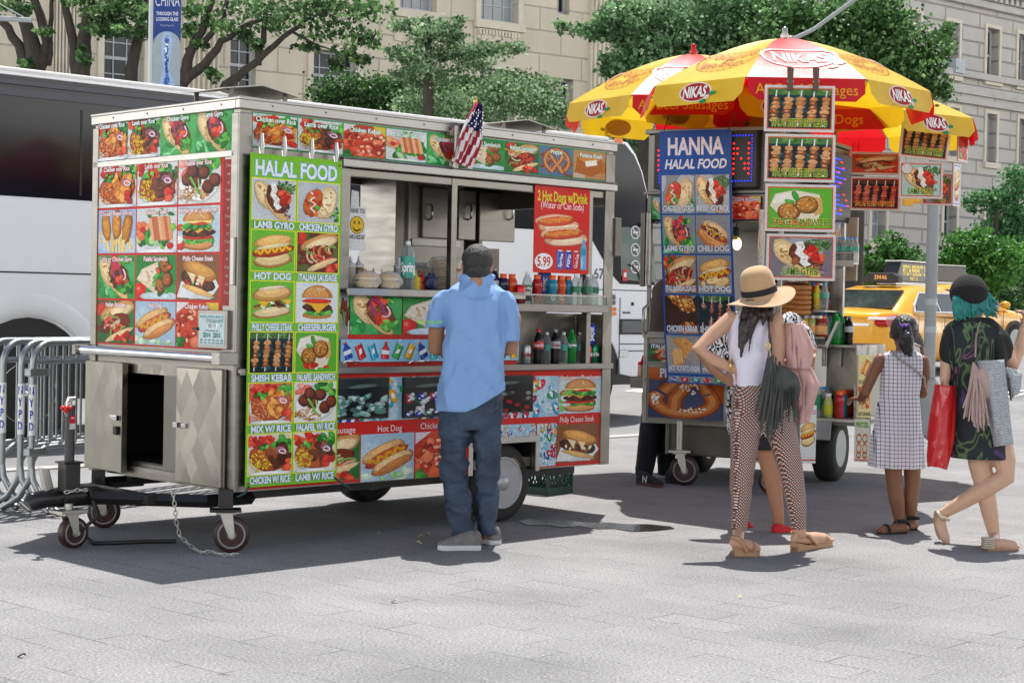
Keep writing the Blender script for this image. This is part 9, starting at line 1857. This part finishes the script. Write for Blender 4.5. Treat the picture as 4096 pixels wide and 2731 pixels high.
q.tube([P(L * .3,.03,.06), P(L * .55,0,.055), P(L * .82,0,.03)],.010,6); q.build('strap', GS, so_); q = MB(); q.tube([p(2150,1176,.03), p(2164,1188,-.0), p(2178,1192,.03), p(2172,1182,.1), p(2150,1176,.08)],.014,8, closed=True); q.build('heel_strap', GS, m.t)
q = MB(); q.ell(p(2153,1208,.085),(.02,.012,.085),12,8, rot=Matrix.Rotation(R(-12),3, 'Y')); q.build('sandal_sole', M['tan_leather'], m.t)
# her red bag, fringed bag and grey knit
rb = thing('shopping_bag', 'glossy red paper bag carried low by the woman in the beanie', 'bag', m.o); q = MB(); drape(q, [(2164,884),(2155,930),(2144,1000),(2141,1046),(2146,1068)],[(2180,886),(2182,930),(2178,1000),(2170,1046),(2160,1074)], p, -.05,.03,.007,15,.045); q.build('bag_body', mat('red_glossy_paper', (.55,.008,.012),.3, var=.12, vs=7, coat=.4), rb, bevel=.006)
q = MB(); q.tube([p(2158,888,-.05), p(2164,868,-.04), p(2170,862,-.03), p(2176,870,-.03), p(2178,888,-.04)],.005,6); q.build('handle', mat('cream_cord', (.6,.55,.48),.8), rb)
PT = mat('blush_suede', (.42,.30,.27),.75, var=.15, vs=20); fb_ = thing('shoulder_bag', 'blush suede bag with long tassels on the shoulder of the woman in the beanie', 'bag', m.o); q = MB(); q.ell(p(2262,880,-.2),(.08,.04,.10),16,10); soft(q.build('bag_body', PT, fb_),.009,2); q = MB(); q.tube([p(2240,820,-.18), p(2241,780,-.15), p(2248,745,-.09), p(2258,736,-.02)],.014,8, sx=.3, flat=(1,0,0)); q.build('strap', PT, fb_); q = MB()
for i in range(44): t_ = rnd.random(); x1 = 2212 + 62 * t_ + rnd.uniform(-6,6); y1 = 985 - 60 * abs(t_ - .6) + rnd.uniform(-40,14); q.tube([p(2236 + 8 * t_, 832 + 12 * t_, -.20), p(2226 + 34 * t_, 890,-.23 - .03 * rnd.random()), p(x1, y1,-.23 - .03 * rnd.random())],[.006,.006,.005],5, sx=.45)
q.build('fringe', PT, fb_)['kind'] = 'stuff'
KN = pattern('grey_knit', (.4,.42,.44), pt_knit, .9); sc_ = thing('scarf', 'grey ribbed knit cardigan draped over the blush tasselled bag', 'cardigan', m.o); q = MB(); drape(q, [(2248,828),(2258,890),(2272,960),(2282,1026)],[(2302,826),(2310,890),(2316,960),(2324,1020)], p, -.16,.07,.014,9); drape(q, [(2296,838),(2312,870),(2322,920)],[(2334,852),(2346,862),(2338,900)], p, -.10,.05,.012,8); q.build('knit_cloth', KN, sc_)
# --- vendor at the far side of the umbrella cart
m = Person(1495,1100,13.55, 'vendor in brown shirt and black trousers standing behind the umbrella cart', SK['tan']); p = m.p; k = m.k
m.head(1556,560,628,50,.1,(1,-.2,0)); limb(m.b, [(p(1552,615),.05),(p(1548,640),.055)]); limb(m.b, [(p(1570,690),.045),(p(1590,760,-.05),.036),(p(1600,770,-.1),.028)]); rings(m.b, [(p(1522,800),.1,.08),(p(1544,690),.12,.08),(p(1550,640),.05,.05)]); m.done(.012)
q = MB(); rings(q, [(p(1520,800), k(34),.12),(p(1526,740), k(38),.13),(p(1540,680), k(42),.13),(p(1546,650), k(38),.10),(p(1550,638), k(22),.07)]); limb(q, [(p(1512,664),.05),(p(1508,720),.05),(p(1504,770,-.03),.045)]); soft(q.build('shirt', mat('brown_shirt', (.085,.055,.05),.8), m.t),.01,3,.015,.09); q = MB(); rings(q, [(p(1478,1092), k(20),.07),(p(1488,1030), k(24),.08),(p(1500,960), k(28),.1),(p(1512,860), k(34),.12),(p(1518,790), k(36),.12)]); rings(q, [(p(1530,1090,.1), k(19),.07),(p(1530,1030,.1), k(23),.08),(p(1526,940,.1), k(28),.1),(p(1522,860), k(34),.12)]); soft(q.build('trousers', mat('navy_black_cloth', (.008,.009,.014),.85), m.t),.01,3,.016,.08)
for a, b in (((1466,1112),(1522,1120)),((1530,1108),(1590,1112))):
 h0 = gnd(*a) - m.o; t0 = gnd(*b) - m.o; so_, P, L = shoe(m.t, h0, t0,.1,.09, M['black_cloth'], mat('orange_black_sole', (.10,.03,.02),.6) if a[0] < 1500 else M['black'],.022); pr = Print(210); pr.text('N', 0,0,.05, '#d8dadc', wt='h', slant=.1); pr.build_map('shoe_letter', so_, lambda x, y, h: P(L * .45 + x, -.052 - h, .055 + y), M['print'])
# --- far pedestrian
m = Person(2303,760,42, 'distant woman in a dark flowered dress with a white bag beyond the taxi hood', SK['light']); p = m.p; m.head(2302,641,664,17); limb(m.b, [(p(2303,660),.06),(p(2303,672),.07)]); limb(m.b, [(p(2296,735),.07),(p(2297,782),.05)]); limb(m.b, [(p(2308,735),.07),(p(2307,782),.05)]); limb(m.b, [(p(2292,675),.06),(p(2289,705),.05)]); limb(m.b, [(p(2315,675),.06),(p(2318,705),.05)]); rings(m.b, [(p(2303,740),.15,.1),(p(2303,680),.15,.09),(p(2303,668),.07,.06)]); m.done(.016); q = MB(); rings(q, [(p(2303,745),.22,.16),(p(2303,705),.17,.13),(p(2303,678),.21,.13),(p(2303,668),.1,.08)]); soft(q.build('dress', FL, m.t),.016,3); q = MB(); q.ell(p(2302,650,-.03),(.10,.11,.12),12,8); q.build('hair', hairm('auburn_hair', (.05,.018,.01)), m.t)
t = thing('tote_bag', 'small white tote carried by the distant woman at right', 'bag', m.o); q = MB(); q.box(.02,.28,-.28,-.2,.72,1.05); q.tube([(.05,-.24,1.05),(.10,-.2,1.4),(.15,-.2,1.4),(.25,-.24,1.05)],.012,6); q.build('tote_body', M['white'], t, bevel=.03)
# ------------------------------------------------------------------ banner on the lamp post, barrier stickers, taxi lettering, litter
bn, kb = BANNER_POLE; W_, H_ = 63 * kb, 230 * kb; pr = Print(220); pr.rect(0,0, W_, H_, '#223f80'); pr.cell(0,0, W_, H_); pr.text('CHINA', W_ / 2, H_ * .865, H_ * .115, '#c8ccd8', w=W_ * .9, wt='r')
for i, t_ in enumerate(('THROUGH THE', 'LOOKING GLASS')): pr.text(t_, W_ / 2, H_ * (.735 - i * .055), H_ * .034, '#d0d4e0', maxw=W_ * .8)
pr.text('Through August 16', W_ / 2, H_ * .62, H_ * .018, '#a8b0c8', wt='r', maxw=W_ * .5); pr.poly([(0,0),(1,0),(1,.42)] + [(.5 + .5 * math.cos(R(a)),.42 + .14 * math.sin(R(a))) for a in range(0,181,12)], '#98a6b0')
pr.poly([(.22,0),(.40,.18),(.34,.32),(.28,.46),(.4,.55),(.62,.55),(.72,.46),(.64,.32),(.60,.18),(.86,0)], '#9cb4d4'); pr.iso = H_ / W_; pr.sc(70,.5,.34,.05,.2,0,.016,.5,['#2c54a4', '#dce8f0', '#4a74bc', '#1c3c8c']); pr.sc(40,.52,.06,.09,.07,0,.018,.5,['#2c54a4', '#e8eef4', '#4a74bc'])
pr.build('banner_cloth', bn, (-W_ / 2 + .02,-.06,-H_ / 2 - 40 * kb + .35), EXF, EYF, M['vinyl'], back=.004, size=(W_, H_)); q = MB(); [q.cyl((-W_ / 2 - .22,-.06, z),(W_ / 2 + .02,-.06, z),.02, n=8) for z in (-H_ / 2 - 40 * kb + .37, H_ / 2 - 40 * kb + .33)]; q.build('bracket', M['galv'], bn)
for b_ in bars_[:3]:
 pr = Print(230)
 for i, ch in enumerate('NYPD'): pr.text(ch, 0,.78 - i * .075,.048, '#1c4cb0', wt='h')
 a0 = -bd - R(0); pr.build_map('sticker_lettering', b_, lambda x, y, h: ((.0226 + h) * math.sin(x / .0226 * .62 + a0),-(.0226 + h) * math.cos(x / .0226 * .62 + a0), y), M['print'])
pr = Print(240); pr.text('PITCH PERFECT 2', .12,1.72,.16, '#e8dc20', w=.84, wt='h'); pr.text('MAY 15', .12,1.585,.06, '#e8dc20', wt='b')
pr.build_map('sign_lettering', ad1, lambda x, y, h: (x, -.141 - h, y), M['taxi_ad']); pr = Print(241); pr.text('3M46', 0,1.59,.07, '#e8a050', wt='b'); pr.build_map('light_lettering', rl1, lambda x, y, h: (-.821 - h, -x, y), M['taxi_ad'])
pr = Print(242); pr.rect(-.18,.92,.36,.13, '#dfe6e0'); pr.text('8K420', 0,.985,.085, '#1c6a4a', wt='h', w=.30); pr.build_map('number_plate', taxi1, lambda x, y, h: (-2.42 - h, -x + .1, y), M['taxi_ad'])
pr = Print(243); pr.text('671', 0,0,.13, '#6a6a88', wt='b'); a = BS(1381,629); pr.build_map('fleet_number', bus, lambda x, y, h: (a[0] + x, -.003 - h, a[1] + y), M['print'])
for i, (px, py, c, l_) in enumerate(((966,1233, '#b8b478', 'pale dry leaf lying left of the grey shoes'),(962,1248, '#c8c090', 'larger pale leaf beside the toe of the grey shoe'),(985,1228, '#a8a468', 'small yellow leaf at the shadow edge by the man'),(906,1383, '#c8ccb8', 'pale scrap on the sunlit paving below the man'),(50,1508, '#4a4234', 'dark twig on the paving at the lower left'),(870,1226, '#c4bc8c', 'dry leaf in the cart shadow between banner and shoes'),(1700,1372, '#b8b48c', 'tiny pale leaf on the sunlit paving near the woman in the hat'))):
 g_ = gnd(px, py, .002); t = MB(); a_ = rnd.random() * 6; t.grid(lambda u, v: (math.cos(a_) * (u - .5) * .034 - math.sin(a_) * (v - .5) * .016 * math.sin(math.pi * (.1 + .8 * u)), math.sin(a_) * (u - .5) * .034 + math.cos(a_) * (v - .5) * .016 * math.sin(math.pi * (.1 + .8 * u)),.004 + .012 * abs(v - .5) + .006 * math.sin(u * 5)),6,4); o = t.build('leaf', mat('litter_%d' % i, c, .7)); o.location = g_; tag(o, l_, 'leaf', 'litter on the paving')
